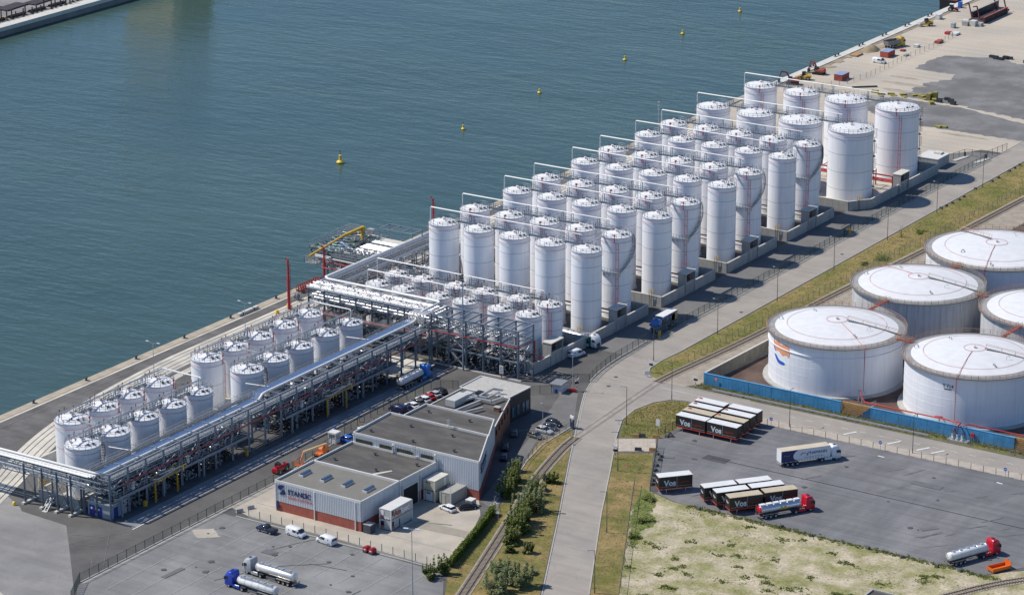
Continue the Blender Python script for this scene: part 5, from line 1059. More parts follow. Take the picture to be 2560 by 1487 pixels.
for x, y in ((20.1, -170.7), (25.8, -163.6), (31.4, -171.1), (37.1, -163.9)): rvent(x, y, 6.39)
for x, y in ((19.9, -156.9), (25.6, -149.7), (31.4, -157.2), (36.8, -149.8), (42.3, -157.2)): rvent(x, y, 8.51)
for x, y in ((22.8, -138.7), (33.9, -138.7)): rvent(x, y, 7.91)
for a, b in ((18.2, 22.6), (24.6, 28.1), (29.3, 33.6), (35.8, 39.3)):
    w_ = part('ribbon_window', MB().box(a, -160.3, 6.75, b, -160.22, 7.75), mat('dusty_glass', (0.10, 0.09, 0.06), 0.2, var=0.3, scale=1.2, spec=0.7), B)
    for k in range(9): x = a+(b-a)*k/8; part('mullion', MB().box(x-0.035, -160.36, 6.75, x+0.035, -160.30, 7.75), darksteel, w_)
part('roof_streak', MB().sheet([(31.2, -173.4), (32.0, -173.6), (34.4, -169.2), (33.9, -169.0)], 6.398), concl, B)
for (x, y, z) in ((34.2, -160.6, 6.6), (33.5, -145.9, 8.1)):
    mb = MB()
    for s in (-0.3, 0.3): mb.beam((x+s, y-0.1, z), (x+s, y-0.1, z+2.9), 0.07)
    for k in range(8): mb.beam((x-0.3, y-0.1, z+0.2+k*0.33), (x+0.3, y-0.1, z+0.2+k*0.33), 0.05)
    for k in range(3): mb.tube([(x-0.3, y-0.1, z+1.6+k*0.5), (x-0.3, y-0.7, z+1.6+k*0.5), (x+0.3, y-0.7, z+1.6+k*0.5), (x+0.3, y-0.1, z+1.6+k*0.5)], 0.035, 4)
    part('roof_ladder', mb, galv, B)
for x in (28.4, 39.5): part('wall_flue', MB().tube([(x, -160.55, 6.6), (x, -160.55, 8.3), (x+0.1, -160.7, 8.5)], 0.22, 8), cladr, B)
g_ = part('garage_door_opening', MB().box(39.72, -173.05, 0.02, 39.8, -167.55, 4.6), darkgap, B)
part('door_frame', MB().box(39.7, -173.25, 0, 39.95, -173.05, 4.8).box(39.7, -167.55, 0, 39.95, -167.35, 4.8).box(39.7, -173.25, 4.62, 39.97, -167.35, 4.85), cladr, B)
for y in (-173.7, -166.8): part('wall_flue', MB().tube([(39.9, y, 0.3), (39.95, y, 5.4), (40.1, y, 5.7)], 0.14, 8), silver, B)
# sign
part('sign_lettering', text('STAND', 1.55, navy, 0.03, 0.03), None, B, (20.35, -188.05, 4.4))
part('sign_lettering', text('iC', 1.55, navy, 0.03, 0.03), None, B, (25.15, -188.05, 4.4))
part('sign_dot', MB().cyl(0, 0, 0, 0.06, 0.17, 10).xf(Matrix.Rotation(R_(90), 4, 'X')), red, B, (25.36, -188.08, 5.52))
part('sign_tagline', text('PARTNERS IN TANK STORAGE', 0.47, mat('sign_red', (0.62, 0.10, 0.08), 0.5, var=0), 0.02, 0.008), None, B, (20.4, -188.06, 3.55))
def sblob(pts, nm): 
    P = smooth(pts+[pts[0]], 6)[:-1]; mb = MB(); k = len(P); tr = tessellate_polygon([[Vector((p[0], p[1], 0)) for p in P]])
    mb.add([(x, -0.06, z) for x, z in P] + [(x, 0.06, z) for x, z in P], [tuple(t) for t in tr] + [(i, (i+1) % k, (i+1) % k+k, i+k) for i in range(k)]); return mb
part('sign_emblem', sblob([(0.0, 1.55), (0.25, 2.0), (0.9, 2.15), (1.65, 2.1), (1.25, 1.55), (0.8, 1.1), (0.35, 1.05)], 'e'), navy, B, (17.8, -188.05, 3.95))
part('sign_emblem', sblob([(1.3, 1.25), (1.75, 0.95), (2.0, 0.45), (1.6, 0.1), (0.9, 0.05), (0.35, 0.15), (0.9, 0.65)], 'e'), navy, B, (17.8, -188.05, 3.95))
wa = math.atan2(F3[2][1]-F3[1][1], F3[2][0]-F3[1][0])
def onwall(t, z, off=0.22): return (F3[1][0]+(F3[2][0]-F3[1][0])*t+math.sin(wa)*off, F3[1][1]+(F3[2][1]-F3[1][1])*t-math.cos(wa)*off, z)
part('side_sign_lettering', text('STANDiC', 1.9, navy, 0.03, 0.03), None, B, onwall(0.22, 5.9), wa)
part('side_sign_tagline', text('PARTNERS IN TANK STORAGE', 0.5, navy, 0.02, 0.01), None, B, onwall(0.22, 5.0), wa)
part('side_sign_emblem', sblob([(0.0, 1.55), (0.25, 2.0), (0.9, 2.15), (1.65, 2.1), (1.25, 1.55), (0.8, 1.1), (0.35, 1.05)], 'e'), navy, B, onwall(0.06, 5.5), wa)
part('side_sign_emblem', sblob([(1.3, 1.25), (1.75, 0.95), (2.0, 0.45), (1.6, 0.1), (0.9, 0.05), (0.35, 0.15), (0.9, 0.65)], 'e'), navy, B, onwall(0.06, 5.5), wa)
part('notice_board', MB().box(17.3, -188.2, 0.6, 18.0, -188.08, 2.0), navy, B)
for k in range(3): part('facade_window', MB().box(30.3, -116+2.2*k, 1.0, 30.42, -115.2+2.2*k, 3.4), mat('office_glass', (0.10, 0.16, 0.22), 0.08, var=0, spec=0.9), B)
part('facade_window', MB().box(30.36, -110.2, 1.0, 30.44, -109.0, 3.4), MATS['office_glass'], B)
wb = math.atan2(F5[2][1]-F5[1][1], F5[2][0]-F5[1][0])
for k in range(5):
    t = 0.12+k*0.18; part('brick_window', MB().box(-0.55, -0.05, 0, 0.55, 0.05, 1.3), glassm, B, (F5[1][0]+(F5[2][0]-F5[1][0])*t+0.06, F5[1][1]+(F5[2][1]-F5[1][1])*t+0.03, 3.6), wb)
# roof plant
A = thing('air_handling_unit', 'grey air handling unit with square silver ducts on the office roof', 'air handler', (22.0, -126, 6.08))
part('casing', MB().box(-1.2, -3.2, 0.15, 1.4, 2.6, 1.75), mat('ahu_grey', (0.52, 0.52, 0.49), 0.6, var=0.05), A); part('casing', MB().box(-0.9, 2.6, 0.15, 1.0, 5.2, 1.3), MATS['ahu_grey'], A)
part('skid', MB().box(-1.3, -3.3, 0.0, 1.5, 5.3, 0.15), darksteel, A)
dm = mat('galvanised_duct', (0.58, 0.58, 0.56), 0.4, 0.5, var=0.08)
for pts in ([(1.2, 4, 0.9), (5.2, 4.4, 0.9), (5.2, 9.5, 0.9)], [(1.2, 3, 0.8), (7.2, 3.2, 0.8), (7.8, 7, 0.8)], [(1.0, -1, 0.9), (3.0, 4.5, 0.9), (3.2, 10, 1.1), (5.6, 10.4, 1.1)], [(3.2, -7.5, 0.7), (4.6, 2.6, 0.7)], [(5.4, -6.5, 0.7), (7.6, -1, 0.7)], [(-0.5, -8, 0.6), (3.4, -7.6, 0.6), (3.4, -8.4, 0.5)]):
    mb = MB()
    for a, b in zip(pts, pts[1:]): mb.beam(a, b, 0.5, 0.45)
    part('duct', mb, dm, A)
cn = thing('condenser', 'dark rooftop condenser unit beside the air handler', 'air conditioner', (23.8, -119.5, 6.1)); part('casing', MB().box(-0.8, -0.7, 0, 0.8, 0.7, 1.2), darksteel, cn); part('fan', MB().lathe([(0.5, 1.2), (0.5, 1.3), (0.05, 1.3)], 12), blackp, cn)
ch = thing('chimney', 'short brick chimney on the edge of the brick roof', 'chimney', (32.6, -125.5, 6.05)); part('stack', MB().box(-0.7, -0.5, 0, 0.7, 0.5, 1.0), brownbrick, ch); part('pot', MB().box(-0.8, -0.6, 1.0, 0.8, 0.6, 1.15), conc, ch)

# ------------------------------------------------------------------ cabins and small buildings
def cabin(x0, y0, x1, y1, z0, h, wall, nm, parent, roofm=None):
    part(nm, MB().box(x0, y0, z0+0.06, x1, y1, z0+h-0.12), wall, parent)
    part('roof', MB().box(x0-0.04, y0-0.04, z0+h-0.12, x1+0.04, y1+0.04, z0+h), roofm or parapet, parent)
    for x in (x0, x1):
        for y in (y0, y1): part('corner_post', MB().box(x-0.09, y-0.09, z0, x+0.09, y+0.09, z0+h-0.1), cladr, parent)
    part('base_rail', MB().box(x0-0.05, y0-0.05, z0, x1+0.05, y1+0.05, z0+0.14), darksteel, parent)
cabw = mat('cabin_grey_white', (0.47, 0.47, 0.46), 0.6, var=0.04); cabb = mat('cabin_beige', (0.58, 0.53, 0.40), 0.6, var=0.05); cabg = mat('cabin_grey', (0.40, 0.39, 0.34), 0.6, var=0.05)
lr = mat('lettering_red', (0.42, 0.05, 0.05), 0.5, var=0); lw = mat('lettering_white', (0.85, 0.85, 0.85), 0.5, var=0)
c = thing('office_container', 'white two-storey cabin stack with red and white lettering beside the garage door', 'container', (43.15, -180.4, 0))
for z in (0.02, 2.36): cabin(-1.45, -3.85, 1.45, 3.85, z, 2.32, cabw, 'cabin_wall', c)
part('side_lettering', text('Am', 1.75, lr, 0.02, 0.05), None, c, (1.5, -2.7, 3.0), R_(90)); part('side_lettering', text('Spec', 1.75, lw, 0.02, 0.05), None, c, (1.5, -0.55, 3.0), R_(90))
part('front_lettering', text('Am', 0.75, lr, 0.02, 0.02), None, c, (-1.25, -3.95, 2.62)); part('front_lettering', text('Spec', 0.75, lw, 0.02, 0.02), None, c, (-0.3, -3.95, 2.62))
for z in (0.9, 3.3):
    part('window', MB().box(-1.15, -3.93, z, -0.35, -3.87, z+1.0), whitem if z > 2 else glassm, c); part('window', MB().box(1.47, -3.5, z, 1.53, -2.9, z+1.1), glassm, c)
part('red_notice', MB().box(-1.15, -3.94, 0.45, -0.4, -3.87, 0.75), red, c); part('red_notice', MB().box(1.47, -3.5, 0.45, 1.55, -2.8, 0.75), red, c)
part('door', MB().box(1.47, -0.9, 0.3, 1.53, -0.7, 1.9), glassm, c); part('step', MB().box(1.5, -0.9, 0.0, 2.4, 0.3, 0.3), galv, c)
c = thing('office_container', 'beige two-storey cabin stack with outside stair beside the tall hall', 'container', (41.9, -163.5, 0))
for z in (0.02, 2.48): cabin(-1.4, -2.7, 1.4, 2.6, z, 2.42, cabb, 'cabin_wall', c, concl)
part('door_sign', text('SGS', 0.6, navy, 0.02, 0.02), None, c, (-0.65, -2.78, 1.75)); part('sign_panel', MB().box(-0.9, -2.75, 0.2, 0.7, -2.71, 2.2), whitem, c)
for x in (-0.75, -0.1): part('vent', MB().box(x, -2.76, 4.2, x+0.35, -2.7, 4.5), darksteel, c)
part('door', MB().box(1.41, 0.6, 2.7, 1.47, 1.5, 4.6), whitem, c)
mb = MB()
for k in range(9): mb.box(1.5, -2.4+k*0.45, 0.25*k, 2.5, -2.0+k*0.45, 0.25*k+0.08)
part('stair', mb, darksteel, c); part('stair_rail', MB().beam((2.5, -2.4, 1.1), (2.5, 1.6, 3.4), 0.06).beam((2.5, 1.6, 2.3), (2.5, 2.6, 2.3), 0.06).beam((2.5, 1.6, 3.4), (2.5, 2.6, 3.4), 0.06).box(1.5, 1.6, 2.25, 2.5, 2.6, 2.35), galv, c)
c = thing('storage_container', 'single grey-green cabin container parked before the brick corner', 'container', (46.0, -163.0, 0))
cabin(-1.4, -3.0, 1.35, 3.0, 0.02, 2.8, cabg, 'cabin_wall', c, mat('cabin_roof_grey', (0.36, 0.35, 0.32), 0.7, var=0.1)); part('door', MB().box(-0.9, -3.06, 0.2, -0.1, -3.0, 2.3), mat('cabin_door', (0.48, 0.47, 0.40), 0.6), c); part('whip_mast', MB().beam((1.5, -3.2, 0), (1.5, -3.2, 6.2), 0.06), galv, c)
c = thing('generator', 'small grey generator box at the brick corner of the tall hall', 'generator', (50.8, -163.5, 0)); part('casing', MB().box(-0.8, -0.9, 0.2, 0.8, 0.9, 1.5), galv, c); part('lid', MB().box(-0.85, -0.95, 1.5, 0.85, 0.95, 1.6), parapet, c); part('skid', MB().box(-0.7, -0.8, 0, 0.7, 0.8, 0.2), darksteel, c)
c = thing('meter_cage', 'dark blue meter cage against the brick corner of the front hall', 'cage', (41.0, -187.1, 0)); part('box', MB().box(-0.9, -0.9, 0, 0.9, 0.9, 1.9), mat('meter_box', (0.06, 0.07, 0.09), 0.5, var=0.2), c); part('lid', MB().box(-0.95, -0.95, 1.9, 0.95, 0.95, 2.0), galv, c)
c = thing('gate_booth', 'small white gate booth with glazed sides by the parked blue car', 'booth', (3.5, -148.6, 0)); part('post_wall', MB().box(-0.95, -0.9, 0, 0.95, 0.9, 0.9), cladr, c); part('glazing', MB().box(-0.9, -0.85, 0.9, 0.9, 0.85, 2.2), mat('pale_booth_glass', (0.38, 0.42, 0.42), 0.15, var=0.1), c); part('roof', MB().box(-1.1, -1.05, 2.2, 1.1, 1.05, 2.6), parapet, c)
for x in (-0.9, 0.9):
    for y in (-0.85, 0.85): part('corner_post', MB().box(x-0.08, y-0.08, 0.9, x+0.08, y+0.08, 2.2), cladr, c)
c = thing('substation', 'small white kiosk with grey roof and blue door beside the road gate', 'kiosk', (28.4, -92.6, 0), R_(8)); part('wall', MB().box(-1.45, -1.7, 0, 1.3, 1.9, 2.0), mat('kiosk_render', (0.62, 0.62, 0.60), 0.8, var=0.06), c); part('roof', MB().prism([(-1.65, -1.95), (1.5, -1.95), (1.5, 2.1), (-1.65, 2.1)], 2.0, 2.3), mat('kiosk_roof', (0.22, 0.23, 0.25), 0.7, var=0.1), c); part('door', MB().box(-0.3, -1.76, 0.05, 0.4, -1.7, 1.0), bd, c)
c = thing('totem_sign', 'dark blue totem sign at the visitor parking entrance', 'sign', (44.2, -112.0, 0), R_(-30)); part('board', MB().box(-0.75, -0.15, 0, 0.75, 0.15, 2.9), mat('totem_blue', (0.02, 0.04, 0.09), 0.4, var=0.05), c); part('head_panel', MB().box(-0.78, -0.17, 2.35, 0.78, 0.17, 3.0), cladr, c); part('lettering', text('101', 0.35, lw, 0.02), None, c, (0.05, -0.18, 1.75))
c = thing('gatehouse', 'low concrete pump house beside the far site gate', 'building', (17.3, 136.5, 0)); part('wall', MB().box(-3.8, -4, 0, 3, 4, 2.9), conc, c); part('parapet', MB().box(-3.9, -4.1, 2.9, 3.1, 4.1, 3.15), parapet, c); part('roof_cabin', MB().box(-0.8, 1.0, 3.15, 1.6, 3.2, 3.7), concl, c)
for k, (a, b) in enumerate((((20.0, 144), (22.6, 150.5)), ((27.1, 144.6), (28.4, 152)))):
    c = thing('traffic_island', ('pale raised kerb island at the far gate nearest the pump house', 'pale raised kerb island at the far gate nearest the road')[k], 'kerb island', ((a[0]+b[0])/2, (a[1]+b[1])/2, 0), 0, 'kerb islands at the far gate'); part('slab', MB().obox((0, 0, 0.15), (1.3, 7, 0.3), -0.2), concl, c); part('barrier_post', MB().box(-0.25, 2.2, 0.3, 0.25, 2.7, 1.6), darksteel, c)

# ------------------------------------------------------------------ fences
def mesh_mat(name, col, op):
    m = bpy.data.materials.new(name); m.use_nodes = True; nt = m.node_tree; N = nt.nodes; L = nt.links; b = N['Principled BSDF']
    b.inputs['Base Color'].default_value = (*col, 1); b.inputs['Roughness'].default_value = 0.6
    tr = N.new('ShaderNodeBsdfTransparent'); mx = N.new('ShaderNodeMixShader'); mx.inputs[0].default_value = op
    L.new(tr.outputs[0], mx.inputs[1]); L.new(b.outputs[0], mx.inputs[2]); L.new(mx.outputs[0], N['Material Output'].inputs[0]); return m
wireg = mesh_mat('green_wire_mesh', (0.05, 0.10, 0.08), 0.19); wirel = mesh_mat('light_wire_mesh', (0.35, 0.36, 0.34), 0.09); wired = mesh_mat('dark_wire_mesh', (0.05, 0.07, 0.06), 0.14)
postg = mat('green_fence_post', (0.03, 0.07, 0.055), 0.6, var=0.1); postl = mat('grey_fence_post', (0.20, 0.20, 0.19), 0.6, var=0.1)
def fence(label, pts, h=2.0, step=2.9, pm=postg, wm=wireg, kerb=True, top=True):
    t = thing('wire_fence', label, 'fence', (0, 0, 0), 0, 'wire mesh fences'); P = along(pts, step); P.append((pts[-1][0], pts[-1][1], P[-1][2]))
    pmesh = cached(('fp', h, pm.name), lambda: MB().box(-0.05, -0.05, 0, 0.05, 0.05, h+0.12).mesh('post', pm))
    for i, (x, y, d) in enumerate(P):
        if i < 290: part('post', pmesh, None, t, (x, y, 0), d)
    for i, (a, b) in enumerate(zip(P, P[1:])):
        l = round(math.hypot(b[0]-a[0], b[1]-a[1]), 2)
        if l < 0.2 or i > 290: continue
        key = ('fm', l, h, wm.name)
        part('wire_panel', cached(key, lambda: MB().add([(0, 0, 0.06), (l, 0, 0.06), (l, 0, h), (0, 0, h)], [(0, 1, 2, 3)]).mesh('wire_panel', wm)), None, t, (a[0], a[1], 0), math.atan2(b[1]-a[1], b[0]-a[0]))
    if top: part('top_rail', MB().strip(pts, -0.03, 0.03, h+0.02, h-0.04), pm, t)
    if kerb: part('footing_strip', MB().strip(pts, -0.14, 0.14, 0.16, -0.02), kerbm, t)
    return t
fence('green wire fence dividing the dark site road from the tanker lot', [(7.3, -240), (7.3, -176), (5.5, -163), (3.6, -147.5)])
fence('short green fence stub at the lower left corner of the tanker lot', [(7.3, -240), (12, -248)], h=2.2, step=0.9, kerb=False)
fence('green wire fence behind the parked staff cars', [(2.2, -143), (0.6, -122), (2.2, -112), (2.5, -106.8), (7.2, -104)], h=2.0, kerb=False)
fence('wire fence between the office yard and the tanker lot', [(14.5, -194.1), (38.8, -193.9), (61.9, -194.6), (65.6, -195)], h=1.7, wm=wirel, top=False)
fence('green wire fence curving along the left side of the junction', smooth([(31.1, -83.3), (29.4, -76), (28.2, -67), (27.7, -56), (27.4, -50)], 4))
fence('long green wire fence between the tall tanks and the road', [(28.3, -46), (28.4, 150)])
fence('wire gate fence across the site entrance by the kiosk', [(23.4, -98.5), (27.4, -95.2), (27.9, -90.6), (26.2, -86.2), (31.1, -83.3)], kerb=False)
fence('low wire fence along the visitor parking edge', [(43.6, -111), (44.2, -124.8), (46.8, -135.5), (48.5, -140), (54.5, -160), (56.8, -163)], h=1.4, pm=postl, wm=wirel)
fence('grey wire fence between the grass strip and the sand field', [(74.3, -134.4), (81.2, -147.5), (91.8, -167.5), (102, -186.6), (130, -240)], pm=postl, wm=wirel, kerb=False)
fence('short green fence along the edge of the truck lot', [(67, -112.2), (78.9, -135.4)], kerb=False)
fence('green fence beside the row of black swap bodies', [(63.9, -106.6), (64.9, -94)], kerb=False)
fence('thin wire fence along the truck lot pavement', [(66, -86.2), (200, -86.2)], h=1.5, step=3.0, pm=postl, wm=wirel, kerb=False, top=False)
fence('thin wire fence between the north grass verge and the railway', smooth([(43.8, -58), (45.0, -35), (46.2, -5), (47.5, 30), (50, 80), (52, 130)], 4), pm=postl, wm=wirel, kerb=False, top=False)
fence('thin wire fence between the railway and the large tanks', smooth([(60.5, -20), (62, 20), (65, 60), (69, 120), (74, 180)], 4), pm=postl, wm=wirel, kerb=False, top=False)
fence('thin wire fence in front of the blue wall', [(95, -71.5), (150, -71.5)], h=1.8, pm=postl, wm=wirel, kerb=False, top=False)
fence('wire fence round the far site gate', [(17, 140), (19.3, 143), (20.9, 151.6), (27.1, 151.2), (28.7, 164)], h=2.1, pm=darksteel, wm=wired, kerb=False)
fence('temporary construction fence along the sand road', [(-56, 199.4), (-50.3, 212.1), (-48.6, 222.4), (-48.7, 235.7), (-49.2, 250), (-48.7, 277.5), (-49.8, 293)], h=1.9, step=3.5, pm=postl, wm=wirel, kerb=False, top=False)
struct('fence_foot_path', MB().strip([(7.9, -240), (7.9, -176)], -0.3, 0.3, 0.022), kerbm)
struct('yard_kerb', MB().box(12, -195.55, 0, 66, -195.25, 0.14), kerbm)
struct('yard_gravel_strip', MB().sheet([(14.5, -195.2), (66, -195.2), (65, -194.2), (14.5, -193.6)], 0.0245), gravelm)
for k, y in enumerate((-46.5, 57.8)):
    c = thing('fence_gate', ('yellow-posted gate in the long green fence near the blue lorry', 'yellow-posted gate in the long green fence opposite the fourth tall-tank bund')[k], 'gate', (28.35, y, 0), 0, 'gates in the long fence')
    part('gate_post', MB().box(-0.1, -1.9, 0, 0.1, -1.7, 2.6), postg, c); part('gate_post', MB().box(-0.1, 1.7, 0, 0.1, 1.9, 2.6), postg, c); part('head_frame', MB().box(-0.08, -1.9, 2.6, 0.08, 1.9, 2.75).box(-1.2, -1.9, 2.6, -1.1, 1.9, 2.7), postg, c); part('guard_post', MB().box(0.5, -0.5, 0, 0.7, -0.3, 2.0).box(0.5, 0.3, 0, 0.7, 0.5, 2.0), yellow, c); part('leaf', MB().box(-0.03, -1.7, 0.1, 0.03, 1.7, 2.3), wireg, c)

# ------------------------------------------------------------------ walls round the large tanks
bw = thing('blue_wall', 'blue painted concrete wall in front of the large tanks, left of the timber crossover', 'wall', (0, 0, 0))
k = 6; 
for i in range(k): x0 = 55+(91.6-55)*i/k; x1 = 55+(91.6-55)*(i+1)/k; part('wall_panel', MB().box(x0+0.03, -70.1, 0, x1-0.03, -69.75, 2.9), bluep, bw)
part('coping', MB().box(54.9, -70.15, 2.9, 91.6, -69.7, 3.0), mat('blue_coping', (0.10, 0.33, 0.58), 0.6), bw)
bw = thing('blue_wall', 'blue painted concrete wall in front of the large tanks, right of the timber crossover', 'wall', (0, 0, 0))
for i in range(5): x0 = 99.2+36*i/5; x1 = 99.2+36*(i+1)/5; part('wall_panel', MB().box(x0+0.03, -70.1, 0, x1-0.03, -69.75, 2.9), bluep, bw)
part('coping', MB().box(99.2, -70.15, 2.9, 135.2, -69.7, 3.0), MATS['blue_coping'], bw)
bw = thing('blue_wall', 'last stretch of blue painted wall at the right edge', 'wall', (0, 0, 0))
for i in range(6): part('wall_panel', MB().box(139+7*i+0.03, -70.1, 0, 146+7*i-0.03, -69.75, 2.9), bluep, bw)
for k, x in enumerate((95.4, 137.1)):
    c = thing('timber_crossover', ('tan timber crossover ramp in the middle gap of the blue wall', 'tan timber crossover ramp in the right gap of the blue wall')[k], 'ramp', (x, -69.9, 0), 0, 'timber crossovers in the blue wall')
    part('ramp_board', MB().add([(-3.6, -0.1, 0), (0.6, -0.1, 0), (3.6, 0.3, 2.9), (-3.6, 0.3, 2.9), (-3.6, 0.6, 0), (0.6, 0.6, 0), (3.6, 0.7, 2.9), (-3.6, 0.7, 2.9)], [(0, 1, 2, 3), (7, 6, 5, 4), (0, 4, 5, 1), (1, 5, 6, 2), (2, 6, 7, 3), (3, 7, 4, 0)]), tan, c)
    for q in range(7): part('batten', MB().beam((-3.5, -0.2+q*0.05, 0.2+q*0.42), (0.8+q*0.42, -0.2+q*0.05, 0.2+q*0.42), 0.06, 0.08), mat('dark_timber', (0.25, 0.14, 0.06), 0.8), c)
    part('side_wall', MB().add([(1.0, -0.12, 0), (3.75, -0.12, 0), (3.75, -0.12, 2.9), (1.0, 0.25, 0), (3.75, 0.25, 0), (3.75, 0.25, 2.9)], [(0, 1, 2), (5, 4, 3), (0, 3, 4, 1), (1, 4, 5, 2), (2, 5, 3, 0)]), mat('dark_blue_wall', (0.02, 0.10, 0.24), 0.6), c)
    mb = MB(); rail_line(mb, (-1, 2.2, 0), (3.5, 2.2, 2.6), 1.0, 1.0, 0.08); rail_line(mb, (-1, 3.2, 0), (3.5, 3.2, 2.6), 1.0, 1.0, 0.08)
    for q in range(9): mb.box(-1+q*0.5, 2.2, 0.29*q, -0.6+q*0.5, 3.2, 0.29*q+0.06)
    part('stair', mb, galv, c)
cw = thing('concrete_wall', 'weathered concrete wall on the railway side of the large tanks', 'wall', (0, 0, 0))
for i in range(8):
    a = Vector((55.1+1.9*i/8, -69.6+50*i/8, 0)); b = Vector((55.1+1.9*(i+1)/8, -69.6+50*(i+1)/8, 0)); part('wall_panel', MB().beam((a.x, a.y+0.03, 1.45), (b.x, b.y-0.03, 1.45), 0.35, 2.9), mat('stained_concrete', (0.27, 0.25, 0.20), 0.9, var=0.2, scale=0.5, streak=0.35), cw)
part('coping', MB().beam((55.1, -69.6, 2.95), (57, -19.6, 2.95), 0.45, 0.1), concl, cw)
fm = thing('fire_main_line', 'red fire water main on posts behind the blue wall', 'pipe', (0, 0, 0))
part('pipe', MB().tube([(91.5, -59.8, 2.6), (95.0, -66, 3.3), (97, -68.6, 3.4), (121, -68.8, 3.4), (121.6, -69.4, 3.5), (121.6, -70.6, 3.4), (121.6, -70.9, 1.2)], 0.13, 7), red, fm); part('pipe', MB().tube([(122.8, -70.9, 1.2), (122.8, -70.6, 3.4), (123.4, -69.2, 3.5), (126, -68.8, 3.4), (140, -68.8, 3.4), (190, -68.8, 3.4)], 0.13, 7), red, fm); part('pipe', MB().tube([(115.5, -63.5, 1.8), (113.8, -66.2, 2.6), (115.4, -68.0, 3.3), (120.4, -69.2, 3.4), (120.4, -70.9, 1.2)], 0.13, 7), red, fm)
for x in (99.5, 105, 110.5, 116, 128.5, 134, 140, 146): part('post', MB().box(x-0.09, -68.9, 0, x+0.09, -68.7, 3.3), steelblue, fm)
for p in ((91.3, -60.3), (93.6, -63.2)): part('post', MB().box(p[0]-0.14, p[1]-0.14, 0, p[0]+0.14, p[1]+0.14, 2.7), galv, fm)
mb = MB()
for x in (120.4, 121.6, 122.8): mb.cyl(x, -71.0, 0.2, 1.3, 0.28, 8); mb.tube([(x, -71, 0.6), (x+0.5, -71.8, 0.5)], 0.22, 8)
part('valve_group', mb.box(119.6, -72.2, 0, 124.6, -70.4, 0.25), silver, fm)
hx = thing('hydrant_box', 'small red hydrant cabinet fixed to the blue wall', 'hydrant', (125.2, -70.6, 0)); part('cabinet', MB().box(-0.4, -0.3, 1.2, 0.4, 0.3, 2.1), red, hx); part('post', MB().box(-0.08, -0.1, 0, 0.08, 0.1, 1.2), darksteel, hx)
gr = thing('guard_rail', 'galvanised crash barrier along the far side of the lower road', 'guard rail', (0, 0, 0))
part('beam', MB().box(59.3, -73.35, 0.45, 115.4, -73.2, 0.8), galv, gr); pm_ = MB().box(-0.06, -0.08, 0, 0.06, 0.08, 0.8).mesh('post', galv)
for i in range(29): part('post', pm_, None, gr, (59.5+2*i, -73.1, 0))

# ------------------------------------------------------------------ lamps, signals, signs
def lamp(x, y, h, label, rz=0.0, arm=1.0, m=None):
    t = thing('street_lamp', label, 'street lamp', (x, y, 0), rz, 'street lamps'); m = m or mat('lamp_post_brown', (0.10, 0.09, 0.085), 0.6, var=0.1)
    K = (h, arm, m.name)
    part('pole', cached(('lp', K), lambda: MB().lathe([(0.12, 0), (0.11, 1.2), (0.085, 1.3), (0.06, h), (0.005, h+0.02)], 8).mesh('pole', m)), None, t)
    part('arm', cached(('la', K), lambda: MB().beam((0, 0, h-0.05), (-arm, 0, h+0.02), 0.07).mesh('arm', m)), None, t)
    part('lantern', cached(('ll', K), lambda: MB().box(-arm-0.5, -0.14, h-0.05, -arm+0.1, 0.14, h+0.1).mesh('lantern', galv)), None, t)
LP = [(39.6, -35.9), (39.7, -4.6), (39.8, 27.2), (39.8, 59.3), (39.9, 90.7), (39.9, 121.8)]
for i, (x, y) in enumerate(LP): lamp(x, y, 9.2, f"brown street lamp on the north grass verge, {ORD[i]} from the junction")
lamp(36.4, -62.0, 8.6, 'brown street lamp at the rounded grass tip by the railway crossing')
for i, (x, y) in enumerate([(66.8, -129.1), (83, -160.3), (97.2, -188.2)]): lamp(x, y, 9.2, f"brown street lamp on the grass right of the main road, {ORD[i]} from the slab crossing", R_(30))
lamp(53.4, -103.1, 9.2, 'brown street lamp on the left edge of the grass island', R_(20)); lamp(53.8, -83.1, 9.2, 'brown street lamp at the top corner of the grass island', R_(60))
lamp(85.7, -84.2, 9.0, 'brown street lamp on the pavement behind the white curtain lorry', R_(-90)); lamp(116.8, -84.1, 9.0, 'brown street lamp on the pavement in front of the T 714 tank', R_(-90))
lamp(31.2, -91.0, 9.3, 'grey lamp post beside the white kiosk', 0, 0.1, galv); lamp(43.5, -123.4, 9.4, 'grey lamp post among the visitor cars', 0, 0.1, galv)
c = thing('street_lamp', 'tall grey twin-headed lamp post in the tanker lot', 'street lamp', (67.2, -208.7, 0), R_(20), 'street lamps')
part('pole', MB().lathe([(0.15, 0), (0.1, 6), (0.07, 14.2), (0.005, 14.2)], 8), galv, c); part('cross_arm', MB().beam((-1.2, 0, 14.2), (1.2, 0, 14.2), 0.1), galv, c)
for s in (-1, 1): part('lantern', MB().box(s*1.2-0.5, -0.18, 14.2, s*1.2+0.5, 0.18, 14.36), whitem, c)
for k, (x, y) in enumerate(((-56.4, -140), (-56.9, -104))):
    c = thing('street_lamp', ('slender white twin-arm lamp on the quay beside the near insulated tanks', 'slender white twin-arm lamp on the quay beside the far insulated tanks')[k], 'street lamp', (x, y, 0), 0, 'street lamps'); part('pole', MB().lathe([(0.1, 0), (0.06, 10), (0.005, 10)], 8), galv, c); part('cross_arm', MB().beam((-1.6, 0, 10.3), (0, 0, 9.9), 0.07).beam((1.6, 0, 10.3), (0, 0, 9.9), 0.07), galv, c)
    for s in (-1, 1): part('lantern', MB().box(s*1.7-0.4, -0.14, 10.25, s*1.7+0.4, 0.14, 10.38), whitem, c)
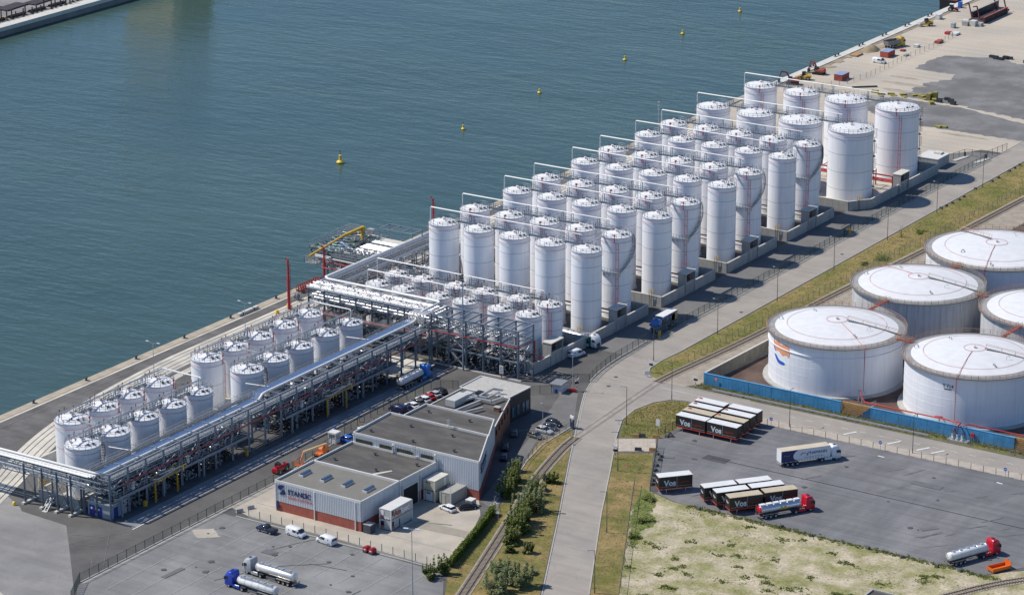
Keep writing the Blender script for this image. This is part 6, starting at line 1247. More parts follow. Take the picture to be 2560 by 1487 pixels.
def signal(x, y, label, rz=0.0):
    t = thing('crossing_signal', label, 'signal', (x, y, 0), rz, 'railway crossing signals')
    for k in range(5): part('striped_post', MB().cyl(0, 0, 0.45*k, 0.45*k+0.45, 0.09, 8), (red, whitem)[k % 2], t)
    part('cross_board', MB().beam((-0.7, 0, 2.4), (0.7, 0, 3.2), 0.08, 0.16).beam((-0.7, 0.02, 3.2), (0.7, 0.02, 2.4), 0.08, 0.16), whitem, t)
    part('lamp_head', MB().box(-0.5, -0.12, 1.9, 0.5, 0.12, 2.35), blackp, t)
signal(40.2, -69.6, 'crossing signal on the rounded grass tip'); signal(31.9, -90.3, 'crossing signal on a red base beside the kiosk', R_(60)); signal(62.6, -123.2, 'crossing signal on the right edge of the main road', R_(30)); signal(54.6, -73.2, 'crossing signal at the end of the blue wall')
tag(part('barrier_block', MB().box(-0.8, -0.35, 0, 0.8, 0.35, 0.55).box(-0.7, -0.2, 0.55, 0.7, 0.2, 0.8), red, None, (31.3, -91.2, 0), R_(20)), 'red plastic barrier block at the foot of the kiosk signal', 'barrier')
def sign(x, y, label, board, m, h=2.0, rz=0.0, shape='box'):
    t = thing('road_sign', label, 'sign', (x, y, 0), rz, None); part('post', MB().cyl(0, 0, 0, h, 0.05, 6), galv, t)
    w, hh = board
    part('board', MB().box(-w/2, -0.09, h-hh, w/2, -0.05, h) if shape == 'box' else MB().cyl(0, 0, 0, 0.04, w/2, 14).xf(Matrix.Translation((0, -0.05, h)) @ Matrix.Rotation(R_(90), 4, 'X')), m, t); return t
bsg = mat('sign_blue', (0.03, 0.14, 0.60), 0.4, var=0)
for k, x in enumerate((82.1, 109.9, 140.3)):
    t = sign(x, -86.35, f"round blue arrow sign on the truck lot fence, {ORD[k]} from the left", (0.85, 0.85), bsg, 1.9, 0, 'disc'); part('arrow', MB().box(-0.28, -0.12, 1.85, 0.2, -0.09, 1.95).add([(0.1, -0.12, 2.1), (0.1, -0.12, 1.7), (0.36, -0.12, 1.9), (0.1, -0.09, 2.1), (0.1, -0.09, 1.7), (0.36, -0.09, 1.9)], [(0, 1, 2), (5, 4, 3), (0, 3, 4, 1), (1, 4, 5, 2), (2, 5, 3, 0)]), whitem, t)
sign(61.8, -103.1, 'white site notice board with red logo on the grass island', (1.0, 1.6), whitem, 3.0); sign(68.4, -127.7, 'small pink-red sign on the grass beside the main road', (0.8, 0.5), mat('pink_sign', (0.75, 0.2, 0.18), 0.5, var=0), 1.6); sign(40.9, -72.6, 'white direction board at the rounded grass tip', (1.3, 1.0), whitem, 1.5, R_(40)); sign(57.7, -144.6, 'back of a triangular road sign beside the main road', (0.8, 0.7), darksteel, 2.3); sign(60.0, -166.8, 'small white sign beside the hedge', (0.7, 0.5), whitem, 1.9)
sign(51.9, -104, 'low white direction board on two posts on the island edge', (1.8, 0.35), whitem, 1.2, R_(30))
sign(58.6, -70.4, 'round red-ringed sign on the blue wall', (0.8, 0.8), mat('sign_ring', (0.7, 0.25, 0.3), 0.5, var=0), 2.2, 0, 'disc')
for k, (x, y) in enumerate(((0.3, -144), (0.5, -135))):
    t = thing('marker_post', ('yellow marker post with blue head in front of the gate booth', 'yellow marker post with blue head before the staff car fence')[k], 'marker post', (x, y, 0)); part('post', MB().box(-0.12, -0.12, 0, 0.12, 0.12, 0.9), yellow, t); part('head', MB().box(-0.15, -0.15, 0.9, 0.15, 0.15, 1.5), bsg, t)
for k, (x, y, m, l) in enumerate(((12.1, -190.4, conc, 'grey concrete barrier block at the yard corner'), (11.3, -193.2, conc, 'grey concrete barrier block beside the yard fence end'), (64.3, -116.1, darksteel, 'dark block on the lower edge of the slab crossing'), (67.1, -114.5, tan, 'yellow-brown block on the lower edge of the slab crossing'), (59.4, -109.0, tan, 'left yellow-brown block on the upper edge of the slab crossing'), (60.6, -108.2, darksteel, 'dark block on the upper edge of the slab crossing'), (63.6, -106.9, tan, 'right yellow-brown block on the upper edge of the slab crossing'))):
    tag(part('barrier_block', MB().add([(-0.8, -0.35, 0), (0.8, -0.35, 0), (0.8, 0.35, 0), (-0.8, 0.35, 0), (-0.75, -0.15, 0.8), (0.75, -0.15, 0.8), (0.75, 0.15, 0.8), (-0.75, 0.15, 0.8)], [(3, 2, 1, 0), (4, 5, 6, 7), (0, 1, 5, 4), (1, 2, 6, 5), (2, 3, 7, 6), (3, 0, 4, 7)]), m, None, (x, y, 0.02), R_(25) if k > 1 else R_(60)), l, 'barrier')
rk = MB().add([(-0.5, -0.4, 0), (0.45, -0.45, 0), (0.55, 0.35, 0), (-0.4, 0.45, 0), (-0.35, -0.25, 0.55), (0.3, -0.3, 0.6), (0.35, 0.2, 0.5), (-0.3, 0.3, 0.62)], [(3, 2, 1, 0), (4, 5, 6, 7), (0, 1, 5, 4), (1, 2, 6, 5), (2, 3, 7, 6), (3, 0, 4, 7)]).mesh('kerb_block', mat('dark_stone', (0.10, 0.10, 0.10), 0.9, var=0.2))
for k, (x, y) in enumerate([(69.2, -115.9), (70.7, -116.7), (71.4, -118.6), (72.5, -121.9), (73.8, -124.5), (75.1, -127.1), (76.3, -130), (77.6, -132), (65.4, -105.2), (65.2, -103.5), (66.2, -104.4)]): tag(part('kerb_block', rk, None, None, (x, y, 0.02), k), f'loose dark stone block at the left edge of the truck lot, {ordw(k+1)} in the line', 'stone block', 'stone blocks along the truck lot edge')
for k, (x, y) in enumerate([(39, 95.4), (39.3, 98.3), (39.6, 101.9), (39.6, 106.1), (39.6, 109.6), (38.9, 118.9), (39.6, 129.1), (39.7, 133.5), (39.3, 142.1), (39.3, 145.9), (39.2, 149.9)]): tag(part('kerb_block', rk, None, None, (x, y, 0.02), k), f'dark stone block on the verge kerb of the far road, {ordw(k+1)} from the junction', 'stone block', 'stone blocks along the far road verge')
for k, (x, y) in enumerate([(93, -139), (112.5, -138), (120, -139), (133, -138.6), (141, -139), (149, -139.5), (154, -139)]): tag(part('kerb_block', rk, None, None, (x, y, 0.02), k), f'stone lying along the sand field edge, {ordw(k+1)} from the left', 'stone block', 'stones on the sand field edge')
# ------------------------------------------------------------------ vehicles (forward = +x)
def loft(st, ch=0.18):
    """body from stations (x, half width, z0, z1, half width at top)"""
    mb = MB(); P = []
    for x, w, z0, z1, wt in st:
        h = z1-z0; c = ch*h
        P += [(x, -w+0.05, z0), (x, -w, z0+c), (x, -w, z0+h*0.6), (x, -wt, z1-c*0.4), (x, -wt+0.12, z1), (x, wt-0.12, z1), (x, wt, z1-c*0.4), (x, w, z0+h*0.6), (x, w, z0+c), (x, w-0.05, z0)]
    n = 10; F = []
    for i in range(len(st)-1):
        for j in range(n): F.append((i*n+j, (i+1)*n+j, (i+1)*n+(j+1) % n, i*n+(j+1) % n))
    F.append(tuple(range(n))); F.append(tuple((len(st)-1)*n+j for j in range(n-1, -1, -1)))
    return mb.add(P, F)
def wheel(parent, x, y, r=0.31, w=0.22, rimm=None):
    key = ('tyre', r, w); s = 1 if y > 0 else -1
    t = part('wheel', cached(key, lambda: MB().lathe([(r*0.55, -w/2), (r*0.92, -w/2), (r, -w/2+0.04), (r, w/2-0.04), (r*0.92, w/2), (r*0.55, w/2)], 14).xf(Matrix.Rotation(R_(90), 4, 'X')).mesh('tyre', blackp)), None, parent, (x, y, r))
    part('rim', cached(('rim', r, w), lambda: MB().lathe([(0.01, -w/2+0.03), (r*0.55, -w/2+0.01), (r*0.58, -w/2)], 10).lathe([(r*0.58, w/2), (r*0.55, w/2-0.01), (0.01, w/2-0.03)], 10).xf(Matrix.Rotation(R_(90), 4, 'X')).mesh('rim', galv)), None, t)
PAINT = {}
def paint(name, col, rough=0.25): return mat('car_paint_'+name, col, rough, 0.0, var=0.02, spec=0.6)
tail = mat('tail_light_red', (0.5, 0.01, 0.01), 0.3, var=0); headl = mat('headlight_glass', (0.7, 0.7, 0.72), 0.15, var=0)
def car(label, x, y, deg, pm, kind='hatch', group=None, z=0.02):
    t = thing({'van': 'van', 'pickup': 'pickup_truck'}.get(kind, 'car'), label, {'van': 'van', 'pickup': 'pickup truck'}.get(kind, 'car'), (x, y, z), R_(deg), group)
    K = (kind, pm.name)
    if kind in ('hatch', 'suv', 'estate'):
        L_, W_, H_ = {'hatch': (3.95, 0.82, 1.36), 'suv': (4.2, 0.86, 1.52), 'estate': (4.4, 0.84, 1.36)}[kind]; b = 0.62*H_; a = L_/2; back = {'hatch': 0.84, 'suv': 0.90, 'estate': 0.92}[kind]
        part('body', cached(('bd', K), lambda: loft([(-a, W_*0.86, 0.34, b*0.92, W_*0.72), (-a+0.18, W_, 0.2, b, W_*0.9), (-0.2*a, W_, 0.18, b, W_*0.92), (0.35*a, W_, 0.18, b, W_*0.9), (0.82*a, W_*0.97, 0.2, b*0.86, W_*0.8), (a, W_*0.8, 0.3, b*0.62, W_*0.6)]).mesh('body', pm, 50)), None, t)
        part('windows', cached(('gl', K), lambda: loft([(-a*back-0.02, W_*0.86, b-0.05, b+0.05, W_*0.8), (-a*back+0.38, W_*0.9, b-0.05, H_-0.07, W_*0.74), (0.1*a, W_*0.92, b-0.05, H_-0.05, W_*0.76), (0.5*a, W_*0.88, b-0.06, b+0.02, W_*0.8)], 0.05).mesh('windows', glassm, 50)), None, t)
        part('roof', cached(('ro', K), lambda: loft([(-a*back+0.3, W_*0.72, H_-0.1, H_-0.05, W_*0.7), (-0.3*a, W_*0.78, H_-0.1, H_, W_*0.74), (0.13*a, W_*0.76, H_-0.1, H_-0.03, W_*0.72)], 0.1).mesh('roof', pm, 50)), None, t)
        part('pillar', cached(('pi', K), lambda: MB().box(-0.22*a, -W_*0.9, b-0.02, -0.14*a, W_*0.9, H_-0.16).mesh('pillar', pm)), None, t)
        wx, wr = 0.63*a, 0.30
        part('tail_lights', cached(('tl', K), lambda: MB().box(-a-0.01, -W_*0.74, b*0.7, -a+0.1, -W_*0.5, b*0.88).box(-a-0.01, W_*0.5, b*0.7, -a+0.1, W_*0.74, b*0.88).mesh('tail_lights', tail)), None, t)
        part('headlights', cached(('hl', K), lambda: MB().box(a-0.16, -W_*0.76, b*0.58, a-0.02, -W_*0.46, b*0.72).box(a-0.16, W_*0.46, b*0.58, a-0.02, W_*0.76, b*0.72).mesh('headlights', headl)), None, t)
    elif kind == 'van':
        L_, W_, H_ = 4.75, 0.92, 1.85; a = L_/2
        part('body', cached(('bd', K), lambda: loft([(-a, W_*0.92, 0.3, H_-0.1, W_*0.82), (-a+0.15, W_, 0.22, H_, W_*0.88), (0.25*a, W_, 0.2, H_, W_*0.88), (0.42*a, W_, 0.2, H_-0.12, W_*0.86), (0.7*a, W_*0.98, 0.2, 1.12, W_*0.84), (0.94*a, W_*0.9, 0.22, 0.86, W_*0.7), (a, W_*0.8, 0.3, 0.66, W_*0.6)]).mesh('body', pm, 50)), None, t)
        part('windscreen', cached(('ws', K), lambda: MB().add([(0.43*a, -W_*0.76, H_-0.16), (0.43*a, W_*0.76, H_-0.16), (0.7*a+0.03, W_*0.8, 1.13), (0.7*a+0.03, -W_*0.8, 1.13), (0.40*a, -W_*0.76, H_-0.28), (0.40*a, W_*0.76, H_-0.28), (0.64*a, W_*0.8, 1.05), (0.64*a, -W_*0.8, 1.05)], [(3, 2, 1, 0), (4, 5, 6, 7), (0, 1, 5, 4), (2, 3, 7, 6), (1, 2, 6, 5), (3, 0, 4, 7)]).xf(Matrix.Translation((0.05, 0, 0.05))).mesh('windscreen', glassm)), None, t)
        part('side_windows', cached(('sw', K), lambda: MB().box(-0.14*a, -W_*1.01, 1.02, 0.26*a, W_*1.01, 1.58).box(0.31*a, -W_*1.01, 1.0, 0.56*a, W_*1.01, 1.46).mesh('side_windows', glassm)), None, t)
        part('rear_window', cached(('rw', K), lambda: MB().box(-a-0.03, -W_*0.7, 1.15, -a+0.06, W_*0.7, 1.6).mesh('rear_window', glassm)), None, t)
        part('tail_lights', cached(('tl', K), lambda: MB().box(-a-0.02, -W_*0.88, 0.8, -a+0.06, -W_*0.76, 1.3).box(-a-0.02, W_*0.76, 0.8, -a+0.06, W_*0.88, 1.3).mesh('tail_lights', tail)), None, t)
        part('door_logo', cached(('dl', K), lambda: MB().box(-0.62*a, -W_-0.012, 1.2, -0.5*a, W_+0.012, 1.4).mesh('door_logo', navy)), None, t)
        part('bumper', cached(('bu', K), lambda: MB().box(a-0.12, -W_*0.75, 0.28, a+0.03, W_*0.75, 0.5).mesh('bumper', blackp)), None, t); wx, wr = 0.62*a, 0.32
    else:
        L_, W_, H_ = 4.9, 0.9, 1.66; a = L_/2
        part('body', cached(('bd', K), lambda: loft([(-a, W_*0.94, 0.45, 1.02, W_*0.9), (-a+0.1, W_, 0.38, 1.08, W_*0.95), (0.1*a, W_, 0.36, 1.06, W_*0.95), (0.45*a, W_, 0.36, 1.04, W_*0.92), (0.85*a, W_*0.98, 0.36, 0.98, W_*0.84), (a, W_*0.86, 0.42, 0.78, W_*0.7)]).mesh('body', pm, 50)), None, t)
        part('load_bed', cached(('lb', K), lambda: MB().box(-a+0.12, -W_*0.8, 1.06, -0.28*a, W_*0.8, 1.1).mesh('load_bed', blackp)), None, t)
        part('windows', cached(('gl', K), lambda: loft([(-0.24*a, W_*0.9, 1.0, 1.1, W_*0.84), (-0.14*a, W_*0.9, 1.0, H_-0.06, W_*0.76), (0.22*a, W_*0.9, 1.0, H_-0.06, W_*0.76), (0.5*a, W_*0.88, 1.0, 1.06, W_*0.82)], 0.05).mesh('windows', glassm, 50)), None, t)
        part('cab_roof', cached(('ro', K), lambda: loft([(-0.16*a, W_*0.76, H_-0.1, H_-0.03, W_*0.74), (0.0, W_*0.78, H_-0.1, H_, W_*0.75), (0.24*a, W_*0.76, H_-0.1, H_-0.04, W_*0.72)], 0.1).mesh('cab_roof', pm, 50)), None, t)
        part('side_step', cached(('ss', K), lambda: MB().box(-0.3*a, -W_-0.06, 0.36, 0.36*a, -W_+0.08, 0.42).box(-0.3*a, W_-0.08, 0.36, 0.36*a, W_+0.06, 0.42).mesh('side_step', galv)), None, t); wx, wr = 0.63*a, 0.37
    for sx in (-1, 1):
        for sy in (-1, 1): wheel(t, sx*wx, sy*(W_-0.09), wr, 0.2)
    for sy in (-1, 1): part('mirror', cached(('mi', K), lambda: MB().box(-0.06, -0.09, 0, 0.06, 0.09, 0.15).mesh('mirror', pm)), None, t, (0.4*a, sy*(W_+0.06), 0.63*H_))
    return t
P_w = paint('white', (0.78, 0.79, 0.80)); P_k = paint('black', (0.012, 0.012, 0.014)); P_n = paint('navy', (0.012, 0.022, 0.07)); P_b = paint('blue', (0.02, 0.13, 0.55)); P_r = paint('red', (0.50, 0.012, 0.02)); P_g = paint('grey', (0.10, 0.105, 0.11)); P_s = paint('silver', (0.45, 0.46, 0.47)); P_db = paint('dark_blue_grey', (0.05, 0.06, 0.09))
car('dark pickup truck parked in the tanker lot', 22.8, -198.6, 176, P_n, 'pickup')
car('white van facing right, parked between the pickup and the other white van', 29.3, -196.9, -6, P_w, 'van')
car('white van facing left, parked nearest the red hose reels', 36.9, -196.7, 172, P_w, 'van')
car('white hatchback parked in the office yard beside the grey container', 48.0, -168.2, 165, P_w, 'estate'); car('black estate car parked in the office yard beside the generator', 51.2, -165.2, 50, P_k, 'estate')
g = 'staff cars parked along the fence'
for k, (y, pm, kd, l) in enumerate(((-109.0, P_k, 'estate', 'black car at the far end of the staff car row'), (-111.3, P_s, 'hatch', 'silver car between the black and the red staff cars'), (-113.6, P_r, 'hatch', 'red car in the staff car row'), (-115.9, P_w, 'suv', 'white car next to the red staff car'), (-118.2, P_g, 'suv', 'dark grey car between two white staff cars'), (-120.5, P_w, 'hatch', 'white car next to the dark blue van'), (-122.9, P_n, 'hatch', 'dark blue car hidden between the white car and the van'))): car(l, 5.3, y, 166, pm, kd, g)
car('dark blue van at the near end of the staff car row', 4.3, -124.9, 172, P_n, 'van', g)
for l, x, y, pm, kd in (('bright blue car beside the gate booth', 5.4, -146.8, P_b, 'suv'), ('dark blue car behind the bright blue car', 5.6, -144.2, P_n, 'hatch'), ('white car half hidden by the tall hall roof edge', 5.3, -139.2, P_w, 'hatch'), ('small dark car behind the roof edge of the tall hall', 5.6, -136.8, P_n, 'hatch'), ('black car with red lights behind the roof edge', 5.3, -133.4, P_k, 'hatch'), ('blue car farthest along behind the roof edge', 5.6, -130.8, P_b, 'hatch')): car(l, x, y, 170, pm, kd, 'cars parked beside the tall hall')
for l, x, y, pm, kd, a in (('black estate car nearest the totem sign', 39.6, -112.4, P_k, 'estate', -12), ('dark blue-grey car behind the silver van in visitor parking', 40.2, -115.2, P_db, 'hatch', -8), ('small silver van in visitor parking', 40.4, -117.8, P_s, 'suv', -4), ('grey car nearest the lamp post in visitor parking', 40.4, -121.6, P_g, 'hatch', -10), ('dark car in the shade of the brick wall', 35.4, -122.8, P_g, 'hatch', 118), ('second dark car in the shade of the office wall', 38.5, -131.2, P_k, 'estate', 118), ('dark blue car in the shade of the tall hall', 41.6, -136.6, P_n, 'hatch', 118)): car(l, x, y, a, pm, kd, 'cars in visitor parking')
car('white minivan in the shade of the short tanks by the valve house', 18.6, -69.0, 76, P_w, 'van')
car('white panel van on the construction sand', -54.6, 244.4, 0, P_w, 'van', None, 0.02); car('dark red car between the farthest tanks', -2.0, 136.5, 80, P_r, 'hatch'); car('black car beside the red car between the farthest tanks', -6.2, 137.5, 80, P_k, 'hatch')

chrome = mat('polished_tank_steel', (0.86, 0.83, 0.78), 0.42, 0.7, var=0.03); alu = mat('brushed_aluminium', (0.62, 0.62, 0.61), 0.35, 0.8, var=0.05)
def tractor(t, pm, roofhatch=True, sky=None):
    """cab-over tractor unit; cab front at x = 0, chassis running back to x = -5.6"""
    part('chassis', MB().box(-5.6, -0.42, 0.55, -0.3, 0.42, 0.82).box(-5.5, -1.1, 0.85, -4.3, -0.5, 0.98).box(-5.5, 0.5, 0.85, -4.3, 1.1, 0.98), darksteel, t)
    part('cab', loft([(-2.15, 1.12, 0.65, 3.2, 1.1), (-1.95, 1.15, 0.6, 3.45, 1.08), (-0.7, 1.15, 0.45, 3.3, 1.04), (-0.2, 1.13, 0.4, 2.5, 1.06), (0.0, 1.05, 0.42, 2.3, 1.0)], 0.06), pm, t)
    part('windscreen', MB().add([(-0.62, -0.98, 2.95), (-0.62, 0.98, 2.95), (-0.02, 1.0, 1.75), (-0.02, -1.0, 1.75), (-0.8, -0.98, 2.85), (-0.8, 0.98, 2.85), (-0.3, 1.0, 1.7), (-0.3, -1.0, 1.7)], [(3, 2, 1, 0), (4, 5, 6, 7), (0, 1, 5, 4), (2, 3, 7, 6), (1, 2, 6, 5), (3, 0, 4, 7)]).xf(Matrix.Translation((0.06, 0, 0))), glassm, t)
    for s in (-1, 1):
        part('side_window', MB().box(-1.15, s*1.13-0.03, 1.75, -0.35, s*1.13+0.03, 2.4), glassm, t); part('mirror', MB().box(-0.35, s*1.3-0.06, 1.7, -0.15, s*1.3+0.1, 2.3), blackp, t)
        part('headlight', MB().box(-0.06, s*0.85-0.18, 0.6, 0.05, s*0.85+0.18, 0.8), headl, t); part('side_skirt', MB().box(-4.0, s*1.08-0.06, 0.4, -2.2, s*1.08+0.06, 0.95), pm, t)
        part('fuel_tank', MB().tube([(-3.7, s*0.75, 0.65), (-2.4, s*0.75, 0.65)], 0.3, 10), alu, t)
        wheel(t, -1.05, s*0.98, 0.47, 0.3); wheel(t, -4.6, s*0.9, 0.47, 0.48)
    part('grille', MB().box(-0.05, -0.7, 0.5, 0.06, 0.7, 1.5), darksteel, t)
    part('roof_hatch', MB().box(-1.5, -0.3, 3.4, -1.0, 0.3, 3.47), blackp, t)
def axles(t, xs, w=0.98):
    for x in xs:
        for s in (-1, 1): wheel(t, x, s*w, 0.46, 0.36)
def tanker(label, x, y, deg, pm, tankm, L_=10.2, r=0.92, emblem=None, rearm=None, group=None, walk=True, ribs=6):
    t = thing('tanker_truck', label, 'tanker truck', (x, y, 0.02), R_(deg), group); tractor(t, pm)
    x0 = -3.0-L_; zc_ = 1.95; q = r*0.32; n = 22
    pr = [(x0, 0.05), (x0+0.02, r*0.55), (x0+0.16, r*0.86), (x0+0.38, r), (-3.4, r), (-3.18, r*0.86), (-3.04, r*0.55), (-3.02, 0.05)]; P = []; F = []
    for xx, rr in pr:
        for j in range(n): a = 2*math.pi*j/n; P.append((xx, rr*1.06*math.cos(a), zc_+rr*0.96*math.sin(a)))
    for i in range(len(pr)-1):
        for j in range(n): F.append((i*n+j, i*n+(j+1) % n, (i+1)*n+(j+1) % n, (i+1)*n+j))
    part('tank_barrel', MB().add(P, F), tankm, t)
    if rearm: part('rear_dome', MB().add([(p[0]-0.02, p[1]*1.01, zc_+(p[2]-zc_)*1.01) for p in P[:4*n]], F[:3*n]), rearm, t)
    for k in range(ribs): xx = x0+0.5+(L_-1.0)*k/(ribs-1); part('barrel_band', MB().tube([(xx, (r*1.06+0.015)*math.cos(a*0.314), zc_+(r*0.96+0.015)*math.sin(a*0.314)) for a in range(20)], 0.03, 4, True), alu, t)
    if walk:
        part('roof_walkway', MB().box(x0+0.8, 0.02, zc_+r*0.96, -3.8, 0.62, zc_+r*0.96+0.07), alu, t); part('walkway_rail', MB().beam((x0+0.6, 0.75, zc_+r*0.93+0.1), (-3.6, 0.75, zc_+r*0.93+0.1), 0.06), alu, t)
        for k in range(5): xx = x0+1.4+(L_-2.8)*k/4; part('manlid', MB().cyl(xx, 0, zc_+r*0.92, zc_+r*0.96+0.2, 0.28, 10), galv, t)
    else:
        for k in range(6): xx = x0+1.0+(L_-2.0)*k/5; part('dome_cover', MB().box(xx-0.65, -0.4, zc_+r*0.9, xx+0.65, 0.45, zc_+r*0.96+0.26), whitem, t)
    part('trailer_frame', MB().box(x0+0.2, -0.4, 0.8, -4.0, 0.4, 1.1), darksteel, t)
    for s in (-1, 1): part('side_guard', MB().box(x0+4.6, s*1.05-0.04, 0.75, -6.2, s*1.05+0.04, 0.85).box(x0+4.6, s*1.05-0.04, 0.45, -6.2, s*1.05+0.04, 0.55), alu, t); part('mudguard', MB().box(x0+0.9, s*1.0-0.2, 0.98, x0+4.4, s*1.0+0.2, 1.04), alu, t)
    part('rear_bumper', MB().box(x0-0.15, -1.1, 0.55, x0+0.1, 1.1, 0.72), alu, t); part('rear_ladder', MB().beam((x0-0.12, 0.35, 0.7), (x0-0.12, 0.35, 2.9), 0.05).beam((x0-0.12, 0.75, 0.7), (x0-0.12, 0.75, 2.9), 0.05), alu, t)
    part('tail_lights', MB().box(x0-0.18, -1.05, 0.72, x0-0.1, -0.7, 0.85).box(x0-0.18, 0.7, 0.72, x0-0.1, 1.05, 0.85), tail, t)
    axles(t, (x0+1.3, x0+2.5, x0+3.7))
    if emblem:
        for s in (-1, 1):
            for dx in (-0.42, 0.42): part('emblem', MB().add([(dx-0.5, 0, -0.35), (dx+0.5, 0, -0.35), (dx+0.12, 0, 0.38), (dx-0.12, 0, 0.38)], [(0, 1, 2, 3)]), yellow, t, (-3.0-L_*0.45, s*(r*1.06+0.02), zc_+0.05))
    return t
P_tb = paint('truck_blue', (0.02, 0.06, 0.42)); P_tr = paint('truck_red', (0.52, 0.012, 0.03)); P_tlb = paint('truck_light_blue', (0.05, 0.25, 0.68)); P_tg = paint('truck_green', (0.01, 0.14, 0.07))
whitet = mat('white_tank_barrel', (0.74, 0.74, 0.72), 0.35, 0.0, var=0.04); cleanst = mat('satin_tank_steel', (0.66, 0.69, 0.74), 0.25, 0.9, var=0.03)
tanker('polished steel tanker with silver cab glinting in the tanker lot', 31.9, -217.2, 177, P_s, chrome, ribs=2, r=1.0)
tanker('white tanker with blue cab at the bottom edge of the tanker lot', 32.9, -224.4, 176, P_tb, whitet, ribs=6)
tanker('steel tanker with red cab, red rear dome and yellow emblem beside the swap bodies', 113.2, -125.4, 57, P_tr, cleanst, emblem=True, rearm=P_tr, walk=False, ribs=2)
tanker('white tanker with red cab in the lower right corner of the truck lot', 156.2, -125.8, 65, P_tr, whitet, ribs=5)
tanker('white tanker with light blue cab standing on the service lane under the rack', -3.9, -100.4, 90, P_tlb, whitet, ribs=3, L_=9.2)
t = tanker('steel tanker with white and green cab between the short tanks and the tall tanks', 20.2, -61.4, -8, P_w, alu, ribs=4); part('green_sleeper', MB().box(-2.25, -1.17, 0.7, -1.5, 1.17, 3.0), P_tg, t)
def box_lorry(label, x, y, deg, pm, L_, side, roof, rig=False):
    t = thing('box_lorry', label, 'lorry', (x, y, 0.02), R_(deg)); tractor(t, pm); x0 = -2.7-L_
    part('cargo_box', MB().box(x0, -1.2, 1.05, -2.7, 1.2, 3.72), side, t); part('roof_sheet', MB().box(x0, -1.2, 3.72, -2.7, 1.2, 3.78), roof, t)
    part('trailer_frame', MB().box(x0+0.1, -0.45, 0.75, -3.2, 0.45, 1.05), darksteel, t); part('rear_frame', MB().box(x0-0.06, -1.2, 1.0, x0, 1.2, 3.78), whitem, t); part('rear_bumper', MB().box(x0-0.1, -1.1, 0.5, x0+0.1, 1.1, 0.68), galv, t)
    axles(t, (x0+1.6, x0+2.8, x0+4.0) if L_ > 9 else (x0+1.4, x0+2.5)); return t, x0
curt = mat('lorry_curtain_white', (0.80, 0.81, 0.83), 0.5, var=0.03)
t, x0 = box_lorry('white curtain-sided lorry with navy rear and lettering crossing the truck lot', 104.2, -95.6, 52.5, P_w, 11.9, curt, mat('sandy_roof_sheet', (0.58, 0.50, 0.38), 0.7, var=0.08))
for s in (-1, 1):
    P = [(x0+0.05, 1.1), (x0+4.4, 1.1), (x0+3.5, 1.35), (x0+2.95, 1.9), (x0+2.9, 2.6), (x0+3.3, 3.2), (x0+4.1, 3.7), (x0+0.05, 3.7)]
    mb = MB(); tr = tessellate_polygon([[Vector((p[0], p[1], 0)) for p in P]]); mb.add([(p[0], s*1.215, p[1]) for p in P], [tuple(q) for q in tr]); part('navy_panel', mb, mat('curtain_navy', (0.02, 0.03, 0.14), 0.5, var=0.02), t)
    for k in range(12): part('curtain_strap', MB().box(x0+3.6+k*0.68, s*1.21-0.015, 1.05, x0+3.68+k*0.68, s*1.21+0.015, 1.45), darksteel, t)
part('lettering', text('HAMANN', 0.95, navy, 0.015, 0.0), None, t, (x0+6.9, -1.24, 2.35)); part('slogan', text('we move you in every way', 0.42, mat('slogan_grey', (0.35, 0.33, 0.36), 0.5, var=0), 0.01), None, t, (x0+5.6, -1.24, 1.65)); part('small_lettering', text('LOGISTICS', 0.3, yellow, 0.01), None, t, (x0+0.6, -1.24, 2.5))
for k, (dx, dz, mm) in enumerate(((0, 0, mat('dot_green', (0.16, 0.22, 0.08), 0.5)), (0.4, 0.3, MATS['dot_green']), (1.0, 0.2, tan), (1.6, 0.1, navy), (1.5, -0.25, navy), (2.0, 0.4, navy))): part('logo_dot', MB().beam((x0+4.6+dx, -1.225, 2.5+dz), (x0+5.0+dx, -1.225, 2.58+dz), 0.02, 0.2), mm, t)
t, x0 = box_lorry('white-bodied lorry with blue cab and picture panels on the road by the fence', 25.8, -44.0, -90, paint('lorry_blue', (0.03, 0.15, 0.42)), 7.0, mat('picture_panel', (0.03, 0.035, 0.05), 0.4, var=0.6, scale=0.9, col2=(0.10, 0.22, 0.42), mscale=0.7), whitem)
for s in (-1, 1): part('picture', MB().cyl(0, 0, 0, 0.02, 0.9, 16).xf(Matrix.Translation((x0+2.0, s*1.21-0.01, 2.4)) @ Matrix.Rotation(R_(90), 4, 'X')), P_tlb, t); part('picture_accent', MB().box(x0+0.4, s*1.21-0.012, 1.5, x0+1.0, s*1.21+0.012, 3.4), yellow, t)
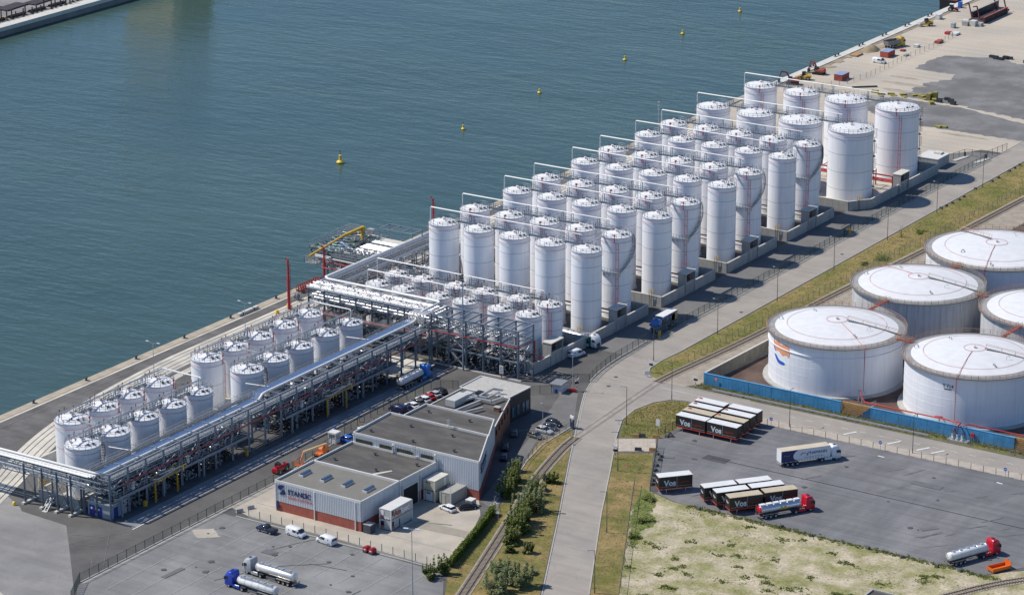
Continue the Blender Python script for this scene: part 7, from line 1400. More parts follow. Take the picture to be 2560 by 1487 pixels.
# swap bodies
blackb = mat('swap_body_black', (0.028, 0.022, 0.02), 0.5, var=0.15, scale=0.8); vosw = mat('stencil_white', (0.62, 0.66, 0.68), 0.5, var=0.05); vosr = mat('stencil_red', (0.30, 0.055, 0.025), 0.5, var=0); redstrip = mat('swap_body_red_rail', (0.58, 0.06, 0.03), 0.5, var=0.1)
whr = mat('swap_roof_white', (0.72, 0.72, 0.70), 0.6, var=0.06, scale=0.6); tanr = mat('swap_roof_tan', (0.52, 0.44, 0.31), 0.7, var=0.08)
vt = {}
def swap(label, x, y, deg, roof, L_=7.75):
    """origin at the near left lower corner, long side along +x, back along +y"""
    t = thing('swap_body', label, 'container', (x, y, 0.02), R_(deg), 'black swap bodies with white lettering'); W_ = 2.5
    part('box', cached(('sb', L_), lambda: MB().box(0, 0, 1.12, L_, W_, 3.78).mesh('box', blackb)), None, t); part('roof_sheet', cached(('sr', L_, roof.name), lambda: MB().box(-0.03, -0.03, 3.78, L_+0.03, W_+0.03, 3.86).mesh('roof_sheet', roof)), None, t)
    part('bottom_rail', cached(('sbr', L_), lambda: MB().box(-0.04, -0.04, 0.98, L_+0.04, W_+0.04, 1.16).mesh('bottom_rail', redstrip)), None, t)
    for lx in (1.7, L_-1.5):
        for ly in (0.15, W_-0.15): part('support_leg', cached('sl', lambda: MB().box(-0.07, -0.07, 0, 0.07, 0.07, 1.0).box(-0.15, -0.15, 0, 0.15, 0.15, 0.05).mesh('support_leg', alu)), None, t, (lx, ly, 0))
    part('centre_post', cached(('cp', L_), lambda: MB().box(L_*0.53, -0.03, 1.2, L_*0.53+0.07, 0.0, 3.75).box(0.2, -0.025, 1.5, L_-0.2, 0, 1.56).mesh('centre_post', galv)), None, t)
    part('lettering', cached('vos', lambda: text('Vos', 1.75, vosw, 0.012, 0.07)), None, t, (1.15, -0.03, 1.75)); part('sub_lettering', cached('log', lambda: text('Logistics', 0.72, vosr, 0.012, 0.012)), None, t, (L_*0.57, -0.03, 2.15)); part('end_lettering', cached('vosend', lambda: text('Vos', 0.75, vosw, 0.012, 0.03)), None, t, (-0.03, 1.9, 2.3), R_(-90))
for c_, xs_ in enumerate((64.9, 73.05)):
    for r_, (dx, y) in enumerate(((0, -100.4), (-0.4, -96.8), (-0.8, -93.2), (-1.2, -89.6))):
        swap(f"black swap body, {('left', 'right')[c_]} column, {ORD[r_]} row back, beside the grass island", xs_+dx*(1 if c_ == 0 else 0.6), y+(0.0 if c_ == 0 else 0.1)*r_, -0.6, tanr if r_ == 1 else whr)
swap('black swap body with white roof standing alone near the slab crossing', 81.4, -136.0, 48, whr, 7.6)
for k, (x, y, rf, l) in enumerate(((92.6, -135.9, whr, 'black swap body with white roof, left one of the front three beside the red tanker'), (96.2, -136.9, whr, 'black swap body with white roof, middle one of the front three beside the red tanker'), (100.0, -138.0, tanr, 'black swap body with tan roof, right one of the front three beside the red tanker'), (97.7, -129.6, whr, 'black swap body with white roof, left one of the back three'), (101.2, -130.4, whr, 'black swap body with white roof, middle one of the back three'), (104.9, -131.3, tanr, 'black swap body with tan roof directly behind the red tanker'))): swap(l, x, y, 51, rf, 7.5)
for k, (x, y) in enumerate(((65.6, -95.2), (65.0, -91.6), (64.4, -88.0), (73.2, -95.2), (73.0, -91.4))): tag(part('strap_bundle', MB().add([(-0.5, -0.2, 0), (0.4, -0.3, 0), (0.5, 0.2, 0), (-0.3, 0.3, 0), (-0.2, 0, 0.35), (0.3, 0.05, 0.3)], [(3, 2, 1, 0), (0, 1, 5, 4), (1, 2, 5), (2, 3, 4, 5), (3, 0, 4)]), redbrown, None, (x, y, 3.88)), f'crumpled red strap bundle on a swap body roof, {ordw(k+1)} of five', 'strap', 'strap bundles on swap body roofs')
sk = thing('skip_container', 'shallow orange hook-lift skip beside the lower right tanker', 'skip', (160.2, -133.9, 0.02), R_(62)); og = mat('skip_orange', (0.72, 0.16, 0.02), 0.5, var=0.1)
for a in ((-2.3, -1.1, 2.3, -1.0), (-2.3, 1.0, 2.3, 1.1), (-2.3, -1.0, -2.2, 1.0), (2.2, -1.0, 2.3, 1.0)): part('side', MB().box(a[0], a[1], 0.25, a[2], a[3], 0.95 if a[0] < 2 else 1.7), og, sk)
part('floor', MB().box(-2.2, -1.0, 0.2, 2.2, 1.0, 0.28), og, sk); part('runner', MB().box(-2.3, -0.5, 0, 2.3, -0.35, 0.2).box(-2.3, 0.35, 0, 2.3, 0.5, 0.2), darksteel, sk); part('hook_frame', MB().beam((2.25, -0.6, 0.9), (2.25, 0, 1.9), 0.12).beam((2.25, 0.6, 0.9), (2.25, 0, 1.9), 0.12), og, sk)
for k, x in enumerate((46.7, 48.3)):
    t = thing('hose_reel', ('left red hose reel drum at the edge of the tanker lot', 'right red hose reel drum at the edge of the tanker lot')[k], 'hose reel', (x, -195.9-0.2*k, 0.02), R_(-10)); part('drum', MB().lathe([(0.02, -0.6), (0.62, -0.6), (0.68, -0.3), (0.68, 0.3), (0.62, 0.6), (0.02, 0.6)], 16).xf(Matrix.Translation((0, 0, 0.72)) @ Matrix.Rotation(R_(90), 4, 'X')), red, t); part('stand', MB().box(-0.5, -0.7, 0, 0.5, -0.6, 0.5).box(-0.5, 0.6, 0, 0.5, 0.7, 0.5), darksteel, t); part('label_plate', MB().box(-0.25, -0.64, 0.6, 0.25, -0.6, 0.85), whitem, t)
# telehandler and boom lift
t = thing('telehandler', 'red telehandler with black cab beside the fence', 'telehandler', (4.3, -169.8, 0.02), R_(92)); part('chassis', loft([(-2.1, 0.7, 0.5, 1.3, 0.65), (-1.2, 0.75, 0.45, 1.45, 0.7), (1.2, 0.7, 0.45, 1.1, 0.65), (1.9, 0.6, 0.5, 0.9, 0.5)]), P_tr, t); part('cab', loft([(-0.9, 0.45, 1.2, 2.2, 0.4), (0.0, 0.48, 1.1, 2.3, 0.42), (0.6, 0.45, 1.0, 1.5, 0.42)]).xf(Matrix.Translation((0, 0.42, 0))), glassm, t); part('boom', MB().beam((-1.9, -0.3, 1.7), (2.4, -0.3, 1.25), 0.32, 0.36), P_tr, t); part('fork_carriage', MB().box(2.3, -0.8, 0.3, 2.45, 0.8, 1.4).box(2.45, -0.5, 0.3, 3.4, -0.38, 0.36).box(2.45, 0.38, 0.3, 3.4, 0.5, 0.36), darksteel, t)
for sx in (-1.3, 1.3):
    for sy in (-0.85, 0.85): wheel(t, sx, sy, 0.55, 0.38)
t = thing('boom_lift', 'orange boom lift with basket parked along the warehouse wall', 'boom lift', (6.0, -156.8, 0.02), R_(-92)); olm = mat('lift_orange', (0.70, 0.20, 0.06), 0.5, var=0.1); cream = mat('lift_cream', (0.72, 0.52, 0.28), 0.5, var=0.05)
part('chassis', MB().box(-1.6, -0.9, 0.4, 1.6, 0.9, 0.85), olm, t); part('turret', loft([(-1.7, 0.85, 0.9, 1.9, 0.7), (-0.8, 0.95, 0.85, 2.1, 0.8), (0.4, 0.8, 0.85, 1.6, 0.7)]), olm, t); part('boom', MB().beam((-1.6, 0.1, 2.3), (6.6, 0.1, 2.9), 0.34, 0.4), cream, t); part('jib', MB().beam((6.5, 0.1, 2.9), (7.6, 0.1, 1.2), 0.22), olm, t)
mb = MB()
for h in (0.2, 0.75, 1.3):
    for a, b in (((7.4, -0.9), (8.7, -0.9)), ((8.7, -0.9), (8.7, 0.9)), ((8.7, 0.9), (7.4, 0.9)), ((7.4, 0.9), (7.4, -0.9))): mb.beam((*a, h), (*b, h), 0.08)
for a in ((7.4, -0.9), (8.7, -0.9), (8.7, 0.9), (7.4, 0.9), (8.05, -0.9), (8.05, 0.9)): mb.beam((*a, 0.15), (*a, 1.35), 0.08)
part('basket', mb.box(7.4, -0.9, 0.12, 8.7, 0.9, 0.2), olm, t)
for sx in (-1.2, 1.2):
    for sy in (-0.95, 0.95): wheel(t, sx, sy, 0.45, 0.32)

# ------------------------------------------------------------------ construction quay
def excavator(label, x, y, deg, m, reach=1.0):
    t = thing('excavator', label, 'excavator', (x, y, 0.02), R_(deg), 'excavators at the quay')
    for s in (-1, 1): part('track', MB().prism([(-1.9, s*1.1-0.3), (1.9, s*1.1-0.3), (1.9, s*1.1+0.3), (-1.9, s*1.1+0.3)], 0, 0.8), blackp, t)
    part('house', loft([(-2.1, 1.2, 0.95, 2.0, 1.05), (-1.2, 1.3, 0.9, 2.2, 1.15), (0.9, 1.25, 0.9, 1.9, 1.1)]), m, t); part('cab', loft([(0.0, 0.5, 1.3, 2.8, 0.45), (1.3, 0.5, 1.2, 2.7, 0.4)]).xf(Matrix.Translation((0, 0.7, 0))), glassm, t)
    part('boom', MB().beam((0.8, -0.2, 1.6), (2.2*reach, -0.2, 3.9), 0.4, 0.5).beam((2.2*reach, -0.2, 3.9), (3.8*reach, -0.2, 4.1), 0.35, 0.45), m, t); part('stick', MB().beam((3.8*reach, -0.2, 4.2), (4.8*reach, -0.2, 1.6), 0.28, 0.35), m, t); part('bucket', MB().obox((4.7*reach, -0.2, 1.0), (0.9, 1.1, 1.1), 0.2), darksteel, t)
excavator('red excavator nearest the tanks on the construction quay', -65.6, 202, 195, mat('excavator_dark_red', (0.22, 0.05, 0.035), 0.6, var=0.15)); excavator('red excavator beyond the yellow loader', -64.6, 219, 185, mat('excavator_orange', (0.32, 0.085, 0.045), 0.6, var=0.15), 0.8)
def loader(label, x, y, deg, nm, cat):
    t = thing(nm, label, cat, (x, y, 0.02), R_(deg)); part('rear_body', loft([(-2.4, 0.9, 0.7, 1.7, 0.8), (-1.2, 0.95, 0.65, 2.0, 0.85), (0, 0.9, 0.65, 1.4, 0.8)]), yellow, t); part('cab', loft([(-0.6, 0.7, 1.4, 2.9, 0.65), (0.6, 0.7, 1.3, 2.8, 0.6)]), glassm, t); part('front_frame', MB().box(0, -0.6, 0.6, 1.7, 0.6, 1.2), yellow, t)
    if nm == 'wheel_loader': part('bucket', MB().prism([(2.2, -1.2), (3.1, -1.2), (3.1, 1.2), (2.2, 1.2)], 0.15, 1.0), yellow, t); part('lift_arm', MB().beam((0.6, -0.5, 1.4), (2.4, -0.5, 0.7), 0.25).beam((0.6, 0.5, 1.4), (2.4, 0.5, 0.7), 0.25), yellow, t); ws = (-1.5, 1.2)
    else: part('drum', MB().tube([(2.3, -1.0, 0.7), (2.3, 1.0, 0.7)], 0.7, 14), galv, t); part('yoke', MB().box(1.5, -1.15, 0.55, 2.5, -1.02, 0.9).box(1.5, 1.02, 0.55, 2.5, 1.15, 0.9), yellow, t); ws = (-1.4,)
    for sx in ws:
        for sy in (-0.95, 0.95): wheel(t, sx, sy, 0.65, 0.45)
loader('yellow wheel loader between the two excavators', -65.3, 209.5, 200, 'wheel_loader', 'loader'); loader('yellow road roller raising dust farther along the sand', -65.4, 304, 225, 'road_roller', 'roller')
t = thing('dump_truck', 'yellow-cabbed dump truck with grey body on the construction sand', 'dump truck', (-59.2, 272.4, 0.02), R_(70)); tractor(t, yellow); part('tipper_body', MB().add([(-8.2, -1.15, 1.1), (-2.5, -1.15, 1.1), (-2.5, 1.15, 1.1), (-8.2, 1.15, 1.1), (-8.6, -1.3, 2.8), (-2.3, -1.3, 2.8), (-2.3, 1.3, 2.8), (-8.6, 1.3, 2.8)], [(3, 2, 1, 0), (0, 1, 5, 4), (1, 2, 6, 5), (2, 3, 7, 6), (3, 0, 4, 7)]), mat('tipper_grey', (0.25, 0.24, 0.22), 0.6, var=0.15), t); part('load', MB().box(-8.4, -1.2, 1.9, -2.5, 1.2, 2.0), darksteel, t); axles(t, (-7.4, -6.2), 0.9)
t = thing('tractor', 'farm tractor with red body at the far end of the sand quay', 'tractor', (-67.6, 331.4, 0.02), R_(10)); part('bonnet', loft([(0, 0.4, 0.8, 1.5, 0.35), (1.8, 0.38, 0.75, 1.4, 0.3)]), P_tr, t); part('cab', loft([(-1.2, 0.75, 1.1, 2.6, 0.65), (0.1, 0.75, 1.1, 2.6, 0.6)]), glassm, t); part('cab_roof', MB().box(-1.3, -0.75, 2.6, 0.2, 0.75, 2.75), pipew, t)
for sy in (-0.85, 0.85): wheel(t, -0.9, sy, 0.85, 0.45); wheel(t, 1.3, sy, 0.5, 0.32)
blr = mat('container_blue_roof', (0.28, 0.34, 0.48), 0.6, var=0.15); cred = mat('container_red', (0.42, 0.08, 0.05), 0.6, var=0.15)
def ribbox(label, x0, y0, x1, y1, h, m, rm, nm='skip_container', cat='container'):
    t = thing(nm, label, cat, ((x0+x1)/2, (y0+y1)/2, 0.02)); w, l = (x1-x0)/2, (y1-y0)/2; part('box', MB().box(-w, -l, 0.12, w, l, h-0.1), m, t); part('lid', MB().box(-w-0.05, -l-0.05, h-0.1, w+0.05, l+0.05, h), rm, t); part('skid', MB().box(-w+0.2, -l, 0, -w+0.4, l, 0.12).box(w-0.4, -l, 0, w-0.2, l, 0.12), darksteel, t)
    mb = MB(); n = max(3, int(l*2/0.7))
    for k in range(n): yy = -l+0.2+(2*l-0.4)*k/(n-1); mb.box(w, yy-0.07, 0.2, w+0.07, yy+0.07, h-0.12); mb.box(-w-0.07, yy-0.07, 0.2, -w, yy+0.07, h-0.12)
    part('ribs', mb, m, t)
ribbox('red container with blue-grey roof nearest the tanks on the sand', -56.4, 214.1, -53.4, 219.4, 2.2, redbrown, blr); ribbox('red container with blue-grey roof beside the white panel van', -58.2, 252.2, -55.1, 257.6, 2.1, cred, blr)
ribbox('low open red skip along the construction fence', -51.2, 280.8, -49.4, 284.6, 0.9, cred, cred); ribbox('small red pallet box along the construction fence', -54.2, 295.5, -52.6, 298, 0.9, P_tr, P_tr); ribbox('stack of white sacks along the construction fence', -51.9, 295.3, -49.6, 299, 0.8, parapet, parapet, 'sack_pile', 'sacks'); ribbox('small grey tank container near the sand fence', -56.6, 305.8, -55.4, 307.8, 1.7, galv, galv, 'tank_box', 'container'); ribbox('white cabin box near the water on the sand quay', -67.4, 315.8, -65.8, 318.4, 1.8, parapet, parapet, 'cabin_box', 'container'); ribbox('blue toilet cabin at the far end of the sand quay', -68.5, 337.4, -67.3, 338.8, 2.3, P_b, P_b, 'toilet_cabin', 'cabin'); ribbox('pale crate pile on the sand near the dump truck', -54.9, 271.6, -53.3, 273.8, 0.9, parapet, parapet, 'crate_pile', 'crates'); ribbox('flat grey steel plates on the sand beside the loader', -67.6, 247.6, -64.9, 252.6, 0.6, conc, tan, 'plate_stack', 'steel plates')
ribbox('grey block bench at the sand fence', -51.9, 257.5, -50.9, 260.2, 0.6, galv, galv, 'beam_stack', 'steel beams'); ribbox('brown pallet on the sand beside the dump truck', -56.2, 263.6, -54.8, 265.6, 0.5, redbrown, redbrown, 'pallet_stack', 'pallets')
pile = MB(); n = 16
for i, (r, z) in enumerate(((3.2, 0), (2.5, 0.7), (1.6, 1.4), (0.6, 1.9))):
    for j in range(n): a = 2*math.pi*j/n; q = r*random.uniform(.85, 1.12); pile.v.append((q*math.cos(a), q*math.sin(a)*1.15, z+random.uniform(-.1, .1) if z else -0.02))
for i in range(3):
    for j in range(n): pile.f.append((i*n+j, i*n+(j+1) % n, (i+1)*n+(j+1) % n, (i+1)*n+j))
pile.f.append(tuple(3*n+j for j in range(n)))
tag(part('soil_heap', pile, mat('soil_brown', (0.30, 0.24, 0.15), 0.95, var=0.2, scale=0.6), None, (-65.2, 259.4, 0.02)), 'brown heap of soil beside the dump truck', 'soil heap')
t = thing('formwork_barge', 'long dark steel formwork trough with red arms on the sand quay', 'formwork', (0, 0, 0)); dr = mat('dark_red_brown_steel', (0.07, 0.05, 0.05), 0.6, var=0.25)
part('trough_floor', MB().box(-56.4, 318.5, 0.3, -49.6, 339, 0.5), dr, t); part('trough_side', MB().box(-49.7, 318.5, 0, -49.2, 339, 2.2), dr, t); part('trough_side', MB().box(-56.9, 324, 0, -56.4, 347, 2.6), dr, t); part('rail_top', MB().box(-49.75, 318.4, 2.2, -49.1, 339.1, 2.35), redbrown, t); part('rail_top', MB().box(-57.2, 324, 2.6, -56.2, 347, 2.75), conc, t)
for k, (x, y) in enumerate(((-56.8, 324.5), (-52.2, 321.5), (-55.5, 343), (-50, 340))): part('arm', MB().beam((x, y, 0), (x-2.0, y+1.0, 5.2), 0.36).beam((x-2.0, y+1.0, 5.2), (x-3.0, y-0.2, 5.0), 0.36).beam((x, y, 0), (x+0.8, y, 1.4), 0.5), mat('arm_dark_red', (0.2, 0.05, 0.04), 0.6, var=0.15), t)
for i in range(18): part('stiffener', MB().box(-49.2, 319.1+1.1*i, 0, -49.0, 319.3+1.1*i, 2.2), dr, t)
for k, (x, y, h) in enumerate(((-53.8, 312.8, 1.6), (-51.2, 313.5, 2.0), (-49.4, 314.6, 1.2), (-55.4, 315.5, 1.4))): tag(part('concrete_block_stack', MB().box(-1.1, -1.3, 0, 1.1, 1.3, h*0.48).box(-1.0, -1.2, h*0.5, 1.1, 1.25, h), (conc, concl)[k % 2], None, (x, y, 0.02)), f"stack of concrete blocks, {ORD[k]} of four at the near end of the formwork", 'concrete blocks', 'concrete block stacks by the formwork')
olive = mat('olive_timber', (0.30, 0.28, 0.07), 0.8, var=0.2, scale=1.2)
ps = [(-37.3, 206.4, 1.2), (-34.6, 205.6, 0.7), (-31.8, 207.2, 0.9), (-30.2, 205.9, 0.5), (-28.1, 208.5, 0.8), (-24.4, 209.4, 0.9), (-22.9, 210.6, 1.0), (-21.5, 209.3, 0.7), (-18.4, 208.0, 2.6), (-17.0, 209.6, 2.8), (-16.0, 206.6, 1.2), (-15.1, 202.8, 1.1), (-33.5, 203.2, 0.5), (-26.6, 206.4, 0.6), (-20.0, 206.9, 0.6), (-0.6, 177.2, 0.9), (1.0, 177.9, 0.7)]
for k, (x, y, h) in enumerate(ps):
    t = thing('pallet_stack', f"stack of olive timber panels behind the farthest tank, {ordw(k+1)} from the quay" if k < 15 else f"low olive timber stack on the sand strip, {('left', 'right')[k-15]} of two", 'timber stack', (x, y, 0.02), 0.2*k, 'olive timber stacks')
    n = max(1, int(h/0.35))
    for q in range(n): part('panel', cached('pp', lambda: MB().box(-1.1, -0.7, 0, 1.1, 0.7, 0.22).mesh('panel', olive)), None, t, (0, 0, 0.3*q)); part('bearer', cached('pb', lambda: MB().box(-1.0, -0.6, 0, -0.8, 0.6, 0.07).box(0.8, -0.6, 0, 1.0, 0.6, 0.07).mesh('bearer', tan)), None, t, (0, 0, 0.3*q+0.225))
for k, (x, y) in enumerate(((-13.1, 210.3), (-10.7, 208.1), (-14.0, 206.2), (-8.9, 205.8), (-25.4, 272.4), (-23.3, 271), (-21.4, 270.8), (-20.4, 272.6), (-19.0, 273.4), (-12, 271))): ribbox(f"dark machine part on the gravel, {('near the timber stacks' if k < 4 else 'on the far sand edge')}, {ORD[k if k < 4 else k-4]} from the left", x-0.8, y-0.7, x+0.8, y+0.7, 1.1 if k % 2 else 0.8, darksteel, blackp, 'machine_part', 'machinery')
tag(part('steel_beam', MB().beam((-46.5, 208, 0.3), (-40, 213.5, 0.3), 0.5, 0.5), darksteel), 'long dark steel beam lying on the sand behind the farthest tank', 'steel beam')
struct('construction_trench', MB().box(-68.8, 196, 0.02, -67.2, 420, 0.07), mat('trench_shadow_soil', (0.28, 0.23, 0.16), 0.95, var=0.3, scale=0.4))
for k in range(7):
    x = -66+random.uniform(-2, 2); y = 212+k*9; ground('disturbed_soil', [(x+2.4*math.cos(a*.5)*random.uniform(.5, 1.2), y+3*math.sin(a*.5)*random.uniform(.5, 1.2)) for a in range(12)], mat('damp_soil', (0.36, 0.29, 0.19), 0.95, var=0.2, scale=0.5), 0.021)
# moored barge end at the top
bg_ = thing('moored_barge', 'dark hull of a barge moored at the far end of the quay', 'barge', (-76, 348, -3.2)); part('hull', loft([(-3.5, 3.2, 0, 4.0, 3.4), (0, 3.6, 0, 4.0, 3.8), (30, 3.6, 0, 4.0, 3.8)]).xf(Matrix.Rotation(R_(90), 4, 'Z')), blackp, bg_); part('deck', MB().box(-3.5, -3.2, 4.0, 3.5, 30, 4.1), redbrown, bg_)
# ------------------------------------------------------------------ opposite quay
for k in range(30):
    y = 112+k*2.6; x = -352.5+random.uniform(-.8, .8); hh = random.uniform(2.2, 4.8)
    tag(part('mooring_pile', MB().lathe([(0.28, 0), (0.24, hh), (0.01, hh+0.05)], 7).box(-0.5, -0.5, 0, 0.5, 0.5, 0.3), mat('pile_brown', (0.06, 0.045, 0.04), 0.8, var=0.2), None, (x, y, 0.02)), f'dark upright timber pile on the opposite quay, {ordw(k+1)} from the left', 'pile', 'timber piles on the opposite quay')
for k in range(5): t = thing('steel_bundle', f"bundle of rusty steel bars on the opposite quay, {ORD[k]} from the left", 'steel bars', (-354.5, 118+k*11, 0.02), 0, 'bundles of steel on the opposite quay'); [part('bar', cached('bar', lambda: MB().box(-0.14, -4.4, 0, 0.14, 4.4, 0.3).mesh('bar', dr)), None, t, (-0.9+0.36*q, 0.15*(q % 2), 0.32*(q % 3))) for q in range(6)]
for k, (x, y) in enumerate(((-366, 150), (-371, 141), (-364, 163))): t = thing('steel_bundle', f"wide rusty steel stack set back on the opposite quay, {ORD[k]} from the left", 'steel bars', (x, y, 0.02), 0.1, 'bundles of steel on the opposite quay'); [part('bar', cached('bar2', lambda: MB().box(-0.4, -6.5, 0, 0.4, 6.5, 0.5).mesh('bar', dr)), None, t, (-2.4+0.95*q, 0.2*(q % 2), 0.0)) for q in range(6)]
struct('yellow_quay_line', MB().strip([(-358, 120), (-358, 138), (-355, 146)], -0.2, 0.2, 0.02), yellow)
bl_ = thing('silo_block', 'tall pale brown silo block on the opposite quay, mirrored in the water', 'building', (-362, 236, 0)); part('wall', MB().box(-12, -12, 0, 12, 12, 20), mat('silo_brown', (0.62, 0.54, 0.36), 0.8, var=0.1, streak=0.1), bl_); part('roof', MB().box(-12.5, -12.5, 20, 12.5, 12.5, 21), conc, bl_)
for k in range(4): part('silo_bay', MB().lathe([(2.7, 0), (2.7, 19.5)], 12, (12, -8.4+5.6*k), R_(-90), R_(90)), MATS['silo_brown'], bl_)
# ------------------------------------------------------------------ buoys
by = MB().lathe([(0.02, -0.4), (0.95, -0.4), (1.05, 0.2), (0.95, 0.55), (0.4, 0.8), (0.34, 1.9), (0.40, 1.92), (0.40, 2.15), (0.02, 2.3)], 18).mesh('float', buoyy)
for k, (x, y) in enumerate(((-141.8, 51.2), (-132.4, 104.7), (-137.2, 157.3), (-137.2, 212.6), (-140.2, 258.1), (-140.5, 301.4))):
    t = thing('buoy', f"yellow mooring buoy in the water, {ORD[k]} from the camera", 'buoy', (x, y, -3.2), 0.4*k, 'yellow buoys in the harbour'); s = 1.15 if k == 0 else 0.7; t.scale = (s, s, s)
    part('float', by, None, t); part('collar', cached('bc', lambda: MB().ring(0.98, 0.05, 0.09, 0.12, 18).mesh('collar', blackp)), None, t); part('top_mark', cached('bt', lambda: MB().cyl(0, 0, 2.25, 3.4, 0.06, 6).box(-0.12, -0.12, 3.2, 0.12, 0.12, 3.45).mesh('top_mark', darksteel)), None, t)
# ------------------------------------------------------------------ vegetation
def leafm(name, c1, c2):
    m = bpy.data.materials.new(name); m.use_nodes = True; nt = m.node_tree; N = nt.nodes; L = nt.links; b = N['Principled BSDF']; b.inputs['Roughness'].default_value = 0.65
    g = N.new('ShaderNodeNewGeometry'); n = N.new('ShaderNodeTexNoise'); n.inputs['Scale'].default_value = 1.3; n.inputs['Detail'].default_value = 3; L.new(g.outputs['Position'], n.inputs['Vector'])
    mr = N.new('ShaderNodeMapRange'); L.new(n.outputs[0], mr.inputs[0]); mr.inputs[1].default_value = 0.35; mr.inputs[2].default_value = 0.65
    mx = N.new('ShaderNodeMix'); mx.data_type = 'RGBA'; L.new(mr.outputs[0], mx.inputs[0]); mx.inputs[6].default_value = (*c1, 1); mx.inputs[7].default_value = (*c2, 1); L.new(mx.outputs[2], b.inputs['Base Color'])
    tl = N.new('ShaderNodeBsdfTranslucent'); L.new(mx.outputs[2], tl.inputs[0]); ms = N.new('ShaderNodeMixShader'); ms.inputs[0].default_value = 0.4; L.new(b.outputs[0], ms.inputs[1]); L.new(tl.outputs[0], ms.inputs[2]); L.new(ms.outputs[0], N['Material Output'].inputs[0]); MATS[name] = m; return m
lf1 = leafm('shrub_leaf_green', (0.14, 0.185, 0.04), (0.25, 0.28, 0.075)); lf2 = leafm('willow_leaf', (0.24, 0.28, 0.12), (0.34, 0.37, 0.19)); lf3 = leafm('hedge_leaf', (0.09, 0.15, 0.02), (0.24, 0.29, 0.04)); lf4 = leafm('weed_leaf', (0.19, 0.22, 0.07), (0.33, 0.30, 0.10)); lf5 = leafm('dry_weed', (0.42, 0.34, 0.17), (0.30, 0.26, 0.10))
bark = mat('shrub_bark', (0.09, 0.065, 0.045), 0.9, var=0.2)
def leaves(rx, ry, h, n, s, seed, clumps=11, z0=0.0):
    r = random.Random(seed); mb = MB(); cs = [(r.uniform(-.75, .75)*rx, r.uniform(-.75, .75)*ry, z0*h+(1-z0)*h*r.uniform(.05, .8), r.uniform(.3, .6)) for _ in range(clumps)] + [(0, 0, h*0.55, 0.6)]
    for i in range(n):
        c = cs[i % len(cs)]; u = Vector((r.gauss(0, 1), r.gauss(0, 1), r.gauss(0, 1))).normalized()*(r.random()**0.4)
        if i % 6 == 0 and h > 1.8: k_ = i % 5; c = ((k_-2)*rx*0.3, ((k_*2) % 5-2)*ry*0.3, h*r.uniform(.6, 1.25), 0.16)
        p = Vector((c[0]+u.x*c[3]*rx*0.9, c[1]+u.y*c[3]*ry*0.9, max(0.03, c[2]+u.z*c[3]*h*0.5))); q = s*r.uniform(.6, 1.4)
        d = Vector((r.gauss(-0.35, 0.6), r.gauss(-0.2, 0.6), r.gauss(1.3, 0.6))).normalized(); a = d.orthogonal().normalized()*q; b = d.cross(a).normalized()*q*0.6
        mb.add([p-a, p-b, p+a, p+b], [(0, 1, 2, 3)])
    return mb
def shrub(name, label, x, y, rx, ry, h, n, m, seed, group=None, s=0.2, stems=4):
    t = thing(name, label, 'shrub' if name != 'young_tree' else 'tree', (x, y, 0.0), 0, group); part('foliage', leaves(rx, ry, h, n, s, seed).mesh('foliage', m, 0), None, t)
    mb = MB(); r = random.Random(seed)
    for k in range(stems): a = r.uniform(0, 6.28); mb.tube([(0.1*math.cos(a), 0.1*math.sin(a), 0), (rx*.2*math.cos(a), ry*.2*math.sin(a), h*.4), (rx*.5*math.cos(a), ry*.5*math.sin(a), h*.75)], 0.05, 5)
    part('stem', mb, bark, t)
sl_ = [(48.4, -141.5, 1.2, 1.6, 2.6, 'small pale shrub at the head of the row along the visitor fence'), (51.0, -146.5, 1.7, 1.9, 3.6, 'green shrub next along the visitor fence row'), (52.6, -150.6, 1.8, 2.0, 3.4, 'green shrub in the middle of the visitor fence row'), (54.6, -155.0, 2.0, 2.2, 3.6, 'dense green shrub at the low end of the visitor fence row'), (57.9, -150.5, 1.0, 1.2, 2.0, 'small shrub growing on the railway ballast'), (58.3, -143.0, 2.0, 1.7, 2.0, 'round isolated shrub on the dry grass near the road sign'), (58.9, -147.4, 0.9, 1.2, 1.7, 'slim pale shrub below the round isolated shrub'), (60.6, -154.0, 1.3, 1.4, 3.0, 'grey-green sapling beside the track'), (64.6, -158.5, 2.2, 2.0, 4.4, 'tall broad willow shrub right of the track'), (62.2, -161.4, 1.9, 2.2, 3.8, 'yellow-green shrub behind the tall willow shrub'), (65.4, -166.5, 2.4, 2.4, 4.0, 'yellow-green shrub in the thicket beside the track'), (67.6, -171.0, 2.2, 2.6, 4.0, 'light green shrub in the middle of the thicket'), (69.8, -175.8, 1.8, 2.2, 3.0, 'green shrub at the low end of the thicket'), (71.6, -180.2, 1.2, 1.4, 1.6, 'small dark shrub under the thicket'), (75.2, -178.4, 1.1, 1.1, 2.0, 'little bush standing alone on the dry grass'), (76.5, -190.5, 1.8, 1.6, 2.2, 'bush at the edge of the bottom willow group'), (79.4, -194.0, 3.2, 2.8, 4.2, 'large silvery willow at the bottom edge, left half'), (83.2, -193.2, 3.0, 2.6, 4.0, 'large silvery willow at the bottom edge, right half'), (81.6, -199.0, 3.4, 3.0, 4.2, 'silvery willow cut by the bottom edge'), (66.2, -197.2, 1.6, 1.8, 3.4, 'tall hedge bush at the corner of the tanker lot'), (65.2, -200.4, 1.2, 1.4, 2.6, 'smaller bush below the tanker lot corner')]
sl_ += [(59.0+1.55*k+random.uniform(-.6, .6), -150.5-3.6*k+random.uniform(-.6, .6), random.uniform(0.8, 1.3), random.uniform(0.9, 1.5), random.uniform(2.6, 4.2), f'slender yellow-green sapling in the thicket beside the track, {ordw(k+1)} from the top') for k in range(8)]
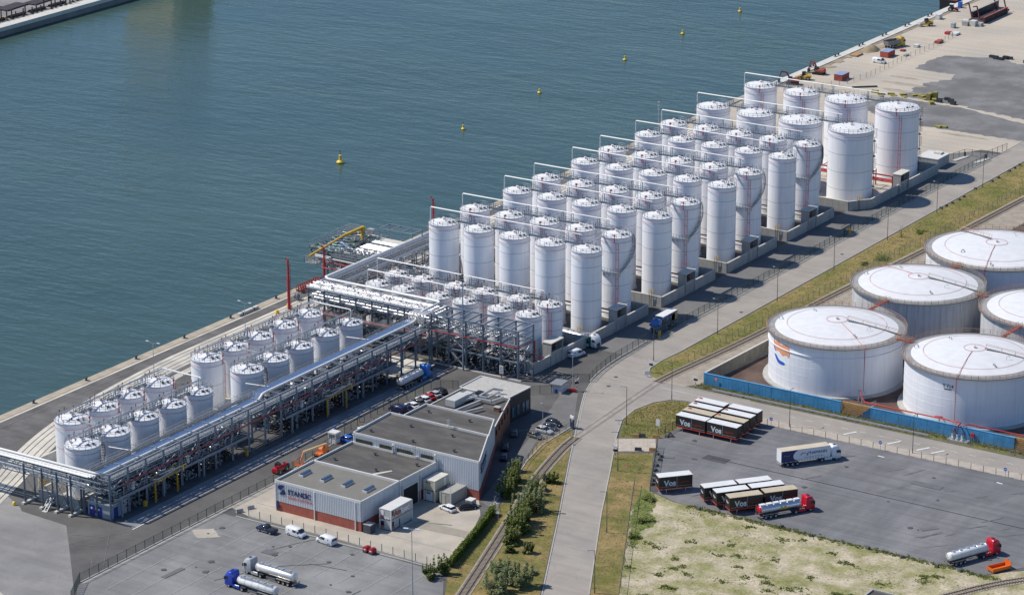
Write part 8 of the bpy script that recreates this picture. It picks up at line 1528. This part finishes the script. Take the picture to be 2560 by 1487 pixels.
for k, (x, y, rx, ry, h, l) in enumerate(sl_): shrub('shrub', l, x, y, rx, ry, h, int(760*rx*ry**0.5)+500, lf2 if ('willow' in l or 'pale' in l or 'grey' in l) else lf1, 20+k, 'shrubs along the railway', s=0.19)
hd = thing('hedge', 'trimmed green ivy hedge between the office yard and the railway', 'hedge', (0, 0, 0))
HP = [(65.9, -193.5), (63.6, -185.5), (61.4, -177.5), (59.3, -170.5), (57.4, -164.5)]
for a, b in zip(HP, HP[1:]):
    mb = MB(); r = random.Random(a[0]); L_ = math.hypot(b[0]-a[0], b[1]-a[1])
    for i in range(1500):
        t_ = r.random(); p = Vector((a[0]+(b[0]-a[0])*t_+r.uniform(-.5, .5), a[1]+(b[1]-a[1])*t_+r.uniform(-.3, .3), 2.1*r.random()**0.6+r.uniform(-.1, .15))); p.z = max(0.05, p.z); d = Vector((r.gauss(0, 1), r.gauss(0, 1), r.gauss(0.5, 1))).normalized(); u = d.orthogonal().normalized()*0.17; v = d.cross(u)*0.7; mb.add([p-u, p-v, p+u, p+v], [(0, 1, 2, 3)])
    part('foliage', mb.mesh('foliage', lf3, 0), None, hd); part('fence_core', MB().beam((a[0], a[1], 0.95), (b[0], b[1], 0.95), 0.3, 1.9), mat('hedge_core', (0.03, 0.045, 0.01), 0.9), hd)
for k, (x, y, rx, ry, h, l) in enumerate(((81.0, -139.5, 1.6, 1.6, 1.0, 'lush weed clump at the upper tip of the sand field fence'), (87.0, -151.0, 1.9, 1.6, 1.2, 'rounded weed clump pushing into the sand field'), (89.3, -159.4, 1.6, 1.4, 0.9, 'last lush weed clump down the sand field fence'), (139.5, -163.0, 2.6, 1.6, 0.8, 'dark green weed clump in the middle of the sand field'), (144.5, -166.5, 1.2, 1.0, 1.0, 'small bushy weed clump right of the middle of the sand field'), (46.0, 43.2, 2.4, 3.0, 1.6, 'low dark green bush on the north verge'), (44.6, 36.0, 1.0, 1.4, 0.9, 'small bush beside the low verge bush'), (41.8, 64.0, 0.7, 0.7, 2.6, 'thin sapling on the north verge'), (44.0, 71.0, 1.2, 2.4, 0.7, 'flat green weed patch on the north verge'))): shrub('weed_clump' if 'sapling' not in l else 'sapling', l, x, y, rx, ry, h, 520 if 'sapling' not in l else 90, lf1, 70+k, 'weed clumps', s=0.17, stems=2)
def tufts(name, label, poly_fn, n, m, hs, seed, s=0.12, per=7):
    r = random.Random(seed); mb = MB()
    for i in range(n):
        p = poly_fn(r)
        if not p: continue
        h = r.uniform(*hs); w = h*r.uniform(.6, 1.3)
        for k in range(per):
            a = r.uniform(0, 6.28); q = r.uniform(0, w); x, y = p[0]+q*math.cos(a), p[1]+q*math.sin(a); l = s*r.uniform(.6, 1.5); b = r.uniform(0, 6.28)
            mb.add([(x-l*math.cos(b), y-l*math.sin(b), 0.02), (x+l*math.cos(b), y+l*math.sin(b), 0.02), (x+r.uniform(-.9, .9)*max(h, .15), y+r.uniform(-.9, .9)*max(h, .15), h*r.uniform(.4, 1.1))], [(0, 1, 2)])
    return stuff(name, mb, m, label, 'weeds')
def inpoly(pts, p):
    c = False; j = len(pts)-1
    for i in range(len(pts)):
        if (pts[i][1] > p[1]) != (pts[j][1] > p[1]) and p[0] < (pts[j][0]-pts[i][0])*(p[1]-pts[i][1])/(pts[j][1]-pts[i][1])+pts[i][0]: c = not c
        j = i
    return c
SF = [(81, -138), (103, -139), (126, -139.4), (158, -139.5), (170, -150), (160, -200), (110, -200), (102.6, -188), (82, -148)]
cent = [(random.uniform(84, 165), random.uniform(-195, -140), random.uniform(1.5, 6)) for _ in range(46)]
def sfp(r):
    if r.random() < 0.75: c = cent[r.randrange(len(cent))]; p = (r.gauss(c[0], c[2]), r.gauss(c[1], c[2]*0.6))
    else: p = (r.uniform(82, 168), r.uniform(-200, -138))
    return p if inpoly(SF, p) else None
tufts('field_weeds', 'green weed tufts scattered over the sand field', sfp, 1800, lf4, (0.04, 0.16), 3)
tufts('field_dry_grass', 'dry grass tufts scattered over the sand field', sfp, 1500, lf5, (0.04, 0.11), 5)
wc = [(random.uniform(84, 165), random.uniform(-190, -141)) for _ in range(70)]
def wcp(r):
    c = wc[r.randrange(70)]; p = (r.gauss(c[0], 0.7), r.gauss(c[1], 0.5)); return p if inpoly(SF, p) else None
tufts('field_weed_clumps', 'small clumps of taller green weeds in the sand field', wcp, 1500, lf1, (0.15, 0.5), 21, 0.14, 5)
tufts('edge_weeds', 'weeds growing along the edge of the truck lot', lambda r: (lambda x: (x, -138.6+r.gauss(0, 0.5)))(r.uniform(90, 163)), 520, lf1, (0.15, 0.6), 8)
VG = [[(131, -275.2), (88.6, -195), (69.8, -159), (53.9, -129.2), (47.4, -116.7), (44.8, -113.4), (46, -131), (57.5, -164), (65.8, -194), (78, -214), (102, -275)], [(57, -112.5), (67, -131), (77.5, -152.4), (97.4, -189.7), (101, -186), (81, -149), (67, -115.6), (60.4, -120.2)], [(51, -100), (50.8, -94), (52, -87.6), (54, -84.5), (58, -83), (64, -84.7), (64.4, -100), (63.6, -106), (56.4, -110.6)], [(39.4, 180), (39.4, -52), (39, -66), (43.8, -72.6), (44.3, -66), (46.2, -48), (47, -25), (48.3, 20), (51, 60), (53, 110), (55, 180)]]
def vgp(r):
    k = r.choice((0, 0, 1, 2, 3, 3, 3)); bb = VG[k]; p = (r.uniform(min(q[0] for q in bb), max(q[0] for q in bb)), r.uniform(max(-200, min(q[1] for q in bb)), max(q[1] for q in bb)))
    return p if inpoly(bb, p) else None
tufts('verge_grass_tufts', 'short grass tufts on the road verges', vgp, 16000, lf4, (0.06, 0.2), 9, 0.10, 4); tufts('verge_dry_tufts', 'dry grass tufts on the road verges', vgp, 16000, lf5, (0.06, 0.22), 10, 0.10, 4)
LG_ = [(77.5, -135.5), (80.5, -137), (83, -140), (85.5, -146), (88.3, -149.5), (89.3, -153), (88.3, -156), (91.2, -160), (90.5, -163), (84.5, -153), (79.5, -142)]
tufts('lush_grass_blades', 'lush green grass along the fence of the sand field', lambda r: (lambda p: p if inpoly(LG_, p) else None)((r.uniform(77, 92), r.uniform(-164, -135))), 1500, lf1, (0.05, 0.22), 12, 0.12, 5)
tufts('margin_weeds', 'weeds along the foot of the blue wall', lambda r: (r.uniform(54, 150), -70.8+r.gauss(0, 0.9)), 1500, lf4, (0.1, 0.5), 11)
cor = thing('roof_corner', 'corner of a dark building roof cut by the bottom edge', 'building', (150.5, -166.6, 0)); part('wall', MB().box(-4, -6, 0, 4, 3, 3.0), darkclad, cor); part('roof', MB().box(-4.1, -6.1, 3.0, 4.1, 3.1, 3.2), bitumen, cor); part('parapet', MB().box(-4.2, 2.9, 3.2, 4.2, 3.2, 3.5).box(-4.2, -6.1, 3.2, -3.9, 3.0, 3.5).box(3.9, -6.1, 3.2, 4.2, 3.0, 3.5), conc, cor)

# ------------------------------------------------------------------ set each group's origin at the foot of its parts
for o in list(C.objects):
    if o.type == 'EMPTY' and o.parent is None and tuple(o.location) == (0, 0, 0):
        lo = Vector((1e9, 1e9, 1e9)); hi = -lo
        for ch in o.children:
            for v in ch.bound_box: p = Vector(v)+ch.location if ch.rotation_euler.z == 0 else ch.location.copy(); lo = Vector(map(min, lo, p)); hi = Vector(map(max, hi, p))
        base = Vector(((lo.x+hi.x)/2, (lo.y+hi.y)/2, max(0.0, lo.z))); o.location = base
        for ch in o.children: ch.location = ch.location-base
